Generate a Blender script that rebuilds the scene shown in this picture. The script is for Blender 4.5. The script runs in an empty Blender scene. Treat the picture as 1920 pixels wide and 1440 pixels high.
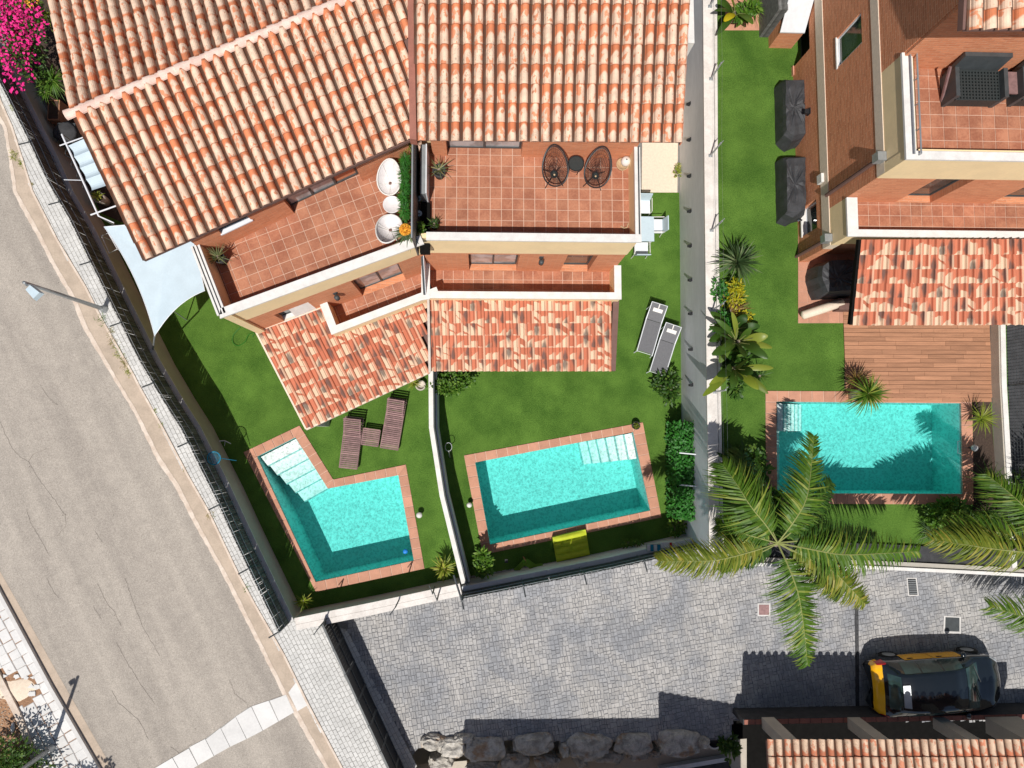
import bpy, math, random
from mathutils import Vector, Matrix, Quaternion
C = bpy.context.scene
col = C.collection
RND = random.Random(11)
R = math.radians

# ---------------------------------------------------------------- camera, light
FPX = 1331.0; NX, NY, CH = 900.0, 815.0, 24.0          # focal length in px of a 1920 wide picture, nadir point, camera height
cd = bpy.data.cameras.new('drone_camera'); cam = bpy.data.objects.new('drone_camera', cd); col.objects.link(cam)
cd.sensor_fit = 'HORIZONTAL'; cd.sensor_width = 36; cd.lens = FPX / 1920 * 36; cd.clip_end = 400; cd.clip_start = .1
QC = Vector(((NX - 960) / FPX, -(NY - 720) / FPX, -1)).normalized().rotation_difference(Vector((0, 0, -1)))
cam.rotation_mode = 'QUATERNION'; cam.rotation_quaternion = QC; cam.location = (0, 0, CH)
C.camera = cam
SUN_EL = 61.0; SDX, SDY = .155, .50                     # shadow of one metre of height falls this far east and north
w = bpy.data.worlds.new('World'); C.world = w; w.use_nodes = True
bgn = w.node_tree.nodes['Background']; sky = w.node_tree.nodes.new('ShaderNodeTexSky')
sky.sky_type = 'NISHITA'; sky.sun_disc = False; sky.sun_elevation = R(SUN_EL)
sky.sun_rotation = math.atan2(-SDX, -SDY); sky.air_density = 1.0; sky.dust_density = 1.5
w.node_tree.links.new(sky.outputs[0], bgn.inputs[0]); bgn.inputs[1].default_value = .070
sl = bpy.data.lights.new('sun', 'SUN'); sl.energy = 4.85; sl.angle = R(.5); sl.color = (1, .965, .91)
so = bpy.data.objects.new('sun', sl); col.objects.link(so); so.location = (-5, -15, 40)
so.rotation_mode = 'QUATERNION'
so.rotation_quaternion = Vector((0, 0, -1)).rotation_difference(Vector((SDX, SDY, -1)).normalized())
vs = C.view_settings; vs.view_transform = 'Standard'; vs.look = 'None'; vs.exposure = -.12; vs.gamma = 1
C.render.engine = 'CYCLES'
C.cycles.transparent_max_bounces = 24

def P(px, py, z=0.0):
    """the point of the picture (px, py) at height z"""
    v = QC @ Vector(((px - 960) / FPX, -(py - 720) / FPX, -1)); t = (CH - z) / -v.z
    return Vector((v.x * t, v.y * t, z))
def P2(px, py, z=0.0):
    p = P(px, py, z); return (p.x, p.y)
QI = QC.inverted()
def pj(p):
    v = QI @ (Vector(p) - Vector((0, 0, CH)))
    return (960 + FPX * v.x / -v.z, 720 - FPX * v.y / -v.z)
def inframe(p, m=40):
    a, b = pj(p); return -m < a < 1920 + m and -m < b < 1440 + m

# ---------------------------------------------------------------- materials
class NT:
    def __init__(s, name):
        s.mat = bpy.data.materials.new(name); s.mat.use_nodes = True; s.t = s.mat.node_tree
        s.b = s.t.nodes['Principled BSDF']; s.out = s.t.nodes['Material Output']
    def n(s, kind, **kw):
        nd = s.t.nodes.new('ShaderNode' + kind)
        for k, v in kw.items():
            if hasattr(nd, k): setattr(nd, k, v)
        return nd
    def link(s, a, b): s.t.links.new(a, b)
    def put(s, sock, v):
        if isinstance(v, bpy.types.NodeSocket): s.link(v, sock)
        elif v is not None:
            try: sock.default_value = v
            except Exception: sock.default_value = (*v, 1)
    def m(s, op, a, b=None, c=None, clamp=False):
        nd = s.n('Math'); nd.operation = op; nd.use_clamp = clamp
        s.put(nd.inputs[0], a)
        if b is not None: s.put(nd.inputs[1], b)
        if c is not None: s.put(nd.inputs[2], c)
        return nd.outputs[0]
    def mix(s, f, a, b, mode='MIX'):
        nd = s.n('Mix'); nd.data_type = 'RGBA'; nd.blend_type = mode
        s.put(nd.inputs[0], f); s.put(nd.inputs[6], a if not isinstance(a, tuple) else (*a, 1)[:4]); s.put(nd.inputs[7], b if not isinstance(b, tuple) else (*b, 1)[:4])
        return nd.outputs[2]
    def noise(s, co, scale, detail=3, rough=.55, w=None, dist=0):
        nd = s.n('TexNoise')
        if w is not None: nd.noise_dimensions = '4D'; s.put(nd.inputs['W'], w)
        s.put(nd.inputs['Vector'], co); nd.inputs['Scale'].default_value = scale; nd.inputs['Detail'].default_value = detail
        nd.inputs['Roughness'].default_value = rough; nd.inputs['Distortion'].default_value = dist
        return nd.outputs[0]
    def step(s, v, lo, hi):
        nd = s.n('MapRange'); nd.interpolation_type = 'SMOOTHSTEP'
        s.put(nd.inputs[0], v); s.put(nd.inputs[1], lo); s.put(nd.inputs[2], hi)
        return nd.outputs[0]
    def pos(s): return s.n('NewGeometry').outputs['Position']
    def rnd(s):
        """a number of its own for every object and for every loose piece of a joined mesh"""
        a = s.n('ObjectInfo').outputs['Random']; b = s.n('NewGeometry').outputs['Random Per Island']
        return s.m('FRACT', s.m('ADD', s.m('MULTIPLY', a, 7.31), s.m('MULTIPLY', b, 3.7)))
    def vec(s, co, sc):
        nd = s.n('VectorMath'); nd.operation = 'MULTIPLY'; s.put(nd.inputs[0], co); nd.inputs[1].default_value = sc
        return nd.outputs[0]
    def bump(s, h, strength, dist=.02):
        nd = s.n('Bump'); nd.inputs['Strength'].default_value = strength; nd.inputs['Distance'].default_value = dist
        s.link(h, nd.inputs['Height']); s.link(nd.outputs[0], s.b.inputs['Normal'])
    def fin(s, colr, rough=.85, spec=.25, metal=0):
        s.put(s.b.inputs['Base Color'], colr if not isinstance(colr, tuple) else (*colr, 1)[:4])
        s.put(s.b.inputs['Roughness'], rough); s.b.inputs['Specular IOR Level'].default_value = spec
        s.b.inputs['Metallic'].default_value = metal
        return s.mat

def mul(c, k): return tuple(min(1, x * k) for x in c[:3])
def plain(name, c, rough=.8, var=.18, scale=6, spec=.25, metal=0, bump=0, bscale=60, rndv=0, c2=None, stretch=None):
    """a painted or natural surface: colour, cloudy variation in two sizes, fine relief"""
    t = NT(name); p = t.pos()
    if stretch: p = t.vec(p, stretch)
    a = t.noise(p, scale, 4, .6); b = t.noise(p, scale * 9, 2)
    f = t.m('ADD', t.m('MULTIPLY', a, .7), t.m('MULTIPLY', b, .3))
    cc = t.mix(t.step(f, .32, .68), mul(c, 1 - var), c2 if c2 else mul(c, 1 + var))
    if rndv:
        k = t.m('ADD', t.m('MULTIPLY', t.rnd(), 2 * rndv), 1 - rndv)
        g = t.n('CombineColor'); [t.link(k, g.inputs[i]) for i in range(3)]
        cc = t.mix(1.0, cc, g.outputs[0], 'MULTIPLY')
    if bump: t.bump(t.noise(p, bscale, 4, .65), bump)
    return t.fin(cc, rough, spec, metal)

M = {}
def tile_mat(name, cream, orange, dark, kind):
    t = NT(name); uv = t.n('TexCoord').outputs['UV']; sp = t.n('SeparateXYZ'); t.link(uv, sp.inputs[0])
    u, v = sp.outputs[0], sp.outputs[1]; r = t.rnd(); p = t.pos()
    wn = t.n('TexWhiteNoise'); wn.noise_dimensions = '1D'; t.put(wn.inputs['W'], t.m('MULTIPLY', r, 91.7))
    s3 = t.n('SeparateColor'); t.link(wn.outputs['Color'], s3.inputs[0]); r1, r2, r3 = s3.outputs
    du = t.m('SUBTRACT', u, .66 if kind == 'old' else .3); du2 = t.m('MULTIPLY', du, du)
    nz = t.noise(uv, 2.6, 3, .5, w=t.m('MULTIPLY', r, 50)); nz2 = t.noise(uv, 1.5, 2, .5, w=t.m('MULTIPLY', r, 83))
    if kind == 'old':       # weathered cream barrel tiles, fresh orange where the tile above sheltered them
        edge = t.m('ADD', t.m('ADD', t.m('MULTIPLY', r1, .52), -.07), t.m('MULTIPLY', du2, 1.6))
        m1 = t.m('SUBTRACT', 1, t.step(t.m('SUBTRACT', v, edge), -.06, .09))
        blot = t.step(t.m('ADD', nz, t.m('MULTIPLY', r2, .10)), .60, .66)
        low = t.m('MULTIPLY', t.step(v, t.m('ADD', .80, t.m('MULTIPLY', r3, .24)), 1.10), .85)
        mk = t.m('MAXIMUM', m1, t.m('MAXIMUM', t.m('MULTIPLY', blot, .85), low))
        base = t.mix(t.step(nz2, .35, .65), mul(cream, .88), mul(cream, 1.1))
        cc = t.mix(mk, base, t.mix(r2, mul(orange, .82), mul(orange, 1.2)))
        sw = t.step(t.noise(p, .55, 2), .44, .6)
        st = t.noise(p, 17, 6, .75, dist=.8)
        dk = t.m('MULTIPLY', t.step(st, .50, .63), t.m('ADD', .16, t.m('MULTIPLY', sw, .5)))
        cc = t.mix(dk, cc, dark)
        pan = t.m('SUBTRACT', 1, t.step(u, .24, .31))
        cc = t.mix(t.m('MULTIPLY', pan, .92), cc, (.07, .04, .028)); cc = t.mix(t.m('MULTIPLY', t.m('SUBTRACT', 1, t.step(v, .05, .11)), .55), cc, (.16, .07, .04))  # shade in the pans and under the upper lip, mixed into the colour
    else:                   # flamed mixed tiles: orange, cream and smoked patches
        sk = t.m('MULTIPLY', du, t.m('SUBTRACT', t.m('MULTIPLY', r3, 1.0), .5))
        e = t.m('ADD', t.m('ADD', v, sk), t.m('MULTIPLY', t.m('SUBTRACT', nz, .5), .30))
        thr = t.m('ADD', t.m('MULTIPLY', r1, .85), .18)
        m1 = t.step(t.m('SUBTRACT', e, thr), -.02, .05)
        m2 = t.m('MULTIPLY', t.m('SUBTRACT', 1, t.step(t.m('ABSOLUTE', t.m('SUBTRACT', e, t.m('MULTIPLY', r2, .8))), .19, .25)), t.m('LESS_THAN', r3, .28))
        cr = t.m('MULTIPLY', t.m('MAXIMUM', m1, m2), t.m('LESS_THAN', r2, .86))
        cc = t.mix(t.m('MULTIPLY', cr, .93), t.mix(r3, mul(orange, .85), mul(orange, 1.15)), t.mix(nz2, mul(cream, .9), mul(cream, 1.08)))
        d1 = t.m('ADD', t.m('ABSOLUTE', t.m('MULTIPLY', t.m('SUBTRACT', u, t.m('ADD', .25, t.m('MULTIPLY', r1, .5))), .8)), t.m('ABSOLUTE', t.m('MULTIPLY', t.m('SUBTRACT', v, t.m('MULTIPLY', r3, 1.1)), .55)))
        d1 = t.m('ADD', d1, t.m('MULTIPLY', t.m('SUBTRACT', nz, .5), .3))
        dk = t.m('MULTIPLY', t.m('SUBTRACT', 1, t.step(d1, .16, .50)), t.m('GREATER_THAN', r2, .58))
        cc = t.mix(t.m('MULTIPLY', dk, .78), cc, dark)
    if kind == 'new':
        ln = t.m('SUBTRACT', 1, t.step(t.m('ABSOLUTE', t.m('SUBTRACT', u, .50)), .02, .10)); cc = t.mix(t.m('MULTIPLY', ln, .6), cc, (.12, .05, .03))  # shade line beside the roll, painted into the tile colour
        cc = t.mix(t.m('MULTIPLY', t.step(u, .62, .72), .75), cc, t.mix(t.m('MULTIPLY', t.m('GREATER_THAN', r1, .72), .7), mul(orange, 1.05), cream))  # painted highlight along the roll, orange with some cream
    bl = t.m('ADD', .90, t.m('MULTIPLY', t.noise(p, 60, 4, .7), .2)); g = t.n('CombineColor'); [t.link(bl, g.inputs[i]) for i in range(3)]
    cc = t.mix(1, cc, g.outputs[0], 'MULTIPLY')
    t.bump(t.noise(p, 90, 4, .7), .25, .01)
    return t.fin(cc, .85, .2)
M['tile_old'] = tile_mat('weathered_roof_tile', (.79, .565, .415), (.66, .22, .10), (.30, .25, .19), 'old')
M['tile_new'] = tile_mat('flamed_roof_tile', (.72, .53, .37), (.50, .16, .09), (.085, .075, .07), 'new')
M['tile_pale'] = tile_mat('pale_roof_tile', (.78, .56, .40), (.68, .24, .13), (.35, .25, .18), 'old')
M['ridge'] = plain('ridge_tile_clay', (.80, .55, .46), var=.14, scale=5, rndv=.08, c2=(.86, .66, .56), bump=.3)
M['floor'] = plain('terracotta_floor_tile', (.36, .135, .078), rough=.6, var=.16, scale=2.2, rndv=.12, c2=(.46, .205, .12), bump=.1, bscale=90)
M['grout'] = plain('pale_grout', (.62, .42, .32), var=.08)
M['coping'] = plain('pool_coping_clay', (.50, .25, .165), rough=.7, var=.1, scale=3, rndv=.12, bump=.2)
M['cream'] = plain('cream_render', (.88, .68, .40), var=.05, scale=1.5, bump=.15, bscale=120)
M['sand'] = plain('sandy_terrace_stone', (.74, .61, .48), var=.08, scale=14, bump=.25)
M['white'] = plain('white_paint', (.71, .685, .65), rough=.6, var=.10, scale=3.5, bump=.1)
M['whitewall'] = plain('white_wall_coping', (.68, .63, .58), rough=.75, var=.12, scale=2.2, bump=.2, c2=(.78, .73, .68))
M['greywall'] = plain('grey_wall_render', (.66, .67, .69), var=.09, scale=1.1, bump=.15, stretch=(1, .3, 1))
M['taupe'] = plain('taupe_wall_render', (.42, .39, .34), var=.08, scale=1.5, bump=.1)
M['taupe2'] = plain('taupe_column_render', (.48, .43, .36), var=.08, scale=2)
M['black'] = plain('black_metal', (.02, .021, .023), rough=.45, var=.2, spec=.4)
M['anthracite'] = plain('anthracite_metal', (.055, .062, .065), rough=.5, var=.15, spec=.4)
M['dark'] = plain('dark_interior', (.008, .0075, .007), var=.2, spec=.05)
M['steel'] = plain('galvanised_steel', (.40, .42, .43), rough=.45, metal=.6, var=.1)
M['alu'] = plain('white_aluminium', (.72, .74, .77), rough=.4, var=.04, spec=.5)
M['brownmetal'] = plain('brown_flashing', (.30, .115, .08), rough=.6, var=.12, scale=4)
M['darkbrown'] = plain('dark_brown_board', (.16, .09, .075), var=.1)  # plain dark brown for boards, roof decks and pipes
M['reed'] = plain('weathered_reed', (.13, .13, .125), var=.3, rndv=.5, scale=8)
M['rattan'] = plain('dark_rattan', (.028, .034, .034), rough=.55, var=.2, scale=40, spec=.4)
M['greyfab'] = plain('grey_sling_fabric', (.15, .15, .16), var=.08, scale=20, bump=.2, bscale=300)
M['whitefab'] = plain('white_cushion', (.74, .70, .70), var=.07, scale=6, bump=.2)
M['sail'] = plain('pale_blue_sail_cloth', (.50, .60, .66), var=.05, scale=2, rough=.9)
M['woodslat'] = plain('purple_brown_hardwood', (.26, .155, .15), var=.2, rndv=.2, scale=9, rough=.6)
M['deck'] = plain('oiled_deck_wood', (.40, .20, .115), rough=.7, var=.16, scale=2.5, rndv=.16, stretch=(.5, 6, 1), bump=.3)
M['plot'] = plain('bare_soil', (.33, .16, .08), var=.35, scale=14, bump=.6, c2=(.5, .3, .18))
M['soil'] = plain('dark_soil', (.06, .04, .03), var=.3, scale=20, bump=.5)
M['gravel'] = plain('pale_gravel', (.42, .34, .27), var=.3, scale=18, bump=.8)
M['concrete'] = plain('pale_concrete', (.60, .58, .56), var=.1, scale=1.4, bump=.2)
M['stain'] = plain('beige_gutter_concrete', (.46, .37, .29), var=.14, scale=2, bump=.3)
M['kerb'] = plain('sandy_kerb', (.63, .50, .40), var=.13, scale=3, bump=.35, c2=(.72, .62, .53))
M['paver'] = plain('white_paving_block', (.56, .55, .53), var=.08, scale=1.2, rndv=.07, bump=.25)
M['joint'] = plain('paving_joint', (.20, .19, .175), var=.2, scale=10)
M['slab'] = plain('white_street_slab', (.66, .645, .625), var=.07, scale=1.5, rndv=.05, bump=.2)
M['brokenjoint'] = plain('exposed_brown_bedding', (.30, .17, .10), var=.3, scale=20, bump=.6)
M['crack'] = plain('asphalt_crack', (.19, .165, .14), var=.2)
M['bedding'] = plain('pale_paving_joint', (.36, .35, .33), var=.15, scale=8)
M['cobblejoint'] = plain('grey_cobble_joint', (.17, .17, .18), var=.25, scale=6)
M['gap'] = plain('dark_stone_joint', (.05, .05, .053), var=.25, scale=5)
M['lime'] = plain('lime_cushion', (.46, .52, .03), var=.1, scale=5, rough=.7)
M['limedark'] = plain('green_plastic', (.14, .26, .02), var=.1, scale=5, rough=.5)
M['blue'] = plain('blue_plastic', (.02, .20, .60), var=.1, rough=.4)
M['teal'] = plain('blue_net', (.02, .22, .36), var=.1)
M['clay'] = plain('terracotta_pot', (.40, .17, .09), var=.12)
M['pot'] = plain('dark_pot', (.05, .05, .05), var=.2)
M['palepot'] = plain('pale_stone_pot', (.52, .46, .40), var=.12)
M['wicker'] = plain('tan_wicker', (.50, .36, .22), var=.2, scale=40)
M['orangeflower'] = plain('orange_cactus_wool', (.75, .36, .04), var=.3, scale=30, rndv=.25)
M['magenta'] = plain('bougainvillea_petals', (.72, .012, .19), rough=.7, var=.2, rndv=.35, scale=9, c2=(.85, .04, .28))
M['bark'] = plain('palm_bark', (.26, .21, .16), var=.25, scale=14, bump=.8)
M['lawn'] = None
def lawn_mat():
    t = NT('artificial_turf'); p = t.pos()
    a = t.noise(p, .9, 3, .6); b = t.noise(p, 26, 4, .75); c = t.noise(t.vec(p, (1, 1.7, 1)), 95, 3, .7)
    f = t.m('ADD', t.m('MULTIPLY', a, .35), t.m('ADD', t.m('MULTIPLY', b, .35), t.m('MULTIPLY', c, .3)))
    cc = t.mix(t.step(f, .38, .62), (.048, .118, .016), (.145, .275, .044))
    cc = t.mix(t.m('MULTIPLY', t.step(t.noise(p, .35, 2), .4, .65), .30), cc, (.10, .19, .03))
    t.bump(t.m('ADD', b, c), .9, .03)
    return t.fin(cc, .9, .12)
M['lawn'] = lawn_mat()
def asphalt_mat():
    t = NT('worn_asphalt'); p = t.pos()
    rot = t.n('VectorRotate'); t.link(p, rot.inputs[0]); rot.inputs['Angle'].default_value = R(-27)
    a = t.noise(t.vec(rot.outputs[0], (1.6, .10, 1)), 1, 4, .6); b = t.noise(p, 2.6, 6, .75); c = t.noise(p, 16, 5, .9)
    f = t.m('ADD', t.m('MULTIPLY', a, .55), t.m('MULTIPLY', b, .45))
    cc = t.mix(t.step(f, .30, .70), (.315, .28, .245), (.455, .405, .35))
    c2_ = t.noise(p, 34, 3, .85); k = t.m('ADD', .66, t.m('ADD', t.m('MULTIPLY', t.step(c, .36, .64), .26), t.m('MULTIPLY', t.step(c2_, .34, .66), .34))); g = t.n('CombineColor'); [t.link(k, g.inputs[i]) for i in range(3)]
    cc = t.mix(1, cc, g.outputs[0], 'MULTIPLY')
    vo = t.n('TexVoronoi'); vo.feature = 'F1'; t.link(p, vo.inputs['Vector']); vo.inputs['Scale'].default_value = 2.3
    sp = t.m('MULTIPLY', t.m('SUBTRACT', 1, t.step(vo.outputs['Distance'], .025, .06)), .7)
    cc = t.mix(sp, cc, (.10, .085, .075))
    t.bump(c, .5, .01)
    return t.fin(cc, .92, .15)
M['asphalt'] = asphalt_mat()
def cobble_mat():
    t = NT('stamped_grey_stone'); p = t.pos(); r = t.rnd()
    a = t.noise(p, .7, 4, .6, dist=.5); b = t.noise(p, 30, 4, .75)
    cc = t.mix(t.step(a, .36, .62), (.27, .275, .29), (.40, .385, .37))
    cc = t.mix(t.m('MULTIPLY', t.step(t.noise(p, 1.3, 3), .52, .7), .4), cc, (.25, .26, .285))
    k = t.m('ADD', .60, t.m('ADD', t.m('MULTIPLY', r, .26), t.m('MULTIPLY', b, .5))); g = t.n('CombineColor'); [t.link(k, g.inputs[i]) for i in range(3)]
    cc = t.mix(1, cc, g.outputs[0], 'MULTIPLY'); t.bump(b, .5, .01)
    return t.fin(cc, .8, .25)
M['cobble'] = cobble_mat()
def brick_mat(name, c1, c2, mort):
    """thin rustic brick courses: u along the wall, v up it (UV in metres)"""
    t = NT(name); uv = t.n('TexCoord').outputs['UV']
    d = t.noise(t.vec(uv, (1.3, 5, 1)), 1.6, 2); wv = t.n('VectorMath'); wv.operation = 'ADD'; t.link(uv, wv.inputs[0])
    cx = t.n('CombineXYZ'); t.link(t.m('MULTIPLY', t.m('SUBTRACT', d, .5), .07), cx.inputs[1]); t.link(cx.outputs[0], wv.inputs[1])
    br = t.n('TexBrick'); t.link(wv.outputs[0], br.inputs['Vector']); br.inputs['Scale'].default_value = 1
    br.inputs['Brick Width'].default_value = .27; br.inputs['Row Height'].default_value = .075; br.inputs['Mortar Size'].default_value = .009
    br.inputs['Mortar Smooth'].default_value = .4; br.inputs['Bias'].default_value = 0
    br.inputs['Color1'].default_value = (*c1, 1); br.inputs['Color2'].default_value = (*c2, 1); br.inputs['Mortar'].default_value = (*mort, 1)
    n = t.noise(t.vec(uv, (6, 30, 1)), 1, 4, .7)
    k = t.m('ADD', .74, t.m('MULTIPLY', n, .52)); g = t.n('CombineColor'); [t.link(k, g.inputs[i]) for i in range(3)]
    cc = t.mix(1, br.outputs['Color'], g.outputs[0], 'MULTIPLY')
    t.bump(t.m('SUBTRACT', n, t.m('MULTIPLY', br.outputs['Fac'], 1.2)), .7, .012)
    return t.fin(cc, .85, .2)
M['brick'] = brick_mat('rustic_brick', (.70, .285, .145), (.58, .215, .105), (.66, .34, .21))
M['brick_d'] = brick_mat('brown_rustic_brick', (.70, .27, .135), (.54, .195, .095), (.80, .45, .28))
def glass_mat(name, c, rough=.05):
    t = NT(name); return t.fin(t.mix(t.step(t.noise(t.pos(), 2.2, 2), .4, .6), mul(c, .7), mul(c, 1.3)), rough, .8)
M['glass'] = glass_mat('window_glass', (.035, .05, .05))
M['glass_pale'] = glass_mat('window_glass_pale', (.33, .34, .35), .15)
M['carglass'] = glass_mat('car_glass', (.03, .06, .055), .06)
def paint_mat(name, c):
    t = NT(name); t.b.inputs['Coat Weight'].default_value = .9; t.b.inputs['Coat Roughness'].default_value = .02
    return t.fin(t.mix(t.noise(t.pos(), 3, 2), mul(c, .9), mul(c, 1.1)), .12, .5)
M['carblack'] = paint_mat('black_car_paint', (.008, .011, .013)); M['caryellow'] = paint_mat('yellow_car_paint', (.95, .46, .012))
M['red'] = plain('red_lens', (.45, .01, .02), rough=.15, spec=.6); M['chrome'] = plain('chrome', (.7, .7, .7), rough=.15, metal=1)
M['rubber'] = plain('tyre_rubber', (.02, .02, .02), rough=.8); M['headlight'] = plain('headlight_glass', (.55, .58, .6), rough=.1, spec=.7)
M['poolfloor'] = plain('turquoise_pool_mosaic', (.30, .70, .67), var=.05, scale=3)
M['poolpaint'] = plain('white_pool_plaster', (.74, .80, .78), var=.04, scale=3)
def leaf_mat(name, c1, c2, c3=None, tr=.3, rough=.5):
    t = NT(name); r = t.rnd(); p = t.pos()
    f = t.m('ADD', t.m('MULTIPLY', r, .7), t.m('MULTIPLY', t.noise(p, 5, 2), .3))
    cc = t.mix(f, c1, c2)
    if c3: cc = t.mix(t.m('MULTIPLY', t.step(t.m('FRACT', t.m('MULTIPLY', r, 5.3)), .80, .86), .9), cc, c3)
    t.fin(cc, rough, .35)
    tl = t.n('BsdfTranslucent'); t.link(t.mix(.25, cc, (.5, .6, .1)), tl.inputs[0])
    mx = t.n('MixShader'); mx.inputs[0].default_value = tr; t.link(t.b.outputs[0], mx.inputs[1]); t.link(tl.outputs[0], mx.inputs[2]); t.link(mx.outputs[0], t.out.inputs[0])
    return t.mat
M['palm'] = leaf_mat('palm_leaflets', (.04, .11, .010), (.125, .225, .018), (.28, .32, .05))
M['palmyel'] = leaf_mat('yellowing_palm_leaflets', (.08, .14, .012), (.24, .26, .03), (.36, .31, .05))
M['riser_shade'] = plain('riser_shade_teal', (.22, .52, .50), var=.1)  # colour of the shade lines painted along the pool steps
M['rachis'] = plain('palm_rachis', (.25, .27, .09), var=.1)
M['deepleaf'] = leaf_mat('deep_green_leaves', (.015, .055, .006), (.055, .13, .015), (.12, .20, .03))
M['greenleaf'] = leaf_mat('mid_green_leaves', (.03, .10, .008), (.11, .22, .02), (.20, .32, .05))
M['hedge'] = leaf_mat('bright_green_leaves', (.015, .10, .01), (.05, .24, .03))
M['spiky'] = leaf_mat('blue_green_blades', (.02, .05, .016), (.09, .15, .055), (.20, .25, .12))
M['limeblade'] = leaf_mat('lime_blades', (.12, .19, .012), (.36, .40, .05), (.5, .46, .1))
M['croton'] = leaf_mat('yellow_croton_leaves', (.30, .30, .01), (.55, .48, .02), (.12, .2, .02))
M['brownblade'] = leaf_mat('brown_blades', (.14, .08, .02), (.32, .19, .06), (.4, .3, .1))
M['bigleaf'] = leaf_mat('broad_leaves', (.025, .07, .01), (.075, .14, .02), (.24, .28, .04), .2, .4)
M['yellowleaf'] = leaf_mat('yellow_leaf', (.55, .45, .01), (.62, .5, .02))
M['dry'] = leaf_mat('dry_weeds', (.25, .20, .07), (.40, .32, .13), (.12, .16, .03))
M['agave'] = leaf_mat('agave_blades', (.07, .10, .04), (.19, .22, .09), (.3, .26, .12))
def water_mats():
    out = []
    for nm, top in (('pool_water_surface', True), ('pool_water_side', False)):
        t = NT(nm); p = t.pos()
        tr = t.n('BsdfTransparent')
        if top:
            vo = t.n('TexVoronoi'); vo.feature = 'SMOOTH_F1'; vo.inputs['Scale'].default_value = 13
            di = t.n('VectorMath'); di.operation = 'ADD'; t.link(p, di.inputs[0])
            nn = t.n('TexNoise'); t.link(p, nn.inputs['Vector']); nn.inputs['Scale'].default_value = 8; nn.inputs['Detail'].default_value = 3
            t.link(t.vec(nn.outputs['Color'], (.22, .22, .22)), di.inputs[1]); t.link(di.outputs[0], vo.inputs['Vector'])
            f = t.m('ADD', t.m('MULTIPLY', t.step(vo.outputs['Distance'], .16, .60), .27), .76)  # caustic light pattern put into the transmission colour
            f = t.m('ADD', f, t.m('MULTIPLY', t.m('SUBTRACT', t.noise(p, 22, 3, .7), .5), .24), clamp=True)
            g = t.n('CombineColor'); [t.link(f, g.inputs[i]) for i in range(3)]; t.link(g.outputs[0], tr.inputs[0])
            gl = t.n('BsdfGlossy'); gl.inputs['Roughness'].default_value = .08
            bm = t.n('Bump'); bm.inputs['Strength'].default_value = .5; bm.inputs['Distance'].default_value = .02; t.link(t.noise(p, 7, 3), bm.inputs['Height'])
            t.link(bm.outputs[0], gl.inputs['Normal'])
            fr = t.n('Fresnel'); fr.inputs['IOR'].default_value = 1.33; t.link(bm.outputs[0], fr.inputs['Normal'])
            mx = t.n('MixShader'); t.link(fr.outputs[0], mx.inputs[0]); t.link(tr.outputs[0], mx.inputs[1]); t.link(gl.outputs[0], mx.inputs[2]); t.link(mx.outputs[0], t.out.inputs['Surface'])
        else: t.link(tr.outputs[0], t.out.inputs['Surface'])
        va = t.n('VolumeAbsorption'); va.inputs['Color'].default_value = (.10, .92, .885, 1); va.inputs['Density'].default_value = .34
        t.link(va.outputs[0], t.out.inputs['Volume']); t.t.nodes.remove(t.b); out.append(t.mat)
    return out
M['water'], M['waterside'] = water_mats()

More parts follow.
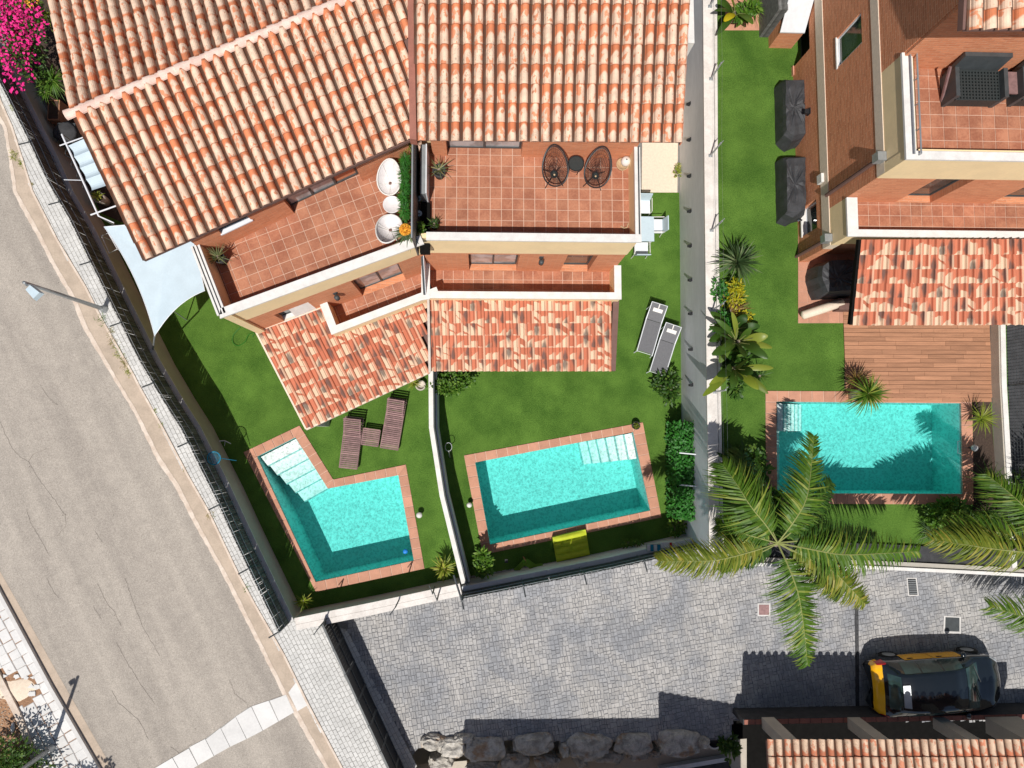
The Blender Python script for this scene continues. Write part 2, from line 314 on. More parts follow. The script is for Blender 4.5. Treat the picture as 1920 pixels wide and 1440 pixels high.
# ---------------------------------------------------------------- geometry helpers
def ccw(pts):
    a = sum(pts[i - 1][0] * pts[i][1] - pts[i][0] * pts[i - 1][1] for i in range(len(pts)))
    return list(pts) if a > 0 else list(reversed(pts))
class G:
    def __init__(s): s.v = []; s.f = []; s.mi = []; s.uv = None
    def poly(s, pts, mi=0):
        i = len(s.v); s.v += [tuple(p) for p in pts]; s.f.append(tuple(range(i, i + len(pts)))); s.mi.append(mi); return s
    def hexa(s, b, t, mi=0, tmi=None):
        """bottom polygon b and top polygon t, both counter-clockwise from above"""
        n = len(b); i = len(s.v); s.v += [tuple(p) for p in b] + [tuple(p) for p in t]
        s.f.append(tuple(range(i + n - 1, i - 1, -1))); s.mi.append(mi)
        s.f.append(tuple(range(i + n, i + 2 * n))); s.mi.append(mi if tmi is None else tmi)
        for k in range(n):
            j = (k + 1) % n; s.f.append((i + k, i + j, i + n + j, i + n + k)); s.mi.append(mi)
        return s
    def prism(s, pts, z0, z1, mi=0, tmi=None):
        pts = ccw([(p[0], p[1]) for p in pts])
        return s.hexa([(x, y, z0) for x, y in pts], [(x, y, z1) for x, y in pts], mi, tmi)
    def box(s, x0, y0, z0, x1, y1, z1, mi=0): return s.prism([(x0, y0), (x1, y0), (x1, y1), (x0, y1)], z0, z1, mi)
    def beam(s, p0, p1, w, h, mi=0, up=(0, 0, 1)):
        p0, p1 = Vector(p0), Vector(p1); d = (p1 - p0).normalized(); up = Vector(up)
        if abs(d.dot(up)) > .99: up = Vector((1, 0, 0))
        a = d.cross(up).normalized() * w / 2; b = a.cross(d).normalized() * h / 2
        q = [(-a - b), (a - b), (a + b), (-a + b)]
        i = len(s.v); s.v += [tuple(p0 + k) for k in q] + [tuple(p1 + k) for k in q]
        for f in ((3, 2, 1, 0), (4, 5, 6, 7), (0, 1, 5, 4), (1, 2, 6, 5), (2, 3, 7, 6), (3, 0, 4, 7)):
            s.f.append(tuple(i + k for k in f)); s.mi.append(mi)
        return s
    def tube(s, pts, r, n=6, mi=0, closed=False, caps=True):
        pts = [Vector(p) for p in pts]; m = len(pts); i = len(s.v); up = Vector((0, 0, 1))
        for k, p in enumerate(pts):
            if closed: d = pts[(k + 1) % m] - pts[k - 1]
            else: d = pts[min(k + 1, m - 1)] - pts[max(k - 1, 0)]
            d.normalize(); u = up if abs(d.dot(up)) < .95 else Vector((1, 0, 0))
            a = d.cross(u).normalized(); b = a.cross(d).normalized(); rr = r[k] if isinstance(r, (list, tuple)) else r
            for q in range(n):
                t = 2 * math.pi * q / n; s.v.append(tuple(p + a * math.cos(t) * rr + b * math.sin(t) * rr))
        for k in range(m if closed else m - 1):
            for q in range(n):
                j = (k + 1) % m; q2 = (q + 1) % n
                s.f.append((i + k * n + q, i + k * n + q2, i + j * n + q2, i + j * n + q)); s.mi.append(mi)
        if caps and not closed:
            s.f.append(tuple(i + q for q in range(n))[::-1]); s.mi.append(mi); s.f.append(tuple(i + (m - 1) * n + q for q in range(n))); s.mi.append(mi)
        return s
    def lathe(s, c, prof, n=16, mi=0, sx=1, sy=1, rot=0):
        i = len(s.v); c = Vector(c)
        for r, z in prof:
            for q in range(n):
                t = 2 * math.pi * q / n; x, y = r * math.cos(t) * sx, r * math.sin(t) * sy
                s.v.append((c.x + x * math.cos(rot) - y * math.sin(rot), c.y + x * math.sin(rot) + y * math.cos(rot), c.z + z))
        for k in range(len(prof) - 1):
            for q in range(n):
                q2 = (q + 1) % n; s.f.append((i + k * n + q, i + k * n + q2, i + (k + 1) * n + q2, i + (k + 1) * n + q)); s.mi.append(mi)
        return s
    def blob(s, c, r, seed=0, nu=14, nv=9, amp=.18, mi=0, flat=.0):
        rn = random.Random(seed); ph = [rn.uniform(0, 6.28) for _ in range(9)]; i = len(s.v); c = Vector(c)
        for a in range(nv + 1):
            th = math.pi * a / nv
            for b in range(nu):
                fi = 2 * math.pi * b / nu
                k = 1 + amp * (math.sin(2 * fi + ph[0]) * math.sin(th) * .6 + math.sin(3 * fi + ph[1] + th * 2) * .4 * math.sin(th) + math.sin(3 * th + ph[2]) * .3 + math.sin(5 * fi + 4 * th + ph[3]) * .2 * math.sin(th))
                s.v.append((c.x + r[0] * k * math.sin(th) * math.cos(fi), c.y + r[1] * k * math.sin(th) * math.sin(fi), c.z + r[2] * k * math.cos(th)))
        for a in range(nv):
            for b in range(nu):
                b2 = (b + 1) % nu; s.f.append((i + a * nu + b, i + (a + 1) * nu + b, i + (a + 1) * nu + b2, i + a * nu + b2)); s.mi.append(mi)
        return s
    def ribbon(s, p0, d, up, L, W, droop=0., segs=4, fold=.0, mi=0, shape=0, side=None):
        """a tapering leaf: from p0 along d, bending down by droop*L"""
        p0 = Vector(p0); d = Vector(d).normalized(); sd = (d.cross(Vector(up))).normalized() if side is None else side
        i = len(s.v)
        for k in range(segs + 1):
            t = k / segs
            if shape == 0: wv = (1 - t) ** .7 * (.55 + .9 * min(t * 2.2, .5)) if k < segs else .02
            elif shape == 1: wv = math.sin(math.pi * min(1, .08 + t * .92)) ** .6 if k < segs else .03
            else: wv = 1 - t * .9
            c = p0 + d * L * t * (1 - .12 * droop * t) - Vector((0, 0, 1)) * droop * L * t * t
            s.v.append(tuple(c - sd * W * wv / 2)); s.v.append(tuple(c + sd * W * wv / 2 ))
        for k in range(segs):
            j = i + 2 * k; s.f.append((j, j + 1, j + 3, j + 2)); s.mi.append(mi)
        return s
    def mesh(s, name, mats, smooth=False):
        me = bpy.data.meshes.new(name); me.from_pydata(s.v, [], s.f)
        for m in mats: me.materials.append(m)
        if any(s.mi): me.polygons.foreach_set('material_index', s.mi)
        me.update()
        if s.uv is None:
            ul = me.uv_layers.new(name='UVMap'); out = [0.0] * (2 * len(me.loops)); vs_ = me.vertices; lv = me.loops
            for p in me.polygons:
                n = p.normal
                if abs(n.z) > .7:
                    for l in p.loop_indices:
                        c = vs_[lv[l].vertex_index].co; out[2 * l] = c.x; out[2 * l + 1] = c.y
                else:
                    tx, ty = -n.y, n.x; q = math.hypot(tx, ty) or 1; tx /= q; ty /= q
                    for l in p.loop_indices:
                        c = vs_[lv[l].vertex_index].co; out[2 * l] = c.x * tx + c.y * ty; out[2 * l + 1] = c.z
            ul.data.foreach_set('uv', out)
        elif s.uv:
            ul = me.uv_layers.new(name='UVMap'); out = []
            for f in s.f:
                for i in f: out += s.uv[i]
            ul.data.foreach_set('uv', out)
        if smooth: me.polygons.foreach_set('use_smooth', [True] * len(me.polygons))
        return me
WORLD = {}
def place(o, parent=None):
    """link o; its mesh is in world coordinates, its origin stays where the parent needs it"""
    col.objects.link(o)
    if parent is not None:
        o.parent = parent; o.location = -WORLD[parent.name]
        WORLD[o.name] = Vector((0, 0, 0))
    else: WORLD[o.name] = Vector((0, 0, 0))
    return o
def ob(name, g, mats, parent=None, smooth=False, label=None, cat=None, kind=None, group=None):
    if not isinstance(mats, (list, tuple)): mats = [mats]
    me = g.mesh(name, [M[m] if isinstance(m, str) else m for m in mats], smooth) if isinstance(g, G) else g
    o = bpy.data.objects.new(name, me); place(o, parent); tag(o, label, cat, kind, group); return o
def tag(o, label=None, cat=None, kind=None, group=None):
    if label: o['label'] = label
    if cat: o['category'] = cat
    if kind: o['kind'] = kind
    if group: o['group'] = group
    return o
def thing(name, label, cat, loc=(0, 0, 0), group=None):
    o = bpy.data.objects.new(name, None); col.objects.link(o); o.location = loc; o.empty_display_size = .3
    WORLD[o.name] = Vector(loc); return tag(o, label, cat, None, group)
def copy_tree(o, parent=None):
    c = o.copy(); col.objects.link(c); c.parent = parent
    for ch in [x for x in bpy.data.objects if x.parent == o]: copy_tree(ch, c)
    return c
def put_at(o, loc, rz=0, s=1, label=None):
    o.location = loc; o.rotation_euler = (0, 0, rz); o.scale = (s, s, s)
    if label: o['label'] = label
    return o
def seg_poly(pxs, z): return [P2(x, y, z) for x, y in pxs]
def offset_line(pts, d):
    """offset an open 2D polyline to its left by d"""
    out = []
    for i, p in enumerate(pts):
        a = Vector(pts[max(i - 1, 0)]); b = Vector(pts[min(i + 1, len(pts) - 1)]); p = Vector(p)
        if 0 < i < len(pts) - 1:
            n1 = (p - a).normalized(); n2 = (b - p).normalized(); t = (n1 + n2).normalized(); k = d / max(.4, t.dot(n1))
        else: t = (b - a).normalized(); k = d
        out.append((p.x - t.y * k, p.y + t.x * k))
    return out
def strip(g, pts, d0, d1, z0, z1, mi=0, tmi=None):
    """a wall of rectangular section along a polyline; d0, d1 = offsets to the left"""
    A = offset_line(pts, d0); B = offset_line(pts, d1)
    for i in range(len(pts) - 1):
        za0, za1 = (z0, z1)
        g.prism([A[i], A[i + 1], B[i + 1], B[i]], za0, za1, mi, tmi)
    return g
def clip(poly, edge_poly):
    """clip polygon by a convex ccw polygon"""
    out = list(poly); E = ccw(edge_poly)
    for i in range(len(E)):
        a, b = E[i - 1], E[i]; inp = out; out = []
        if not inp: break
        side = lambda p: (b[0] - a[0]) * (p[1] - a[1]) - (b[1] - a[1]) * (p[0] - a[0])
        for k in range(len(inp)):
            p, q = inp[k - 1], inp[k]; sp_, sq = side(p), side(q)
            if (sp_ >= 0) != (sq >= 0):
                t = sp_ / (sp_ - sq); out.append((p[0] + (q[0] - p[0]) * t, p[1] + (q[1] - p[1]) * t))
            if sq >= 0: out.append(q)
    return out
def area(poly): return abs(sum(poly[i - 1][0] * poly[i][1] - poly[i][0] * poly[i - 1][1] for i in range(len(poly)))) / 2
def inside(p, poly):
    r = False
    for i in range(len(poly)):
        a, b = poly[i - 1], poly[i]
        if (a[1] > p[1]) != (b[1] > p[1]) and p[0] < (b[0] - a[0]) * (p[1] - a[1]) / (b[1] - a[1]) + a[0]: r = not r
    return r
def floor_tiles(parent, poly, z, ang, s, gap=.018, name='floor_tile', mat='floor', h=.012, off=(0, 0), s2=None):
    """square clay tiles laid one by one inside a convex polygon"""
    s2 = s2 or s; ca, sa = math.cos(ang), math.sin(ang); E = ccw(poly)
    loc = [((x * ca + y * sa), (-x * sa + y * ca)) for x, y in E]
    i0 = math.floor((min(p[0] for p in loc) - off[0]) / s); i1 = math.ceil((max(p[0] for p in loc) - off[0]) / s)
    j0 = math.floor((min(p[1] for p in loc) - off[1]) / s2); j1 = math.ceil((max(p[1] for p in loc) - off[1]) / s2)
    shared = None
    for i in range(i0, i1):
        for j in range(j0, j1):
            x0, y0 = off[0] + i * s + gap / 2, off[1] + j * s2 + gap / 2; x1, y1 = x0 + s - gap, y0 + s2 - gap
            q = [(x * ca - y * sa, x * sa + y * ca) for x, y in ((x0, y0), (x1, y0), (x1, y1), (x0, y1))]
            c = clip(q, E)
            if len(c) < 3 or area(c) < .15 * s * s2 * .3: continue
            cx, cy = sum(p[0] for p in q) / 4, sum(p[1] for p in q) / 4
            if not inframe((cx, cy, z), 30): continue
            if area(c) > .999 * (s - gap) * (s2 - gap):
                if shared is None:
                    g = G(); g.prism([(p[0] - cx, p[1] - cy) for p in q], 0, h); shared = g.mesh(name, [M[mat]])
                o = bpy.data.objects.new(name, shared); place(o, parent); o.location = (cx, cy, z + RND.uniform(0, .002))
            else:
                g = G(); g.prism(c, z, z + h); ob(name, g, mat, parent)
# roof tiles -------------------------------------------------------
def tile_mesh(kind, w, L):
    g = G(); g.uv = []; prof = []
    if kind == 'barrel':
        p = .31; prof = [(0, 0), (p * .5, -.03), (p, -.02)]
        for k in range(1, 8): t = math.pi * k / 8; prof.append((p + (1 - p) * (.5 - .5 * math.cos(t)), math.sin(t) * .46 * w))
        prof.append((1.0, 0))
    else:
        p = .58; prof = [(0, .0), (.07, 0), (p, -.012)]
        for k in range(1, 6): t = math.pi * k / 6; prof.append((p + (1 - p) * (.5 - .5 * math.cos(t)), math.sin(t) * .20 * w + .012))
        prof.append((1.0, 0.0))
    n = len(prof)
    for (yy, lift, taper) in ((0, 0, .94), (-L * 1.06, .026, 1.0)):
        for x, z in prof:
            g.v.append(((.62 + (x - .62) * (taper if x > p else 1)) * w, yy, z * taper + lift)); g.uv.append((x, 0 if yy == 0 else 1))
    for x, z in prof: g.v.append((x * w, -L * 1.06, z * .80 + .002)); g.uv.append((x, 1.0))
    for r in range(2):
        for k in range(n - 1):
            a = r * n + k; g.f.append((a, a + n, a + n + 1, a + 1)); g.mi.append(0)
    return g
def roof_tiles(parent, TL, TR, BL, BR, nc, nr, kind, mat, budget, skip=None, lift=.03):
    TL, TR, BL, BR = map(Vector, (TL, TR, BL, BR))
    w = ((TR - TL).length + (BR - BL).length) / 2 / nc; L = ((BL - TL).length + (BR - TR).length) / 2 / nr
    g = tile_mesh(kind, w, L); me = g.mesh('roof_tile', [M[mat]]); rest = G(); rest.uv = []
    S = lambda a, b: (TL * (1 - a) + TR * a) * (1 - b) + (BL * (1 - a) + BR * a) * b
    n = (TR - TL).cross(BL - TL); n = (n if n.z > 0 else -n).normalized()
    for i in range(math.ceil(nc)):
        for j in range(math.ceil(nr)):
            b0 = j / nr; o = S(i / nc, b0); ex = S((i + 1) / nc, b0) - o; ey = S(i / nc, (j + 1) / nr) - o
            c = o + ex / 2 + ey / 2
            if not inframe(c, 25): continue
            if skip and skip(c, *pj(c)): continue
            yy = -ey.normalized(); xx = (ex - yy * ex.dot(yy)).normalized(); zz = xx.cross(yy)
            jx, jr = RND.uniform(-.004, .004), RND.uniform(-.012, .012)
            m = Matrix((xx, yy, zz)).transposed().to_4x4(); m.translation = o + n * lift + xx * jx + zz * RND.uniform(0, .006)
            m = m @ Matrix.Rotation(jr, 4, 'Z') @ Matrix.Diagonal((ex.length / w, ey.length / L, 1, 1))
            if budget[0] > 0:
                budget[0] -= 1; t = bpy.data.objects.new('roof_tile', me); place(t, parent); t.matrix_basis = m
            else:
                k = len(rest.v); rest.v += [tuple(m @ Vector(v)) for v in g.v]; rest.uv += g.uv; rest.mi += g.mi
                rest.f += [tuple(k + q for q in f) for f in g.f]
    if rest.f: ob('roof_tile_field', rest, mat, parent, kind='stuff')
def wall(name, parent, A, B, z0, z1, th, mat, ops=(), kind=None):
    """a wall from A to B with real openings (u0, u1, za, zb); the thickness lies to the left of A>B"""
    A, B = Vector(A[:2]), Vector(B[:2]); L = (B - A).length; d = (B - A) / L; nrm = Vector((-d.y, d.x)) * th
    us = sorted({0, L, *[max(0, min(L, u)) for o in ops for u in o[:2]]}); zs = sorted({z0, z1, *[max(z0, min(z1, z)) for o in ops for z in o[2:]]}); g = G()
    for a, b in zip(us, us[1:]):
        run = None
        for c, e in zip(zs, zs[1:]):
            if any(o[0] <= (a + b) / 2 <= o[1] and o[2] <= (c + e) / 2 <= o[3] for o in ops): continue
            p, q = A + d * a, A + d * b; g.prism([p, q, q + nrm, p + nrm], c, e)
    return ob(name, g, mat, parent)
def onwall(A, B, u, z, out=0.0):
    A, B = Vector(A[:2]), Vector(B[:2]); d = (B - A).normalized(); n = Vector((d.y, -d.x)); p = A + d * u + n * out
    return Vector((p.x, p.y, z))
def window(parent, A, B, u0, u1, z0, z1, depth=.16, panes=2, glass='glass', frame='anthracite', sill='white', fw=.05, name='window'):
    g = G()
    def bar(ua, ub, za, zb):
        pts = [onwall(A, B, ua, 0, -depth), onwall(A, B, ub, 0, -depth), onwall(A, B, ub, 0, -depth - .06), onwall(A, B, ua, 0, -depth - .06)]
        g.prism([p[:2] for p in pts], za, zb)
    bar(u0, u1, z0, z0 + fw); bar(u0, u1, z1 - fw, z1); bar(u0, u0 + fw, z0 + fw, z1 - fw); bar(u1 - fw, u1, z0 + fw, z1 - fw)
    for k in range(1, panes): um = u0 + (u1 - u0) * k / panes; bar(um - fw / 2, um + fw / 2, z0 + fw, z1 - fw)
    o = ob(name, g, frame, parent)
    for k in range(panes):
        a = u0 + (u1 - u0) * k / panes + fw * .5; b = u0 + (u1 - u0) * (k + 1) / panes - fw * .5; g = G()
        pts = [onwall(A, B, a, 0, -depth - .02 - .012 * k), onwall(A, B, b, 0, -depth - .02 - .012 * k), onwall(A, B, b, 0, -depth - .03 - .012 * k), onwall(A, B, a, 0, -depth - .03 - .012 * k)]
        g.prism([p[:2] for p in pts], z0 + fw * .5, z1 - fw * .5); ob('pane', g, glass, o)
    if sill:
        g = G(); pts = [onwall(A, B, u0 - .03, 0, .03), onwall(A, B, u1 + .03, 0, .03), onwall(A, B, u1 + .03, 0, -depth), onwall(A, B, u0 - .03, 0, -depth)]
        g.prism([p[:2] for p in pts], z0 - .04, z0 + .012); ob('sill', g, sill, o)
    return o
# ================================================================ THE SETTING
from mathutils.geometry import tessellate_polygon
N = 2.35                                                # level of the upper garden on the right
def sheet(name, outer, holes=(), z=0.0, mat='lawn', kind='structure', parent=None, **kw):
    polys = [[Vector((p[0], p[1], 0)) for p in outer]] + [[Vector((p[0], p[1], 0)) for p in h] for h in holes]
    flat = [p for q in polys for p in q]; g = G(); g.v = [(p.x, p.y, z) for p in flat]
    for t in tessellate_polygon(polys):
        a, b, c = [flat[i] for i in t]
        if (b.x - a.x) * (c.y - a.y) - (b.y - a.y) * (c.x - a.x) < 0: t = t[::-1]
        g.f.append(tuple(t)); g.mi.append(0)
    return ob(name, g, mat, parent, kind=kind, **kw)
PLo = [(457, 848), (562, 798), (625, 899), (761, 871), (796, 1066), (593, 1110)]
PLi = [(482, 856), (554, 820), (615, 916), (747, 891), (776, 1051), (592, 1091)]
PMo = [(870, 854), (1205, 792), (1240, 970), (905, 1040)]
PMi = [(891, 867), (1187, 810), (1219, 957), (919, 1021)]
PRo = [(1435, 733), (1822, 735), (1824, 946), (1436, 944)]
PRi = [(1455, 753), (1801, 756), (1804, 926), (1457, 925)]
w_ = lambda L, z=0.0: [P2(x, y, z) for x, y in L]
wPLo, wPLi, wPMo, wPMi, wPRo, wPRi = w_(PLo), w_(PLi), w_(PMo), w_(PMi), w_(PRo, N), w_(PRi, N)
YB = P(900, 1382).y
WW = [P2(x, y, 1.1) for x, y in [(0, 80), (50, 180), (105, 290), (137, 360), (175, 425), (212, 500), (250, 577), (300, 677), (340, 745), (375, 800), (435, 920), (475, 1007), (550, 1163)]]
gx0, gx1 = P2(648, 1180), P2(772, 1420)
sheet('ground', [(-60, -40), P2(560, 1720), gx1, (P(795, 1390).x, YB), (P(1372, 1390).x, YB), (P(1372, 1352).x, P(1372, 1352).y), (60, P(1372, 1352).y), (60, 60), (-60, 60)], [wPLi, wPMi], -.012, 'joint')
sheet('lower_ground', [(P(560, 1720).x - 3, -60), (60, -60), (60, YB + 1.6), (gx1[0] - .5, YB + 1.6)], [], -1.6, 'taupe')
# road
AR = [(-60, 60), (-14, 195), (11, 240), (30, 360), (70, 432), (105, 500), (140, 560), (160, 610), (200, 680), (222, 718), (255, 772), (300, 860), (332, 907), (375, 992), (425, 1080), (480, 1190), (535, 1300), (555, 1332), (615, 1440), (740, 1680)]
ARr = [(-35, 60), (0, 190), (22, 240), (60, 360), (107, 452), (160, 540), (190, 600), (250, 705), (260, 725), (305, 805), (350, 890), (390, 960), (447, 1080), (480, 1140), (532, 1230), (577, 1322), (640, 1440), (770, 1680)]
ALl = [(-200, 720), (5, 1080), (55, 1168), (112, 1270), (190, 1405), (320, 1640)]
ALe = [(-200, 760), (0, 1100), (100, 1285), (190, 1440), (300, 1640)]
rd = sheet('road', w_(AR) + [(-9, -40), P2(320, 1640)] + w_(ALl[::-1][1:]) + [(-60, 10), (-60, 60), (-24, 20)], [], -.004, 'asphalt')
sheet('gutter', w_(AR) + w_(ARr[::-1]), [], 0.0, 'stain')
sheet('gutter', w_(ALl) + w_(ALe[::-1]), [], 0.0, 'stain')
# the rough sandy line between asphalt and gutter
g = G(); LNE = w_(AR)
def resample(pts, step):
    out = [Vector(pts[0])]
    for a, b in zip(pts, pts[1:]):
        a, b = Vector(a), Vector(b); n = max(1, int((b - a).length / step))
        out += [a.lerp(b, (k + 1) / n) for k in range(n)]
    return out
rl = resample(LNE, .12); A = []; B = []
for i, p in enumerate(rl):
    d = (rl[min(i + 1, len(rl) - 1)] - rl[max(i - 1, 0)]).normalized(); nn = Vector((d.y, -d.x))
    k = .5 + .5 * math.sin(i * .13) * math.sin(i * .031 + 1); wl, wr = .05 + .03 * RND.random() + .05 * k, .03 + .02 * RND.random()
    A.append(p + nn * wl); B.append(p - nn * wr)
for i in range(len(rl) - 1): g.poly([(*A[i], .008), (*A[i + 1], .008), (*B[i + 1], .008), (*B[i], .008)])
ob('kerb_line', g, 'kerb', kind='structure')
g = G(); kb = offset_line(w_(ARr), .06)
strip(g, w_(ARr), -.005, .06, -.02, .04); ob('kerb', g, 'kerb', kind='structure')
g = G(); strip(g, w_(ALe), -.12, 0, -.02, .12); ob('kerb', g, 'concrete', kind='structure')
# concrete drain strip across the street, with its slabs
strp_t = w_([(262, 1456), (385, 1385), (465, 1327), (537, 1302)]); strp_b = w_([(285, 1494), (352, 1446), (427, 1402), (480, 1377), (552, 1335)])
ds = sheet('street_drain_strip', strp_t + strp_b[::-1], [], .004, 'bedding')
def lerp_line(L, t):
    L = [Vector(p) for p in L]; seg = [(b - a).length for a, b in zip(L, L[1:])]; T = sum(seg) * t
    for a, b, s in zip(L, L[1:], seg):
        if T <= s: return a.lerp(b, T / s)
        T -= s
    return L[-1]
for k in range(9):
    a, b = k / 9 + .002, (k + 1) / 9 - .002; g = G()
    q = [lerp_line(strp_t, a), lerp_line(strp_t, b), lerp_line(strp_b, b), lerp_line(strp_b, a)]
    q[0] += Vector((RND.uniform(-.02, .02), RND.uniform(-.03, .03)))
    g.prism(q, .002, .014 + RND.uniform(0, .004)); ob('slab', g, 'slab', ds)
g = G(); g.prism(w_([(541, 1298), (556, 1278), (577, 1322), (558, 1333)]), 0, .02); ob('slab', g, 'slab', ds)
# cracks in the asphalt
g = G()
for pts in ([(0, 790), (22, 840), (38, 858), (54, 865), (70, 895), (85, 915), (105, 941), (122, 965), (124, 985), (108, 1005)], [(54, 865), (62, 852), (85, 842), (98, 838)],
            [(50, 955), (58, 982), (70, 1002), (80, 1020), (92, 1042)], [(87, 1083), (100, 1108), (110, 1122)], [(183, 1095), (200, 1130), (213, 1145), (228, 1175)], [(175, 1137), (190, 1160)], [(235, 1085), (250, 1130), (270, 1180), (300, 1230)],
            [(218, 1205), (240, 1245), (262, 1280), (290, 1320)], [(210, 1295), (222, 1318), (262, 1352), (278, 1385)], [(430, 1275), (440, 1300), (462, 1318), (466, 1330)], [(178, 995), (192, 1018)], [(320, 1400), (335, 1412), (360, 1395)], [(75, 720), (90, 745), (110, 760)]):
    q = resample(w_(pts), .09); q = [p + Vector((RND.uniform(-.015, .015), RND.uniform(-.015, .015))) for p in q]
    wv = [.002 + .004 * RND.random() for _ in q]
    for i in range(len(q) - 1):
        d = (q[i + 1] - q[i]).normalized(); n_ = Vector((-d.y, d.x))
        g.poly([(*(q[i] - n_ * wv[i]), .002), (*(q[i + 1] - n_ * wv[i + 1]), .002), (*(q[i + 1] + n_ * wv[i + 1]), .002), (*(q[i] + n_ * wv[i]), .002)])
ob('road_crack', g, 'crack', kind='stuff', label='thin branching cracks running down the worn grey asphalt', cat='cracks')
# paving: many small blocks, each with its own edges -----------------
def paving(name, poly, z, ang, bw, bh, mode, mat, gapw, seed, h=.02, jit=.012, dens=1.0, skip=None):
    rn = random.Random(seed); ca, sa = math.cos(ang), math.sin(ang); g = G()
    loc = [(x * ca + y * sa, -x * sa + y * ca) for x, y in poly]
    x0, x1 = min(p[0] for p in loc), max(p[0] for p in loc); y0, y1 = min(p[1] for p in loc), max(p[1] for p in loc)
    def stone(a, b, c, d):
        if c - a < .03 or d - b < .03: return
        q = [(a, b), (c, b), (c, d), (a, d)]; q = [(x + rn.uniform(-jit, jit), y + rn.uniform(-jit, jit)) for x, y in q]
        W = [(x * ca - y * sa, x * sa + y * ca) for x, y in q]; cx, cy = sum(p[0] for p in W) / 4, sum(p[1] for p in W) / 4
        if not inside((cx, cy), poly) or not inframe((cx, cy, z), 12) or (skip and skip((cx, cy))): return
        hh = h + rn.uniform(-.004, .006); k = .90
        i = len(g.v); g.v += [(x, y, z) for x, y in W] + [(cx + (x - cx) * k, cy + (y - cy) * k, z + hh) for x, y in W]
        for f in ((4, 5, 6, 7), (0, 1, 5, 4), (1, 2, 6, 5), (2, 3, 7, 6), (3, 0, 4, 7)): g.f.append(tuple(i + m for m in f)); g.mi.append(0)
    if mode == 'rows':
        y = y0; r = 0
        while y < y1:
            x = x0 - rn.random() * bw
            while x < x1: wv = bw * rn.uniform(.8, 1.2); stone(x + gapw / 2, y + gapw / 2, x + wv - gapw / 2, y + bh - gapw / 2); x += wv
            y += bh; r += 1
    else:
        def cut(a, b, c, d):
            W, H = c - a, d - b
            if not inframe((( (a + c) / 2) * ca - ((b + d) / 2) * sa, ((a + c) / 2) * sa + ((b + d) / 2) * ca, z), 30 + 34 * max(W, H)): return
            if W < bw * 1.5 and H < bh * 1.5 and (W * H < bw * bh * 1.35 or rn.random() < .12): return stone(a + gapw / 2, b + gapw / 2, c - gapw / 2, d - gapw / 2)
            f = rn.uniform(.36, .64)
            if W / bw > H / bh * rn.uniform(.8, 1.25): m = a + W * f; cut(a, b, m, d); cut(m, b, c, d)
            else: m = b + H * f; cut(a, b, c, m); cut(a, m, c, d)
        cut(x0, y0, x1, y1)
    return ob(name, g, mat, kind='stuff')
strW = [Vector(p) for p in offset_line(WW, -.2)]
pv = w_(ARr[:17] + [(735, 1620)]) + [P2(830, 1560), P2(772, 1420), P2(648, 1180), P2(560, 1150)] + [tuple(p) for p in strW[::-1]]
sheet('pavement_bed', pv, [], .002, 'bedding')
tag(paving('street_paving', pv, .0, R(-62), .17, .125, 'rows', 'paver', .009, 5, jit=.006, h=.012), 'pale paving blocks of the pavement along the garden fence', 'paving')
dvp = w_([(640, 1150), (700, 1290), (775, 1412), (800, 1388), (1372, 1388), (1372, 1350), (1990, 1350), (1990, 1040), (1340, 1030), (1290, 1010), (865, 1085), (640, 1140)])
sheet('driveway', dvp, [], .001, 'cobblejoint')
tag(paving('driveway_cobbles', w_([(640, 1150), (700, 1290), (775, 1412), (800, 1388), (1372, 1388), (1372, 1350), (1990, 1350), (1990, 1040), (1340, 1030), (1290, 1010), (865, 1085), (640, 1140)]), .0, R(9), .115, .16, 'mix', 'cobble', .009, 8, h=.012, jit=.012), 'grey stamped cobble paving of the shared driveway', 'paving')
# the far pavement at lower left
lp = w_([(-200, 760), (0, 1100), (100, 1285), (190, 1440), (300, 1640), (120, 1640), (78, 1440), (40, 1340), (0, 1262), (-80, 1130), (-260, 900)])
def hole(c): x, y = pj((c[0], c[1], 0)); return ((x - 28) / 46) ** 2 + ((y - 1292) / 34) ** 2 < 1
sheet('pavement_bed', lp, [], .075, 'brokenjoint')
tag(paving('street_paving', lp, .078, R(-60), .36, .34, 'rows', 'slab', .012, 6, jit=.012, skip=hole), 'white slabs of the broken pavement across the road', 'paving')
g = G()
for i in range(26):
    a = RND.uniform(0, 6.28); rr = RND.uniform(.75, 1.15); x, y = 28 + 44 * rr * math.cos(a), 1292 + 32 * rr * math.sin(a)
    if x < 2: continue
    c = P(x, y); k = RND.uniform(.07, .15); t = RND.uniform(0, 6); n_ = RND.choice((3, 4, 5))
    g.prism([(c.x + k * math.cos(t + 6.28 * q / n_), c.y + k * .7 * math.sin(t + 6.28 * q / n_)) for q in range(n_)], .08, .10 + RND.random() * .03)
ob('broken_slabs', g, 'slab', kind='stuff', label='broken white slab fragments around the sandy hole in the pavement', cat='rubble')
g = G(); c = P(30, 1292); g.blob((c.x, c.y, .05), (.66, .44, .06), 3, 20, 8, .22); ob('sand_patch', g, 'sand', kind='structure', smooth=True)
sheet('soil', [P2(-400, 900), P2(-80, 1130), P2(0, 1262), P2(40, 1340), P2(78, 1440), P2(120, 1640), P2(-400, 1640)], [], .07, 'plot')
g = G(); strip(g, w_([(-260, 900), (-80, 1130), (0, 1262), (40, 1340), (78, 1440), (120, 1640)]), -.10, .10, 0, .16); ob('kerb', g, 'kerb', kind='structure')
g = G(); rn = random.Random(4)
for i in range(420):
    x, y = rn.uniform(-10, 60), rn.uniform(1290, 1440)
    if x > (y - 1262) * .43 - 4: continue
    c = P(x, y); k = rn.uniform(.012, .035); g.blob((c.x, c.y, .08), (k, k * .8, k * .6), i, 5, 3, .2)
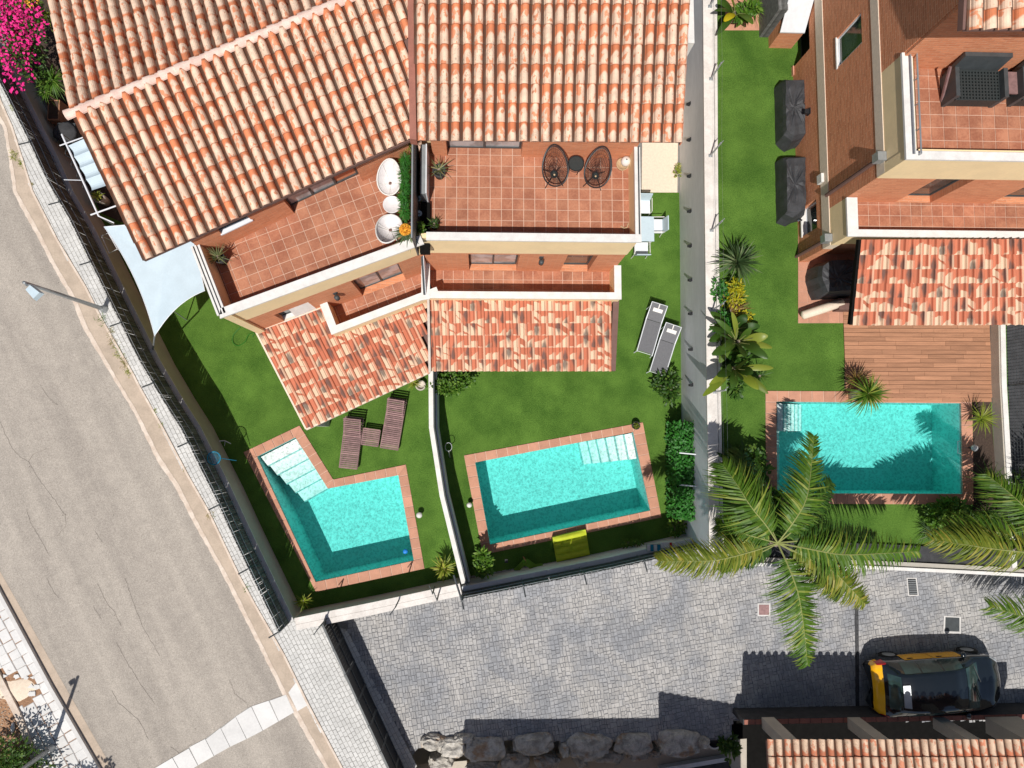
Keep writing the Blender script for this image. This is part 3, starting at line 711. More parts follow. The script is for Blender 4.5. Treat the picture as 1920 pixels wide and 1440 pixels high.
ob('gravel', g, 'gravel', kind='stuff', label='pale pebbles strewn on the bare orange soil at lower left', cat='gravel')
g = G(); c = P(24, 1364, .1); g.blob(c, (.07, .17, .05), 2, 8, 6, .1); ob('stone', g, 'white', smooth=True, label='long white stone lying on the orange soil at lower left', cat='stone')

# ---------------------------------------------------------------- lawns
SW = w_([(552, 1160), (700, 1130), (862, 1095)], 1.1); SE = w_([(866, 1101), (1012, 1072), (1137, 1047), (1300, 1010)], 1.1)
BWw = w_([(1313, -220), (1319, 0), (1322, 360), (1326, 720), (1331, 1035)], 2.8); BWe = w_([(1340, -220), (1344, 0), (1346, 360), (1351, 720), (1357, 1035)], 2.8)
LMl = w_([(804, 690), (805, 802), (825, 930), (850, 1032), (866, 1095)], 1.1)
sheet('lawn', WW[3:] + SW[1:] + LMl[::-1] + [P2(800, 300)], [wPLo], .0, 'lawn')
sheet('lawn', LMl + SE[1:] + [BWw[4], BWw[3], BWw[2], (BWw[2][0], P(1270, 361).y), P2(800, 361)], [wPMo], .0, 'lawn')
sheet('side_yard', [P2(-40, -60), P2(300, -60), P2(420, 500), P2(235, 420), P2(190, 400), P2(100, 220)], [], .006, 'soil')
sheet('patio', [P2(1205, 180), P2(1272, 180), P2(1270, 361), P2(1203, 361)], [], .004, 'sand')
up = sheet('upper_lawn', [BWe[0], BWe[1], BWe[2], BWe[3], P2(1352, 1055, N), P2(1900, 1075, N), P2(2100, 1080, N), P2(2100, -240, N), P2(1340, -240, N)], [wPRo], N, 'lawn')
# ---------------------------------------------------------------- garden walls
def bays(pts, n0, n1, step):
    q = resample(pts, .05); out = []; acc = 0; last = q[0]
    return q
t = thing('garden_wall', 'long grey rendered street wall of the left garden below the reed fence', 'wall', (*WW[6], 0))
g = G(); strip(g, WW, -.18, 0, 0, 1.06); ob('wall_body', g, 'taupe', t)
g = G(); strip(g, WW, -.20, .012, 1.06, 1.10); ob('coping', g, 'concrete', t)
t = thing('garden_wall', 'white topped low wall between left garden and driveway', 'wall', (*SW[1], 0))
g = G(); strip(g, SW, -.34, 0, 0, 1.05); ob('wall_body', g, 'taupe', t)
g = G(); strip(g, SW, -.19, .015, 1.05, 1.10); ob('coping', g, 'whitewall', t)
g = G(); strip(g, SW, -.37, -.20, 1.05, 1.088); ob('coping', g, 'whitewall', t)
t = thing('garden_wall', 'grey wall with black reed screen between middle garden and driveway', 'wall', (*SE[1], 0))
g = G(); strip(g, SE, -.2, 0, 0, 1.06); ob('wall_body', g, 'greywall', t)
g = G(); strip(g, SE, -.09, .012, 1.06, 1.10); ob('coping', g, 'greywall', t)
t = thing('garden_wall', 'thin white topped wall dividing the left and middle gardens', 'wall', (*LMl[2], 0))
g = G(); strip(g, LMl, .0, .26, 0, 1.04); ob('wall_body', g, 'greywall', t)
g = G(); strip(g, LMl, -.012, .14, 1.04, 1.10); ob('coping', g, 'white', t)
g = G(); strip(g, LMl, .16, .20, 1.04, 1.55); ob('screen_board', g, 'anthracite', t)
# boundary wall between middle and right plots: tall grey face, white top
t = thing('boundary_wall', 'tall grey retaining wall with white top between middle and right gardens', 'wall', (*BWw[2], 0))
g = G(); B2 = BWw; E2 = BWe
for i in range(4): g.prism([B2[i], B2[i + 1], E2[i + 1], E2[i]], 0, 2.74)
ob('wall_body', g, 'greywall', t)
g = G()
for i in range(4):
    m0 = Vector(B2[i]).lerp(Vector(E2[i]), .74); m1 = Vector(B2[i + 1]).lerp(Vector(E2[i + 1]), .74)
    g.prism([Vector(B2[i]) - Vector((.012, 0)), Vector(B2[i + 1]) - Vector((.012, 0)), m1, m0], 2.74, 2.80)
ob('coping', g, 'whitewall', t); g = G()
for i in range(4):
    m0 = Vector(B2[i]).lerp(Vector(E2[i]), .80); m1 = Vector(B2[i + 1]).lerp(Vector(E2[i + 1]), .80)
    g.prism([m0, m1, Vector(E2[i + 1]) + Vector((.01, 0)), Vector(E2[i]) + Vector((.01, 0))], 2.74, 2.79)
ob('coping', g, 'whitewall', t)
# slanting buttress end near the driveway
g = G(); q = [P(1262, 972, 0), P(1283, 1012, 0), P(1320, 1010, 0)]; g.prism([P2(1300, 1000, 1.1), P2(1300, 1018, 1.1), P2(1332, 1040, 1.1), P2(1332, 985, 1.1)], 0, 1.6); ob('wall_end', g, 'whitewall', t)
# wall lights
for k, y in enumerate((195, 262, 330, 396, 461, 525, 588, 655, 722)):
    p = P(1292, y, 1.3); X = lerp_line(BWw, 0).x
    for a, b in zip(BWw, BWw[1:]):
        if b[1] <= p.y <= a[1]: X = a[0] + (b[0] - a[0]) * (p.y - a[1]) / (b[1] - a[1])
    l = thing('wall_light', ('small black wall lamp on the grey boundary wall, %s from the top of the row' % ['first', 'second', 'third', 'fourth', 'fifth', 'sixth', 'seventh', 'eighth', 'ninth'][k]), 'wall lamp', (X, p.y, 1.3), 'lamps along the grey boundary wall')
    g = G(); g.box(X - .025, p.y - .05, 1.24, X - .001, p.y + .05, 1.40); ob('back_plate', g, 'black', l)
    g = G(); g.hexa([(X - .12, p.y - .035, 1.26), (X - .026, p.y - .05, 1.24), (X - .026, p.y + .05, 1.24), (X - .12, p.y + .035, 1.26)], [(X - .10, p.y - .03, 1.32), (X - .026, p.y - .045, 1.36), (X - .026, p.y + .045, 1.36), (X - .10, p.y + .03, 1.32)]); ob('lamp_head', g, 'black', l)
# wire fence posts on the boundary wall
t = thing('wire_fence', 'slender grey posts and wires standing on the white boundary wall', 'fence', (*BWw[2], 2.8))
pp = []
for x, y in ((1333, 148), (1331, 12), (1332, 292), (1334, 432), (1336, 580), (1340, 735), (1343, 882)):
    b = P(x, y, 2.8); pp.append(b); g = G(); g.tube([b - Vector((0, 0, .02)), b + Vector((0, 0, .98))], .026, 8); g.tube([b + Vector((0, 0, .80)), b + Vector((.10, .10, .92))], .012, 5); g.box(b.x - .06, b.y - .05, 2.80, b.x + .06, b.y + .05, 2.815); ob('post', g, 'steel', t)
pp.sort(key=lambda v: v.y); pp = [Vector((pp[0].x, BWw[4][1] + .1, 2.8))] + pp
g = G()
for z in (.3, .6, .95):
    for a, b in zip(pp, pp[1:]): g.tube([a + Vector((.03, 0, z)), b + Vector((.03, 0, z))], .0025, 3)
ob('wire', g, 'steel', t)
# walls round the upper garden
US = w_([(1352, 1038), (1420, 1046), (1640, 1052), (1860, 1063), (1990, 1070)], N + .25)
t = thing('garden_wall', 'white edged retaining wall of the right garden above the driveway', 'wall', (*US[2], 0))
g = G(); strip(g, US, -.24, 0, 0, N + .17); ob('wall_body', g, 'taupe', t)
g = G(); strip(g, US, -.25, -.15, N + .17, N + .23); ob('coping', g, 'white', t)
g = G(); strip(g, US, -.04, .50, N - .05, N + .10); ob('inner_shade_strip', g, 'gap', t)  # added dark strip, stands in for the shadow band behind the wall
UE = [P2(1854, 560, N), P2(1857, 720, N), P2(1872, 990, N), P2(1876, 1060, N)]
t = thing('garden_wall', 'narrow white topped wall at the right edge of the wooden deck', 'wall', (*UE[1], N))
g = G(); strip(g, UE, .0, .17, 0, N + .40); ob('wall_body', g, 'taupe2', t)
g = G(); strip(g, UE, .03, .19, N + .40, N + .45); ob('coping', g, 'white', t)
def reed_fence(label, pts, z0, h, side, step=.030, posts=(), mat='reed', rails=True, lean=0.0, group=None, hvar=.05):
    """reed screen: posts, rails, and the reeds of each bay joined into one panel"""
    t = thing('reed_fence', label, 'fence', (*pts[0], z0), group); L = [Vector(p) for p in offset_line(pts, side)]
    tot = sum((b - a).length for a, b in zip(L, L[1:])); rn = random.Random(len(label))
    nb = max(1, round(tot / 2.05))
    for b in range(nb):
        g = G(); n = int(tot / nb / step)
        for i in list(range(n)) + [k + .5 for k in range(n)]:
            if rn.random() < .03: continue
            p = lerp_line(L, (b + (i + .5) / n) / nb); hh = h * (1 - rn.random() * hvar); wv = step * rn.uniform(.5, .8); q = rn.uniform(-.012, .012); q2 = rn.uniform(-.015, .015) + lean
            d = (lerp_line(L, min(1, (b + (i + 1) / n) / nb)) - p); d = d.normalized() if d.length > 1e-6 else Vector((1, 0)); nn = Vector((-d.y, d.x))
            bb = p + nn * q; tt = p + nn * q2 + d * rn.uniform(-.03, .03)
            g.hexa([(*(bb - d * wv - nn * .006), z0), (*(bb + d * wv - nn * .006), z0), (*(bb + nn * .006), z0)], [(*(tt - d * wv - nn * .006), z0 + hh), (*(tt + d * wv - nn * .006), z0 + hh), (*(tt + nn * .006), z0 + hh)])
        ob('reed_panel', g, mat, t, kind='stuff')
    if rails:
        for z in (.12, h * .55, h * .95):
            g = G(); g.tube([(*p, z0 + z) for p in offset_line([tuple(x) for x in L], .03)], .012, 5); ob('rail', g, 'steel', t)
    for k in range(nb + 1):
        p = lerp_line(L, min(k / nb, .999)); g = G(); g.tube([(*p, z0 - .05), (*p, z0 + h * 1.02)], .03, 8); ob('post', g, 'anthracite', t)
        g = G(); d_ = (Vector(L[-1]) - Vector(L[0])).normalized(); n_ = Vector((-d_.y, d_.x)) * (1 if side < 0 else -1)
        g.tube([(*(p), z0 + h * .98), (*(p - n_ * .30), z0 + h + .10)], .022, 6); ob('post_arm', g, 'anthracite', t)
    return t
reed_fence('long weathered reed fence on the street wall of the left garden', WW, 1.10, 1.18, -.12, step=.024, mat='reed', hvar=.012)
reed_fence('dark reed screen on the wall between middle garden and driveway', SE, 1.08, 1.0, -.14, step=.04, mat='rattan')
def mesh_fence(label, pts, z0, h, nx=.10, nz=.12, mat='anthracite'):
    t = thing('mesh_fence', label, 'fence', (*pts[0], z0)); g = G(); tot = sum((Vector(b) - Vector(a)).length for a, b in zip(pts, pts[1:]))
    n = int(tot / nx)
    for i in range(n + 1): p = lerp_line(pts, min(.9999, i / n)); g.tube([(*p, z0), (*p, z0 + h)], .008, 4, caps=False)
    for j in range(int(h / nz) + 1): g.tube([(*lerp_line(pts, k / 20 if k < 20 else .9999), z0 + j * nz) for k in range(21)], .008, 4, caps=False)
    ob('wire_mesh', g, mat, t, kind='stuff')
    for k in range(max(2, int(tot / 2.2)) + 1):
        p = lerp_line(pts, min(.9999, k / max(2, int(tot / 2.2)))); g = G(); g.tube([(*p, z0 - .02), (*p, z0 + h + .05)], .025, 6); ob('post', g, mat, t)
    return t
mesh_fence('dark wire mesh fence beyond the deck at the right edge', offset_line(UE, .26), N + .05, 1.3)
sheet('side_path', [P2(1886, 540, N), P2(2100, 540, N), P2(2100, 1075, N), P2(1900, 1075, N)], [], N + .006, 'gap')
for x, y in ((612, 1160), (748, 1125)):
    b = P(x, y, 1.1); t = thing('fence_post', 'short dark post on the white wall, %s one' % ('left' if x < 700 else 'right'), 'post', b, 'posts on the white topped wall')
    g = G(); g.tube([b, b + Vector((0, 0, .95))], .022, 6); ob('pole', g, 'anthracite', t)
    g = G(); g.tube([b + Vector((0, 0, .95)), b + Vector((-.16, -.22, 1.0))], .016, 5); ob('arm', g, 'anthracite', t)
b0, b1 = P(823, 1112, 1.1), P(832, 1085, 1.1)
t = thing('fence_post', 'pair of dark posts on the white wall beside the yellow green spiky plant', 'post', b0)
for b in (b0, P(815, 1100, 1.1)): g = G(); g.tube([b, b + Vector((0, 0, 1.0))], .024, 6); g.tube([b + Vector((0, 0, 1.0)), b + Vector((-.1, .25, 1.0))], .015, 5); ob('pole', g, 'anthracite', t)
b = P(868, 1110, 1.1); t = thing('fence_post', 'tall dark post where the dividing garden wall meets the driveway wall', 'post', b)
g = G(); g.tube([b, b + Vector((0, 0, 1.25))], .035, 8); ob('pole', g, 'anthracite', t); g = G(); g.tube([b + Vector((0, 0, 1.2)), b + Vector((-.25, .75, 1.15))], .03, 8); ob('arm', g, 'anthracite', t)

# ---------------------------------------------------------------- swimming pools
def mitre(outer, inner, n_per_m=3.0):
    pass
def pool(label, outer, inner, z, depth, steps, cop_skip=(), wl=.10):
    cx, cy = sum(p[0] for p in inner) / len(inner), sum(p[1] for p in inner) / len(inner)
    t = thing('swimming_pool', label, 'swimming pool', (cx, cy, z)); g = G(); O = ccw(inner); n = len(O)
    for i in range(n):                                                    # basin walls and floor
        a, b = O[i], O[(i + 1) % n]; g.poly([(*b, z - .005), (*a, z - .005), (*a, z - depth), (*b, z - depth)])
    from mathutils.geometry import tessellate_polygon as tp
    for f in tp([[Vector((*p, 0)) for p in O]]): g.poly([(*O[i], z - depth) for i in f])
    ob('basin', g, 'poolfloor', t)
    outer = list(outer); inner = list(inner)
    for i in range(len(outer)):
        if i in cop_skip: continue
        a, b, c, d = Vector(outer[i]), Vector(outer[(i + 1) % len(outer)]), Vector(inner[(i + 1) % len(inner)]), Vector(inner[i])
        e_ = (b - a); Le = e_.length; e_ /= Le; n_ = Vector((-e_.y, e_.x)); m = max(2, round(Le / .36)); quad = [tuple(a), tuple(b), tuple(c), tuple(d)]
        for k in range(-2, m + 2):
            t0, t1 = Le * k / m + .010, Le * (k + 1) / m - .010
            if k == -2: t0 -= 2
            if k == m + 1: t1 += 2
            q = clip(quad, [tuple(a + e_ * t0 - n_ * 3), tuple(a + e_ * t1 - n_ * 3), tuple(a + e_ * t1 + n_ * 3), tuple(a + e_ * t0 + n_ * 3)])
            if len(q) < 3 or area(q) < .004: continue
            q = [Vector(p) for p in q]; cc = sum(q, Vector((0, 0))) / len(q); q2 = [cc + (p - cc) * .985 for p in q]; g = G(); g.prism([tuple(p) for p in q2], z - .01, z + RND.uniform(.028, .034)); ob('coping_tile', g, 'coping', t)
    g = G()
    for i in range(len(outer)):
        if i in cop_skip: continue
        j = (i + 1) % len(outer); g.prism([outer[i], outer[j], inner[j], inner[i]], z - .06, z + .012)
    ob('coping_bed', g, 'grout', t)
    for q, dz in steps:
        g = G(); g.prism(q, z - depth + .002, z - dz); so_ = ob('step', g, 'poolpaint', t)
        a_, b_, c_, d_ = [Vector(p) for p in q]; f_ = .035 / max(.1, (c_ - b_).length); g = G(); g.prism([tuple(d_.lerp(a_, f_)), tuple(c_.lerp(b_, f_)), tuple(c_), tuple(d_)], z - dz - .02, z - dz + .004); ob('riser_shade', g, 'riser_shade', so_)  # teal strip at the step edge stands in for the riser's shade
    g = G(); ins = []; zt = z - wl
    O2 = [Vector(p) for p in O]
    for i in range(n):
        a, b, c = O2[i - 1], O2[i], O2[(i + 1) % n]; d1, d2 = (b - a).normalized(), (c - b).normalized(); m_ = Vector((-(d1 + d2).y, (d1 + d2).x)).normalized(); ins.append(b - m_ * .006 / max(.3, m_.dot(Vector((-d1.y, d1.x)))))
    k = len(g.v); g.v += [(*p, zt) for p in ins] + [(*p, z - depth - .02) for p in ins]
    for f in tp([[Vector((*p, 0)) for p in ins]]):
        a_, b_, c_ = [ins[i] for i in f]; s_ = (b_ - a_).cross(c_ - a_)
        f = tuple(f) if s_ > 0 else tuple(f)[::-1]
        g.f.append(f); g.mi.append(0); g.f.append(tuple(i + n for i in f[::-1])); g.mi.append(1)
    for i in range(n): j = (i + 1) % n; g.f.append((i, i + n, j + n, j)); g.mi.append(1)
    ob('water', g, ['water', 'waterside'], t)
    return t
def stepquads(TLp, TRp, BLp, BRp, n, z, d0, d1, along='v'):
    TL, TR, BL, BR = [Vector(P2(*p, z)) for p in (TLp, TRp, BLp, BRp)]; out = []
    for k in range(n):
        a, b = k / n, (k + 1) / n
        q = [TL.lerp(BL, a), TR.lerp(BR, a), TR.lerp(BR, b), TL.lerp(BL, b)]
        out.append(([tuple(p) for p in q], d0 + (d1 - d0) * k / max(1, n - 1)))
    return out
pool('turquoise pool with an angled leg of white steps in the left garden', wPLo, wPLi, 0, 1.45, stepquads((487, 857), (553, 823), (557, 947), (613, 916), 5, 0, .13, 1.05))
pool('slanting rectangular turquoise pool with six white corner steps in the middle garden', wPMo, wPMi, 0, 1.45, stepquads((1186, 812), (1195, 860), (1093, 831), (1103, 874), 6, 0, .13, 1.2))
st = stepquads((1461, 756), (1461, 808), (1534, 756), (1534, 808), 6, N, .14, 1.1)
st.append(([P2(1459, 809, N), P2(1472, 809, N), P2(1473, 923, N), P2(1459, 923, N)], .45))
pool('rectangular turquoise pool shaded by palm fronds beside the wooden deck', wPRo, wPRi, N, 1.45, st, ())
# ---------------------------------------------------------------- wooden deck
dk = [P2(1583, 600, N), P2(1856, 600, N), P2(1858, 754, N), P2(1583, 752, N)]
db = sheet('wooden_deck', dk, [], N + .02, 'darkbrown', kind=None, label='wooden deck of long brown planks above the right hand pool', cat='deck')
y0, y1 = P(1700, 754, N).y, P(1700, 560, N).y; x0, x1 = P(1583, 680, N).x, P(1857, 680, N).x; nr = 24; rh = (y1 - y0) / nr
for j in range(nr):
    x = x0 - RND.uniform(0, 1.2) if j % 2 else x0
    while x < x1:
        wv = RND.uniform(1.1, 1.8); a, b = max(x, x0) + .003, min(x + wv, x1) - .003
        if b - a > .06: g = G(); g.box(a, y0 + j * rh + .006, N + .022, b, y0 + (j + 1) * rh - .006, N + .045 + RND.uniform(0, .002)); ob('plank', g, 'deck', db)
        x += wv
lt = [P2(1496, 440, N), P2(1640, 440, N), P2(1640, 606, N), P2(1496, 606, N)]
fb = sheet('patio', lt, [], N + .012, 'grout')
floor_tiles(fb, lt, N + .013, 0, .33, mat='coping', off=(P(1496, 606, N).x, P(1496, 606, N).y), gap=.012, name='patio_tile')
# planting beds
sheet('planting_bed', w_([(1824, 752), (1857, 752), (1872, 960), (1824, 960)], N), [], N + .006, 'soil')
sheet('planting_bed', w_([(1363, -40), (1438, -40), (1438, 57), (1358, 57)], N), [], N + .006, 'coping')
# ================================================================ HOUSES
ZT, ZP, ZB, ZBP = 5.75, 6.55, 2.9, 3.75                 # terrace floor, its parapet, balcony floor, its parapet
# ---------------- middle house
XW, XE = P(797, 500, 4.5).x, P(1200, 452, ZP).x - .03
YS = P(1000, 508.5, ZB).y; YN = P(1000, 295, ZT).y
hM = thing('terraced_house', 'middle house with square terracotta terrace and straight tiled roof', 'house', (0, 7, 0))
Mb = [0, ZB - .1]
wall('ground_wall', hM, (XW, YS), (XE, YS), 0, ZB - .02, .28, 'cream')
ux = lambda x, z=ZB + .9: P(x, 480, z).x - XW
# door and window openings of the first floor, seen steeply from above
d0, d1 = P(880, 508, ZB).x - XW, P(968, 508, ZB).x - XW; w0, w1 = P(1052, 508, ZB + .3).x - XW, P(1104, 508, ZB + .3).x - XW
opsM = [(d0, d1, ZB, ZB + 1.95), (w0, w1, ZB + .02, ZB + 1.95)]
wM = wall('brick_wall', hM, (XW, YS), (XE, YS), ZB - .02, 5.02, .26, 'brick', opsM)
window(hM, (XW, YS), (XE, YS), d0, d1, ZB + .02, ZB + 1.95, .2, 2, 'glass_pale', sill=None, name='sliding_door')
window(hM, (XW, YS), (XE, YS), w0, w1, ZB + .06, ZB + 1.95, .2, 1, 'glass', sill=None)
yiP = P(1000, 437, ZP).y - .012
g = G(); g.box(XW, YS - .015, 5.02, XE + .015, yiP, ZP - .07); ob('cream_band', g, 'cream', hM)
g = G(); g.box(XE - .02, yiP, 5.02, XE + .012, YN + 3, ZT - .1); g.box(XE - .24, YS + .25, 0, XE - .02, YN + 3, ZT - .1); ob('side_wall', g, 'cream', hM)
g = G(); g.box(P(1191, 400, ZP).x + .012, yiP, ZT - .1, XE + .012, YN, ZP - .07); ob('parapet', g, 'cream', hM)
g = G(); xo = P(1203, 452, ZP).x; yo = P(1000, 452, ZP).y; yi = P(1000, 437, ZP).y; xi = P(1191, 400, ZP).x; xl = P(799, 452, ZP).x
g.box(xl, yo, ZP - .07, xo, yi, ZP); ob('coping', g, 'white', hM)
g = G(); g.box(xi, yi, ZP - .07, xo - .07, YN, ZP); g.box(xo - .035, yi, ZP - .07, xo, YN, ZP - .02); ob('coping', g, 'white', hM)
g = G(); g.box(xo - .068, yi, ZP - .05, xo - .037, YN, ZP + .03); ob('rail', g, 'anthracite', hM)
fl = G(); fl.box(XW + .02, YS + .05, ZT - .25, XE - .03, YN + .3, ZT); fM = ob('terrace_floor', fl, 'grout', hM)
tp_ = [P2(806, 250, ZT), P2(1186, 250, ZT), P2(1186, 446, ZT), P2(806, 446, ZT)]
sM = (P(1173, 360, ZT).x - P(847, 360, ZT).x) / 15.2
floor_tiles(fM, tp_, ZT, 0, .293, off=(P(835, 392, ZT).x, P(835, 392, ZT).y))
# north wall of the terrace with its sliding doors
A0, A1 = (P(812, 292, ZT).x, YN), (P(1186, 295, ZT).x, YN)
s0, s1 = P(839, 292, ZT).x - A0[0], P(977, 295, ZT).x - A0[0]
wall('brick_wall', hM, A0, (XE, YN), ZT, 8.3, .25, 'brick', [(s0, s1, ZT, ZT + 2.1)])
window(hM, A0, A1, s0, s1, ZT + .012, ZT + 2.1, .22, 2, 'glass_pale', sill=None, fw=.06, name='sliding_door')
g = G(); g.box(XW, YN + .26, ZT, XE - .02, YN + 6, 8.0); ob('upper_storey', g, 'cream', hM)
# roof
zE = 8.30; rTL, rTR = P(775, -70, 9.35), P(1296, -70, 9.35); rBL, rBR = P(778, 262, zE), P(1278, 266, zE)
g = G(); th = Vector((0, 0, .06)); q = [rBL, rBR, rTR, rTL]; g.hexa([p - th for p in q], q); rfM = ob('roof', g, 'darkbrown', hM)
bM_ = [262]
nrM = ((rBL - rTL).length) / .405
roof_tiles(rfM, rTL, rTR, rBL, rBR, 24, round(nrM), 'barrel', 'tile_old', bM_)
g = G(); g.hexa([rBR + Vector((-.02, -.02, -.16)), rBR + Vector((.012, -.02, -.16)), rTR + Vector((.012, 0, -.16)), rTR + Vector((-.02, 0, -.16))], [rBR + Vector((-.02, -.02, .02)), rBR + Vector((.012, -.02, .02)), rTR + Vector((.012, 0, .02)), rTR + Vector((-.02, 0, .02))]); ob('verge_board', g, 'tile_pale', hM)
# white down pipe and bay at the far corner
g = G(); p = P(1293, 40, 6); g.box(p.x - .05, p.y - .6, 0, p.x + .12, p.y + 3, 6.0); ob('chimney_shaft', g, 'white', hM)
# balcony
yb0 = P(1000, 560, ZBP).y; yb1 = P(1000, 547, ZBP).y; xb = P(1165, 530, ZBP).x; xbi = P(1152, 530, ZBP).x; xbl = P(800, 550, ZBP).x
g = G(); g.box(xbl, yb0 + .02, ZB - .25, xb - .02, YS - .005, ZB); fb_ = ob('balcony_floor', g, 'grout', hM)
floor_tiles(fb_, [(xbl, yb0 + .03), (xb - .05, yb0 + .03), (xb - .05, YS), (xbl, YS)], ZB, 0, .30, off=(P(831, 533, ZB).x, P(831, 524, ZB).y))
g = G(); g.box(xbl, yb0 + .02, ZB - .5, xb - .02, yb1 - .01, ZBP - .06); g.box(xbi + .01, yb1 - .01, ZB - .5, xb - .02, YS + .0, ZBP - .06); ob('balcony_parapet', g, 'cream', hM)
g = G(); g.box(xbl - .06, yb0, ZBP - .06, xb, yb1, ZBP); g.box(xbi, yb1, ZBP - .06, xb, YS - .003, ZBP); ob('coping', g, 'white', hM)
# porch roof below
pTL, pTR, pBL, pBR = P(800, 558, 3.3), P(1146, 558, 3.3), P(806, 694, 2.6), P(1146, 694, 2.6)
g = G(); q = [pBL, pBR, pTR, pTL]; g.hexa([p - th for p in q], q); pf = ob('porch_roof', g, 'darkbrown', hM)
roof_tiles(pf, pTL, pTR, pBL, pBR, 26, 6, 'mixed', 'tile_new', bM_)
g = G(); x0, x1 = P(1147, 630, 3).x, P(1158, 630, 3).x; q = [(x0, pBL.y - .01), (x1, pBL.y - .01), (x1, pTL.y), (x0, pTL.y)]
g.hexa([(q[0][0], q[0][1], 2.45), (q[1][0], q[1][1], 2.45), (q[2][0], q[2][1], 3.15), (q[3][0], q[3][1], 3.15)], [(q[0][0], q[0][1], 2.62), (q[1][0], q[1][1], 2.62), (q[2][0], q[2][1], 3.32), (q[3][0], q[3][1], 3.32)]); ob('porch_side_board', g, 'darkbrown', hM)
for xx in (P(815, 690, 2.4).x, P(1135, 690, 2.4).x): g = G(); g.box(xx - .11, pBL.y + 1.2, 0, xx + .11, pBL.y + 1.42, 2.62); ob('porch_post', g, 'cream', hM)
# wall lamps on the facade
def facade_lamp(A, B, px, py, z, out, name, label, parent=None):
    p = P(px, py, z); A_, B_ = Vector(A[:2]), Vector(B[:2]); d = (B_ - A_).normalized(); u = (Vector((p.x, p.y)) - A_).dot(d)
    t = thing('wall_light', label, 'wall lamp', onwall(A, B, u, z)); n = Vector((d.y, -d.x))
    f = lambda a, o, zz: onwall(A, B, u + a, zz, o)
    g = G(); g.hexa([f(-.06, .0, z - .1), f(-.06, .02, z - .1), f(.06, .02, z - .1), f(.06, .0, z - .1)][::-1], [f(-.06, .0, z + .1), f(-.06, .02, z + .1), f(.06, .02, z + .1), f(.06, .0, z + .1)][::-1]); ob('back_plate', g, 'anthracite', t)
    g = G(); g.lathe(f(0, out, z - .1), [(.0, -.0), (.075, 0), (.075, .16), (.05, .2), (0, .2)], 10); ob('lamp_head', g, 'anthracite', t, smooth=True)
    g = G(); g.tube([f(0, .02, z), f(0, out - .06, z)], .02, 6); ob('arm', g, 'anthracite', t)
facade_lamp((XW, YS), (XE, YS), 1015, 480, 4.6, .14, '', 'dark drum wall lamp on the brick wall above the straight balcony')

# ---------------- left house (turned about twenty degrees)
hL = thing('terraced_house', 'left house turned at an angle, with a long pink ridge across its tiled roof', 'house', (-5, 6, 0))
La, Lb = Vector(P2(640, 570, ZB)), Vector(P2(782, 516, ZB)); dL = (Lb - La).normalized(); nL = Vector((-dL.y, dL.x))      # facade line
cSW = P(412, 597, ZP); uW = (Vector((cSW.x, cSW.y)) - La).dot(dL) + .06; uE = (Vector((XW, YS)) - La).dot(dL)
FA, FB = La + dL * uW, La + dL * (uE - .02)
FBend = (XW - .0, YS)
wall('ground_wall', hL, FA, FB, 0, ZB - .02, .28, 'brick')
def uL(px, py, z): p = P(px, py, z); return (Vector((p.x, p.y)) - FA).dot(dL)
dd0, dd1 = uL(681, 556, ZB), uL(761, 524, ZB)
n0, n1 = uL(545, 592, ZB + 1.2), uL(588, 578, ZB + 1.0)
wall('brick_wall', hL, FA, FB, ZB - .02, 5.02, .26, 'brick', [(dd0, dd1, ZB, ZB + 2.0), (n0 - .35, n1, ZB + .5, ZB + 1.55)])
window(hL, FA, FB, dd0, dd1, ZB + .02, ZB + 2.0, .2, 2, 'glass_pale', sill=None, name='sliding_door')
window(hL, FA, FB, n0 - .35, n1, ZB + .5, ZB + 1.55, .16, 1, 'glass', sill='white')
g = G(); a, b = FA + dL * (n0 - .0), FA + dL * n1; o = -nL * .02
g.hexa([(*(a - nL * .005), ZB + .54), (*(b - nL * .005), ZB + .54), (*(b + nL * .15), ZB + .54), (*(a + nL * .15), ZB + .54)], [(*(a - nL * .0), ZB + .60), (*(b - nL * .0), ZB + .60), (*(b + nL * .15), ZB + 1.3), (*(a + nL * .15), ZB + 1.3)]); ob('window_blind', g, 'white', hL)
# terrace floor and parapets
Wo = [Vector(P2(357, 463, ZP)), Vector(P2(407, 592, ZP))]; Wi = [Vector(P2(377, 463, ZP)), Vector(P2(425, 575, ZP))]
So = [Vector(P2(412, 597, ZP)), Vector(P2(795, 457, ZP))]; Si = [Vector(P2(413, 578, ZP)), Vector(P2(788, 441, ZP))]
dI = (Si[0] - FA).dot(nL) - .012
tfl = [P2(384, 474, ZT), P2(424, 590, ZT), P2(790, 455, ZT), P2(790, 262, ZT), P2(700, 320, ZT)]
g = G(); g.prism([FA + nL * .1, FB + nL * .1, Vector((XW, YN + 1.5)), Vector(P2(360, 420, ZT))], ZT - .25, ZT); fL = ob('terrace_floor', g, 'grout', hL)
angF = math.atan2(dL.y, dL.x)
tq = ccw([tuple(FA + nL * .05), tuple(FB), (P(772, 440, ZT).x, P(772, 440, ZT).y), (P(772, 270, ZT).x, P(772, 270, ZT).y), P2(384, 460, ZT)])
floor_tiles(fL, [tuple(FA + nL * .05), tuple(FB + nL * .05), (P(775, 440, ZT).x, P(775, 255, ZT).y), P2(374, 458, ZT)], ZT, angF, .293, off=(.05, .12))
g = G(); g.prism([FA - nL * .015, FB - nL * .015, FB + nL * dI, FA + nL * dI], 5.02, ZP - .07); ob('cream_band', g, 'cream', hL)
g = G(); g.prism([So[0], So[1], Si[1], Si[0]], ZP - .07, ZP); ob('coping', g, 'white', hL)
WB = Vector(P2(357, 463, ZP)); wd = (Wo[1] - Wo[0]).normalized(); wn = Vector((-wd.y, wd.x))
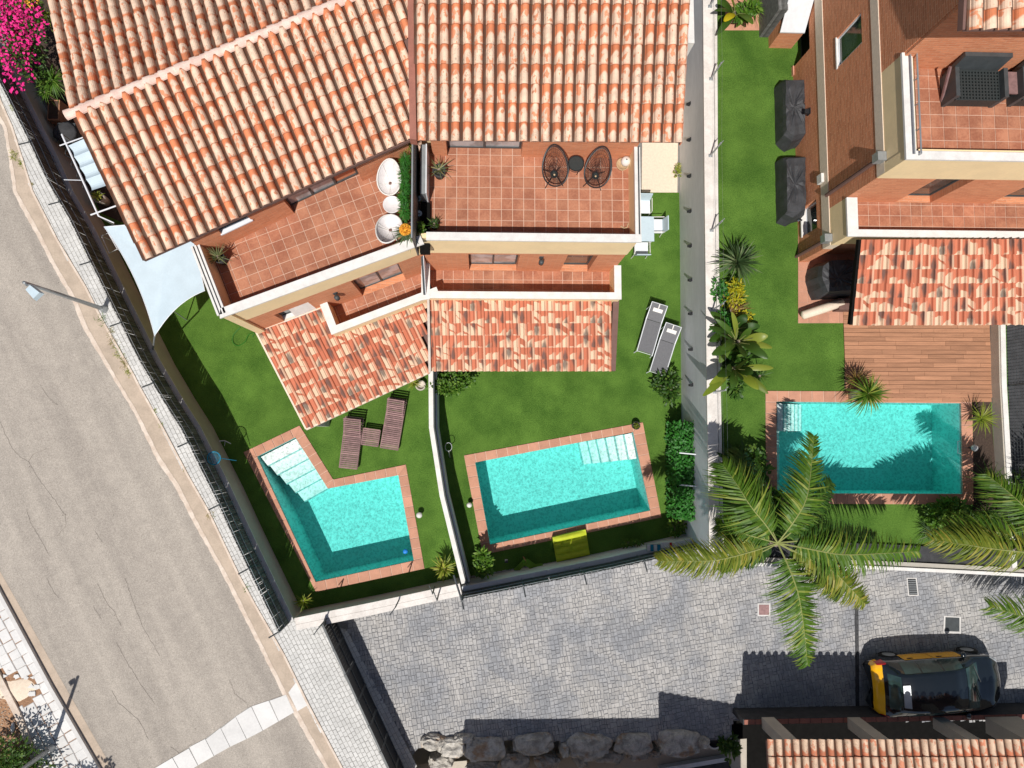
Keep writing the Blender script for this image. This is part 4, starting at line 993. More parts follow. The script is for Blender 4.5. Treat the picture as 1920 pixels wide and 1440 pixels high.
g = G(); g.prism([Wo[0] + wn * .02, Wo[1] + wn * .02, Wo[1] + wn * .22, Wo[0] + wn * .22], 0, ZP - .08); ob('side_wall', g, 'cream', hL)
g = G()
for k in (0, .085, .17): g.prism([Wo[0] + wn * k, Wo[1] + wn * k, Wo[1] + wn * (k + .052), Wo[0] + wn * (k + .052)], ZP - .08, ZP)
ob('coping', g, 'white', hL)
g = G()
for k in (.055, .14): g.prism([Wo[0] + wn * k, Wo[1] + wn * k, Wo[1] + wn * (k + .026), Wo[0] + wn * (k + .026)], ZP - .08, ZP - .03)
ob('rail', g, 'anthracite', hL)
# north wall of the terrace
NA, NB = Vector(P2(392, 476, ZT)), Vector(P2(772, 297, ZT)); nd = (NB - NA).normalized()
def uN(px, py, z=ZT): p = P(px, py, z); return (Vector((p.x, p.y)) - NA).dot(nd)
wall('brick_wall', hL, NA, NB, ZT, 8.2, .25, 'brick', [(uN(553, 402), uN(680, 340), ZT, ZT + 2.1), (uN(437, 455), uN(490, 430), ZT + .8, ZT + 1.7)])
window(hL, NA, NB, uN(553, 402), uN(680, 340), ZT + .012, ZT + 2.1, .22, 3, 'glass_pale', sill=None, fw=.06, name='sliding_door')
window(hL, NA, NB, uN(437, 455), uN(490, 430), ZT + .8, ZT + 1.7, .10, 1, 'glass_pale', sill='alu')
nn = Vector((-nd.y, nd.x)); g = G(); g.prism([NA + nn * .26, NB + nn * .26, NB + nn * 6, NA + nn * 6], 0, 8.0); ob('upper_storey', g, 'brick', hL)
# roof with ridge
zr, ze = 9.1, 8.2; r0, r1 = P(135, 215, zr), P(765, -47, zr); e0, e1 = P(268, 487, ze), P(768, 258, ze)
rd_, ed_ = (r1 - r0), (e1 - e0); Lr = 7.9
r1x = r0 + rd_.normalized() * Lr; e1x = e0 + ed_.normalized() * Lr
dn = Vector((-.330, .944, 0)); Nn = 4.6; n0_ = r0 + dn * Nn + Vector((0, 0, -.24 * Nn)); n1_ = r1x + dn * Nn + Vector((0, 0, -.24 * Nn))
def skipL(c, x, y): return x > 770 - .0 * y
flash = lambda y: 763 + (y) * .02
g = G(); e1c, r1c = P(772, 256, ze), P(766, -47, zr)
g.hexa([p - th for p in (e0, e1c, r1c, r0)], [e0, e1c, r1c, r0]); 
nq = [r0, r1c, n1_ + (r1c - r1x), n0_]; g.hexa([p - th for p in nq], nq); rfL = ob('roof', g, 'darkbrown', hL)
bL_ = [300]
nrow = round((e0 - r0).length / .39)
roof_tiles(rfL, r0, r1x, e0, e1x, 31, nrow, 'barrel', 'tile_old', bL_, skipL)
roof_tiles(rfL, n1_, n0_, r1x, r0, 31, round(Nn / .40), 'barrel', 'tile_old', bL_, lambda c, x, y: x > 768) if False else None
def rev_tiles():
    # courses of the north slope run down away from the ridge
    TL, TR, BL, BR = r1x, r0, n1_, n0_
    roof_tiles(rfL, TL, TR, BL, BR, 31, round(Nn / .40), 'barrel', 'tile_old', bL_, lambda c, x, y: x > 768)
rev_tiles()
nri = 22
for k in range(nri):                                      # ridge tiles
    a, b = r0.lerp(r1c, (k - .3) / nri), r0.lerp(r1c, (k + .82) / nri); g = G(); up = Vector((0, 0, .05)); pts = []
    d = (b - a).normalized(); s = d.cross(Vector((0, 0, 1))).normalized(); i0 = len(g.v)
    for p, rr, z in ((a, .115, .035), (b, .10, .015)):
        for q in range(9): t_ = math.pi * q / 8; g.v.append(tuple(p + s * math.cos(t_) * rr + Vector((0, 0, math.sin(t_) * rr * .9 + z + .015))))
    for p, rr, z in ((a, .095, .035),):
        for q in range(9): t_ = math.pi * q / 8; g.v.append(tuple(p + s * math.cos(t_) * rr + Vector((0, 0, math.sin(t_) * rr * .8 + z + .0))))
    for q in range(8):
        g.f.append((q, q + 1, q + 10, q + 9)); g.mi.append(0); g.f.append((q, q + 18, q + 19, q + 1)); g.mi.append(0)
    ob('ridge_tile', g, 'ridge', rfL)
g = G(); f0, f1, f2, f3 = P(763, -70, 9.3), P(774, -70, 9.3), P(781, 262, 8.42), P(768, 260, 8.42)
g.hexa([p - Vector((0, 0, .3)) for p in (f3, f2, f1, f0)], [f3, f2, f1, f0]); ob('valley_flashing', g, 'brownmetal', hL)
g = G(); a, b = e0 + Vector((0, 0, -.02)), P(776, 259, ze - .02); s = Vector((0, 0, -.1)); g.beam(a + s * .5, b + s * .5, .03, .1); ob('eaves_board', g, 'darkbrown', hL)
# balcony of the left house
bz = ZBP; Bo = [P2(605, 572, bz), P2(628, 625, bz), P2(802, 561, bz)]; Bi = [P2(614, 568, bz), P2(634, 609, bz), P2(786, 550, bz)]
g = G(); g.prism([Bo[0], Bo[1], Bo[2], tuple(FB), tuple(FA + dL * ((Vector(Bo[0]) - FA).dot(dL)))], ZB - .25, ZB); fbL = ob('balcony_floor', g, 'grout', hL)
uA, uB = (Vector(Bi[0]) - FA).dot(dL), (Vector(FB) - FA).dot(dL); vB = -(Vector(Bo[1]) - FA).dot(nL)
def BP(u, v): return FA + dL * u - nL * v
floor_tiles(fbL, [tuple(BP(uA, vB - .05)), tuple(BP(uB - .1, vB - .05)), tuple(BP(uB - .1, .005)), tuple(BP(uA, .005))], ZB, angF, .30, off=(.1, .05))
g = G(); g.prism([BP(uA - .2, vB - .02), BP(uB - .02, vB - .02), BP(uB - .02, vB - .20), BP(uA - .2, vB - .20)], ZB - .6, ZBP - .06)
g.prism([BP(uA - .2, vB - .20), BP(uA, vB - .20), BP(uA, 0.002), BP(uA - .2, 0.002)], ZB - .6, ZBP - .06); ob('balcony_parapet', g, 'cream', hL)
g = G(); g.prism([BP(uA - .22, vB), BP(uB + .02, vB), BP(uB + .02, vB - .21), BP(uA - .22, vB - .21)], ZBP - .065, ZBP - .004)
g.prism([BP(uA - .22, vB - .21), BP(uA + .0, vB - .21), BP(uA + .0, 0.004), BP(uA - .22, 0.004)], ZBP - .06, ZBP - .004)
cx_, cy_ = P2(795, 548, ZBP); g.prism([P2(790, 490, ZBP), P2(806, 492, ZBP), P2(806, 560, ZBP), P2(790, 563, ZBP)], ZBP - .055, ZBP + .006); ob('coping', g, 'white', hL)
# porch roof of the left house
q0, q3 = P(482, 623, 3.32), P(575, 804, 2.6); fdir = Vector((dL.x, dL.y, 0)); tEnd = P(800, 500, 3.3); e3 = P(806, 697, 2.6)
q1 = q0 + fdir * ((tEnd - q0).dot(fdir) + .08); 
nrm_ = (e3 - q3).cross(q3 - q0); XR8 = P(804, 640, 3.0).x
def pz(x, y): return q0.z - (nrm_.x * (x - q0.x) + nrm_.y * (y - q0.y)) / nrm_.z
par = [q0, q3, q3 + (e3 - q3) * 1.6, q0 + fdir * 6.5]
par = [(p.x, p.y) for p in par]; big = 60
half1 = [(-big, -big), (XR8, -big), (XR8, big), (-big, big)]
front = [tuple(BP(-30, vB - .03)), tuple(BP(30, vB - .03)), tuple(BP(30, 30)), tuple(BP(-30, 30))]
g = G()
for qq in (clip(clip(par, half1), front), clip(clip(par, half1), [tuple(BP(-30, vB - .03)), tuple(BP(uA - .2, vB - .03)), tuple(BP(uA - .2, -30)), tuple(BP(-30, -30))])):
    qq = ccw(qq); g.hexa([(x, y, pz(x, y) - .17) for x, y in qq], [(x, y, pz(x, y) - .11) for x, y in qq])
pL = ob('porch_roof', g, 'darkbrown', hL)
Bpoly = [tuple(BP(uA - .1, vB - .20)), tuple(BP(uB + .3, vB - .20)), tuple(BP(uB + .3, -.5)), tuple(BP(uA - .1, -.5))]
ed2 = (e3 - q3); q1e = q0 + fdir * ed2.length; 
roof_tiles(pL, q0, q0 + fdir * ed2.length * 27 / 18, q3, q3 + ed2 * 27 / 18, 27, 8, 'mixed', 'tile_new', bL_, lambda c, x, y: inside((c.x, c.y), Bpoly) or x > 800)
g = G(); g.beam(q3 + Vector((0, -.02, 0)), e3 + Vector((0, -.02, 0)), .05, .12); ob('eaves_board', g, 'sand', hL)
g = G(); g.beam(q0 + Vector((-.01, 0, .03)), q3 + Vector((-.01, 0, .03)), .05, .08); ob('verge_board', g, 'sand', hL)
g = G(); g.beam(q0 + Vector((0, .02, .05)), BP(uA - .2, 0).to_3d() + Vector((0, 0, 3.38)), .06, .08); ob('wall_trim', g, 'sand', hL)
p = P(583, 797, 2.3); g = G(); g.box(p.x - .10, p.y - .02, 0, p.x + .08, p.y + .18, 2.5); ob('porch_post', g, 'white', hL)
g = G(); a, b = P(803, 560, 3.4), P(806, 698, 2.72); g.beam(a, b, .07, .10); ob('party_flashing', g, 'palepot', hL)
a = P(572, 800, 2.5); b = P(598, 792, 2.5); g = G(); g.beam(a, b, .08, .14); ob('gutter_end', g, 'anthracite', hL)
facade_lamp(FA, FB, 628, 548, 4.3, .13, '', 'dark wall lamp on the brick wall of the angled balcony')
# screens between the two terraces and the two balconies
t = thing('privacy_screen', 'black framed screen standing between the two upper terraces', 'screen', (P(775, 360, ZT).x, P(775, 360, ZT).y, ZT))
xs = P(780, 360, ZT + .9).x; ya, yb = P(780, 262, ZT + .9).y, P(780, 462, ZT + .9).y
g = G(); g.box(xs - .03, yb, ZT, xs + .01, ya, ZT + 1.65); ob('board', g, 'anthracite', t)
g = G(); g.box(xs - .04, yb, ZT + 1.65, xs - .005, ya, ZT + 1.69); ob('top_rail', g, 'steel', t)
g = G(); g.box(xs + .10, yb + 1.35, ZT, xs + .22, ya - .1, ZT + .85); ob('grey_cabinet', g, 'steel', t)
g = G(); g.box(xs + .23, yb + 1.35, ZT, xs + .26, ya - .1, ZT + .9); ob('edge_strip', g, 'alu', t)
g = G(); g.box(xs + .05, yb + .02, ZT, xs + .30, yb + 1.33, ZT + .25); ob('planter_box', g, 'dark', t)
t = thing('privacy_screen', 'narrow pointed dark screen between the two balconies', 'screen', P(798, 530, ZBP))
p0, p1 = P(795, 552, ZBP), P(797, 486, ZBP + .9); g = G(); x = P(796, 545, ZBP).x
g.hexa([(x - .03, p0.y - .02, ZBP), (x + .03, p0.y - .02, ZBP), (x + .03, YS - .01, ZBP), (x - .03, YS - .01, ZBP)], [(x - .03, p0.y + .02, ZBP + .1), (x + .03, p0.y + .02, ZBP + .1), (x + .03, YS - .01, ZBP + 1.0), (x - .03, YS - .01, ZBP + 1.0)]); ob('board', g, 'anthracite', t)
g = G(); g.hexa([(x + .031, p0.y - .02, ZBP), (x + .045, p0.y - .02, ZBP), (x + .045, YS - .01, ZBP), (x + .031, YS - .01, ZBP)], [(x + .031, p0.y + .02, ZBP + .1), (x + .045, p0.y + .02, ZBP + .1), (x + .045, YS - .01, ZBP + 1.0), (x + .031, YS - .01, ZBP + 1.0)]); ob('edge_strip', g, 'alu', t)

# ---------------- right house on the upper garden
hR = thing('terraced_house', 'right house showing its tall brown brick side wall and stacked terraces', 'house', (12, 8, N))
XR = P(1495, 400, N).x
def zx(px): return CH - XR * FPX / (px - NX)              # height on the west wall seen at column px
def YY(py, z): return P(1500, py, z).y
RB, RP, RT, RTP = N + 2.65, zx(1620), N + 5.25, zx(1745)
YbS = P(1700, 443, RP).y; YtS = P(1800, 300, RTP).y; Yw = P(1700, 375, RB).y
Ywall = P(1800, 336, zx(1690)).y
Ymid = YtS + .04
zb0, zb1, zb2, zb3 = zx(1567), zx(1582), zx(1681), zx(1697)
YNe = 16.5
def wW(name, ya, yb, z0, z1, mat, ops=(), dx=0):          # wall facing west, from ya (south) to yb (north)
    return wall(name, hR, (XR - dx, yb), (XR - dx, ya), z0, z1, .28, mat, [(yb - o[1], yb - o[0], o[2], o[3]) for o in ops])
# openings on the west wall
o1 = (P(1608, 128, zx(1608)).y, P(1608, 74, zx(1608)).y, zx(1608), zx(1660))
o2 = (P(1526, 444, zx(1526)).y, P(1526, 392, zx(1526)).y, zx(1526), zx(1556))
o3 = (P(1500, 128, N).y, P(1500, 60, N).y, N, zx(1553))
wW('brick_wall', YbS + .02, YNe, N, zb0, 'brick_d', [o2, o3]); wW('cream_band', YbS + .02, YNe, zb0, zb1, 'sand', dx=.02)
wW('brick_wall', Ymid, YNe, zb1, zb2, 'brick_d', [o1]); wW('cream_band', Ymid, YNe, zb2, zb3, 'sand', dx=.02)
yhi = P(1760, 100, RTP).y
wW('parapet', Ymid, yhi, zb3, RTP - .07, 'cream'); wW('brick_wall', yhi, YNe, zb3, 10.2, 'brick_d')
for (o, gl, nm) in ((o1, 'glass', 'window'), (o2, 'glass', 'window'), (o3, 'dark', 'garden_door')):
    window(hR, (XR, o[1]), (XR, o[0]), 0, o[1] - o[0], o[2] + (.012 if nm == 'window' else .03), o[3], (.03 if o is o1 else .12) if nm == 'window' else .26, 1, gl, 'alu' if nm == 'window' else 'anthracite', 'white' if nm == 'window' else None, fw=.05, name=nm)
wn_ = o1; 
g = G(); g.box(XR - .05, o3[0] - .28, N, XR - .012, o3[0] + .02, N + .12); ob('door_step', g, 'coping', hR)
# low balcony block of the right house
ox0 = P(1618, 440, RP).x; oxi = P(1635, 440, RP).x; byo = P(1700, 444, RP).y; byi = P(1700, 431, RP).y
g = G(); g.box(XR - .0, byo + .03, zb1, XR + .24, Ymid, RP - .07); g.box(XR + .24, byo + .03, RB - .45, XR + 12, byi - .01, RP - .07); ob('balcony_parapet', g, 'cream', hR)
g = G(); g.box(XR - .04, byo, RP - .07, XR + .26, Ymid - .02, RP); g.box(XR + .26, byo, RP - .07, XR + 12, byi, RP); ob('coping', g, 'white', hR)
g = G(); g.box(XR + .24, byo + .1, RB - .3, XR + 12, Ymid, RB); fr = ob('balcony_floor', g, 'grout', hR)
floor_tiles(fr, [(XR + .25, byi), (P(1960, 400, RB).x, byi), (P(1960, 400, RB).x, Ymid), (XR + .25, Ymid)], RB, 0, .305, off=(P(1648, 400, RB).x, P(1700, 405, RB).y))
# south wall above the balcony
SA, SB = (XR + .282, Ymid), (XR + 12, Ymid)
def us(px, py, z): return P(px, py, z).x - XR - .282
sw1, sw2 = us(1690, 385, RB + .3), us(1757, 385, RB + .3); sw3, sw4 = us(1868, 385, RB + .3), us(1990, 385, RB + .3)
wall('brick_wall', hR, SA, SB, RB - .02, zb2, .26, 'brick', [(sw1, sw2, RB, RB + 2.0), (sw3, sw4, RB, RB + 2.0)])
window(hR, SA, SB, sw1, sw2, RB + .02, RB + 2.0, .2, 1, 'glass', sill=None); window(hR, SA, SB, sw3, sw4, RB + .02, RB + 2.0, .2, 1, 'glass', sill=None)
g = G(); g.box(XR - .018, Ymid - .018, zb2, XR + 12, Ymid + .24, RTP - .07); ob('cream_band', g, 'cream', hR)
tyo = P(1800, 300, RTP).y; tyi = P(1800, 284, RTP).y
g = G(); g.box(XR - .05, tyo, RTP - .07, XR + .20, yhi, RTP); g.box(XR + .20, tyo, RTP - .07, XR + 12, tyi, RTP); ob('coping', g, 'white', hR)
g = G(); g.tube([(XR + .11, tyo + .1, RTP + .07), (XR + .11, yhi, RTP + .07)], .02, 6); g.tube([(XR + .25, tyo + .1, RTP + .1), (XR + .25, yhi, RTP + .1)], .022, 6)
for k in range(5): y = tyo + .1 + (yhi - tyo - .15) * k / 4; g.tube([(XR + .25, y, RTP - .05), (XR + .25, y, RTP + .1)], .015, 5)
ob('rail', g, 'steel', hR)
g = G(); g.box(XR + .2, tyi - .1, RT - .3, XR + 12, 12, RT); ftr = ob('terrace_floor', g, 'grout', hR)
floor_tiles(ftr, [(XR + .24, tyi), (P(1960, 200, RT).x, tyi), (P(1960, 200, RT).x, P(1800, 90, RT).y), (XR + .24, P(1800, 90, RT).y)], RT, 0, .325, off=(P(1793, 238, RT).x, P(1793, 240, RT).y))
yTN = P(1850, 132, RT).y
wall('brick_wall', hR, (XR + .02, yTN), (XR + 12, yTN), RT, 10.2, .26, 'brick')
# top roof corner and porch roof
a, b, c, d = P(1814, -60, 11.0), P(2050, -60, 11.0), P(1808, 56, 10.6), P(2050, 56, 10.6)
g = G(); q = [c, d, b, a]; g.hexa([p - th for p in q], q); rr_ = ob('roof', g, 'darkbrown', hR)
bR_ = [300]; roof_tiles(rr_, a, b, c, d, 9, 3, 'barrel', 'tile_old', bR_)
g = G(); g.beam(a + Vector((-.05, 0, -.02)), c + Vector((-.05, 0, -.02)), .06, .16); ob('verge_board', g, 'darkbrown', hR)
pa, pb, pc, pd = P(1614, 449, N + 3.2), P(1960, 449, N + 3.2), P(1597, 608, N + 2.45), P(1960, 608, N + 2.45)
g = G(); q = [pc, pd, pb, pa]; g.hexa([p - th for p in q], q); pr = ob('porch_roof', g, 'darkbrown', hR)
roof_tiles(pr, pa, pb, pc, pd, 24, 6, 'mixed', 'tile_new', bR_)
g = G(); g.beam(pa + Vector((-.04, 0, -.03)), pc + Vector((-.04, 0, -.03)), .07, .14); ob('verge_board', g, 'dark', hR)
g = G(); g.box(XR + .012, byo + .04, N, XR + .2, byo + .25, RB - .46); ob('porch_post', g, 'cream', hR); g = G(); g.box(pc.x + 1.3, pc.y + .6, N, pc.x + 1.55, pc.y + .85, N + 2.4); ob('porch_post', g, 'cream', hR)
g = G(); g.box(XR + .25, byo + .3, N, XR + 12, byo + .5, RB - .3); ob('ground_wall', g, 'brick', hR)
# down pipes
def pipe(label, p0, p1, box_px, bz_):
    t = thing('drain_pipe', label, 'down pipe', p0)
    g = G(); g.tube([p0, p1], .055, 8); ob('pipe', g, 'darkbrown', t)
    g = G(); g.box(p1.x - .15, p1.y - .11, p1.z - .02, p1.x + .07, p1.y + .11, p1.z + .25); ob('hopper', g, 'steel', t)
yq = P(1592, 358, zx(1596)).y
pipe('brown rainwater pipe with hopper on the upper part of the brown side wall', Vector((XR - .08, yq, zb1 + .0)), Vector((XR - .08, yq, zx(1690))), 0, 0)
yq = P(1490, 481, N).y
pipe('brown rainwater pipe with double hopper near the low corner of the brown side wall', Vector((XR - .08, yq, N)), Vector((XR - .08, yq, zx(1578))), 0, 0)
l = thing('wall_light', 'black wall lamp midway up the brown brick side wall', 'wall lamp', (XR, P(1545, 213, zx(1545)).y, zx(1545)))
y = P(1545, 213, zx(1545)).y; z = zx(1548); g = G(); g.box(XR - .03, y - .09, z - .1, XR - .003, y + .09, z + .1); ob('back_plate', g, 'black', l)
g = G(); g.box(XR - .16, y - .07, z - .03, XR - .03, y + .07, z + .05); ob('lamp_head', g, 'black', l)
y = P(1568, 338, zb0).y; g = G(); g.box(XR - .10, y - .13, zb0 - .05, XR - .002, y + .13, zb0 + .22); ob('meter_box', g, 'white', label='small white meter box on the brown brick side wall', cat='meter box')
# shed beside the house
hx0, hx1 = P(1441, 80, N).x, XR - .03
t = thing('garden_shed', 'small grey roofed outhouse against the brown side wall at the top edge', 'shed', (hx0, P(1441, 80, N).y, N))
ys = P(1441, 80, N + .3).y; g = G(); g.box(hx0, ys, N, hx1, ys + 4, N + .9); ob('brick_base', g, 'brick', t)
g = G(); g.hexa([(hx0 - .03, ys - .03, N + .9), (hx1, ys - .03, N + .9), (hx1, ys + 1.0, N + 1.9), (hx0 - .03, ys + 1.0, N + 1.9)], [(hx0 - .03, ys - .03, N + .95), (hx1, ys - .03, N + .95), (hx1, ys + 1.0, N + 1.97), (hx0 - .03, ys + 1.0, N + 1.97)]); ob('grey_roof', g, 'greywall', t)
g = G(); g.box(hx0 - .05, ys + 1.0, N + .9, hx1, ys + 4, N + 2.1); ob('roof_top', g, 'white', t)
for k in range(6): g = G(); g.box(hx0 - .30 + k * .05, ys + .35, N, hx0 - .26 + k * .05, ys + 3, N + 1.5 - .0 * k); ob('board', g, 'reed', t)

# ---------------- south house: low tiled roof on pillars over a sunken yard, its main block outside the picture
hS = thing('terraced_house', 'low tiled roof on pale pillars over a dark sunken yard at the bottom edge', 'house', (12, -11, -1.6))
z0 = -1.6; za = 3.0; n0_, n1_s = P(1437, 1389, za), P(1975, 1389, za); s0_, s1_ = P(1447, 1560, 3.8), P(2010, 1560, 3.8)
g = G(); q = [s0_, s1_, n1_s, n0_]; g.hexa([p - th for p in q], q); rs = ob('roof', g, 'darkbrown', hS)
bS_ = [300]; roof_tiles(rs, s1_, s0_, n1_s, n0_, 34, 5, 'barrel', 'tile_pale', bS_)
for x in (1489, 1664, 1838): c = P(x, 1392, 2.9); g = G(); g.box(c.x - .20, c.y - .36, .98, c.x + .2, c.y - .02, 2.86); ob('pillar', g, 'taupe2', hS)
c = P(1945, 1392, 2.9); g = G(); g.box(c.x - .20, c.y - .5, .98, c.x + .9, c.y - .0, 2.86); ob('pillar', g, 'taupe2', hS)
# brown tiled parapet between driveway and yard
yA, yB = P(1600, 1346, 1).y, P(1600, 1356, 1).y
g = G(); g.box(P(1374, 1350).x, yB, z0, P(1990, 1350).x, yA, .95); pw = ob('yard_parapet', g, 'gap', hS)
x = P(1376, 1350).x
while x < P(1930, 1350).x: g = G(); g.box(x, yB + .01, .95, x + .34, yA - .01, .97); ob('parapet_tile', g, 'brownmetal', pw); x += .36
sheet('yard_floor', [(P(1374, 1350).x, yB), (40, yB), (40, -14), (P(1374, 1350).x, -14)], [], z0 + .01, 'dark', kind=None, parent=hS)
# the block south of the picture that throws the stepped shadow on the driveway
def src(px, py, h): p = P(px, py, 0); return (p.x - SDX * h, p.y - SDY * h)
def wavy(a, b, step=.25, amp=.05):
    a, b = Vector(a), Vector(b); n = int((b - a).length / step) * 2; d = (b - a).normalized(); nn = Vector((-d.y, d.x)); return [tuple(a.lerp(b, i / n) + nn * (amp if i % 2 else 0)) for i in range(n + 1)]
a, b = src(872, 1348, 3.4), src(1235, 1345, 3.4)
g = G(); g.prism([a, b, (b[0], -19), (a[0], -19)], 3.2, 3.4); g.box(a[0] + .3, -19, z0, b[0] - .3, -14.2, 3.2); ob('rear_block', g, 'cream', hS)
a, b = src(1235, 1297, 5), src(1398, 1324, 5); pts = wavy(a, b); g = G(); g.prism(pts + [(b[0], -19), (a[0], -19)], 4.9, 5.0); g.box(a[0] + .3, -19, z0, b[0] - .3, -14.2, 4.9); ob('rear_wing', g, 'tile_pale', hS)
# ================================================================ CAR, STREET LAMPS, GATE, BOULDERS
def car():
    t = thing('parked_car', 'black and yellow taxi parked on the grey cobbles beside the low tiled roof', 'car', (0, 0, 0)); L = 4.45
    def lin(x, T):
        for (a, b), (c, d) in zip(T, T[1:]):
            if x <= c: k = (x - a) / (c - a); k = k * k * (3 - 2 * k) * .5 + k * .5; return b + (d - b) * k
        return T[-1][1]
    top = [(0, .62), (.06, .86), (.28, 1.02), (.62, 1.42), (.95, 1.50), (1.6, 1.53), (2.35, 1.47), (2.75, 1.34), (3.42, 1.02), (3.9, .93), (4.25, .78), (4.45, .55)]
    belt = [(0, .60), (.06, .80), (.3, .98), (1.2, .98), (2.6, .95), (3.3, .93), (3.9, .84), (4.25, .70), (4.45, .50)]
    half = [(0, .66), (.10, .80), (.45, .89), (1.5, .91), (3.3, .90), (3.9, .84), (4.2, .70), (4.36, .52), (4.45, .30)]
    rw = [(0, .5), (.3, .60), (.62, .56), (1.2, .60), (2.3, .60), (2.75, .62), (3.4, .72), (3.9, .66), (4.45, .22)]
    def S(x, s, side, off=0.0):
        h, b, w, r = lin(x, top), lin(x, belt), lin(x, half), lin(x, rw); r = min(r, w - .03)
        pts = [(w * .90, .20), (w * .985, .38), (w, .60 if b > .62 else b * .95), (w * .985, b), (r + (w - r) * .52, b + (h - b) * .55), (r, h - .035), (r * .6, h), (0, h + .012)]
        q = s * (len(pts) - 1); i = min(int(q), len(pts) - 2); f = q - i
        y = pts[i][0] + (pts[i + 1][0] - pts[i][0]) * f; z = pts[i][1] + (pts[i + 1][1] - pts[i][1]) * f
        ny, nz = (pts[i + 1][1] - pts[i][1]), -(pts[i + 1][0] - pts[i][0]); m = math.hypot(ny, nz) or 1
        return Vector((x - L / 2, side * (y + off * ny / m), z + off * nz / m))
    def patch(name, x0, x1, s0, s1, side, mat, off=.008, nx=8, ns=5, parent=None, shear=0, smooth=True):
        g = G()
        for i in range(nx + 1):
            for j in range(ns + 1):
                s = s0 + (s1 - s0) * j / ns; x = x0 + (x1 - x0) * i / nx
                if callable(shear): x = shear(i / nx, j / ns, x)
                g.v.append(tuple(S(max(.0, min(L, x)), s, side, off)))
        for i in range(nx):
            for j in range(ns): a = i * (ns + 1) + j; g.f.append((a, a + 1, a + ns + 2, a + ns + 1)); g.mi.append(0)
        return ob(name, g, mat, parent or t, smooth=smooth)
    g = G(); nx, ns = 40, 21
    for side in (1, -1):
        k = len(g.v)
        for i in range(nx + 1):
            for j in range(ns + 1): g.v.append(tuple(S(L * i / nx, j / ns, side)))
        for i in range(nx):
            for j in range(ns): a = k + i * (ns + 1) + j; f = (a, a + 1, a + ns + 2, a + ns + 1); g.f.append(f if side < 0 else f[::-1]); g.mi.append(0)
        for i in (0, nx):
            a = k + i * (ns + 1); g.f.append(tuple(a + j for j in range(ns + 1))); g.mi.append(0)
    ob('body', g, 'carblack', t, smooth=True)
    u = 1 / 7
    for side in (1, -1):
        for a, b in ((1.02, 1.98), (2.0, 2.98)):
            dr = patch('door', a, b, .75 * u, 2.95 * u, side, 'caryellow', .012, shear=lambda i, j, x, a=a: x)
            c = S(a + .22, 2.72 * u, side, .02); g = G(); g.beam(c - Vector((.09, 0, 0)), c + Vector((.09, 0, 0)), .03, .03); ob('handle', g, 'black', dr)
        for a, b in ((.75, 1.25), (1.30, 1.98), (2.04, 2.72)):
            patch('side_window', a, b, 3.15 * u, 4.8 * u, side, 'carglass', .006)
        c = S(2.95, 3.1 * u, side, .10); g = G(); g.blob(c, (.09, .11, .07), 3, 10, 6, .05); ob('wing_mirror', g, 'carblack', t, smooth=True)
        patch('rear_light', .12, .36, 2.2 * u, 3.3 * u, side, 'red', .014); patch('headlight', 3.92, 4.24, 2.2 * u, 3.7 * u, side, 'headlight', .012)
        for x in (.85, 3.55):
            w_x = t; wy = side * .80; g = G(); c = Vector((x - L / 2, wy, .32))
            prof = [(.32, -.10), (.33, 0), (.32, .10)]
            n = 20
            def ring(r, y): return [(c.x + r * math.cos(2 * math.pi * q / n), c.y + y, c.z + r * math.sin(2 * math.pi * q / n)) for q in range(n)]
            rings = [ring(.20, -.11), ring(.31, -.10), ring(.325, 0), ring(.31, .10), ring(.20, .11)]
            for r in rings: g.v += r
            for k in range(4):
                for q in range(n): q2 = (q + 1) % n; g.f.append((k * n + q, k * n + q2, (k + 1) * n + q2, (k + 1) * n + q)); g.mi.append(0)
            wh = ob('wheel', g, 'rubber', t, smooth=True); g = G(); g.v += ring(.21, side * .105); g.f.append(tuple(range(n))); g.mi.append(0); ob('rim', g, 'steel', wh)
    patch('tailgate', .02, .24, 1.6 * u, 7 * u, 1, 'caryellow', .010, 5, 18); patch('tailgate', .02, .24, 1.6 * u, 7 * u, -1, 'caryellow', .010, 5, 18)
    for side in (1, -1):
        patch('rear_window', .34, .60, 5.2 * u, 7 * u, side, 'carglass', .008); patch('windscreen', 2.80, 3.36, 5.0 * u, 7 * u, side, 'carglass', .008)
        patch('bumper', .0, .06, .3 * u, 1.5 * u, side, 'black', .02)
    g = G(); z = 1.50
    g.hexa([(.62 - L / 2, -.42, z - .10), (.80 - L / 2, -.42, z - .02), (.80 - L / 2, .30, z - .02), (.62 - L / 2, .30, z - .10)], [(.60 - L / 2, -.40, z - .02), (.80 - L / 2, -.42, z + .04), (.80 - L / 2, .30, z + .04), (.60 - L / 2, .28, z - .02)]); ob('roof_spoiler', g, 'steel', t)
    g = G(); g.tube([(3.42 - L / 2, -.5, 1.05), (3.15 - L / 2, .1, 1.18)], .012, 5); g.tube([(3.42 - L / 2, .1, 1.06), (3.2 - L / 2, .62, 1.12)], .012, 5); ob('wiper', g, 'black', t)
    return t
cr = car(); cc0 = P(1760, 1282, .75); put_at(cr, (cc0.x, cc0.y, .02), R(2.5), 1)

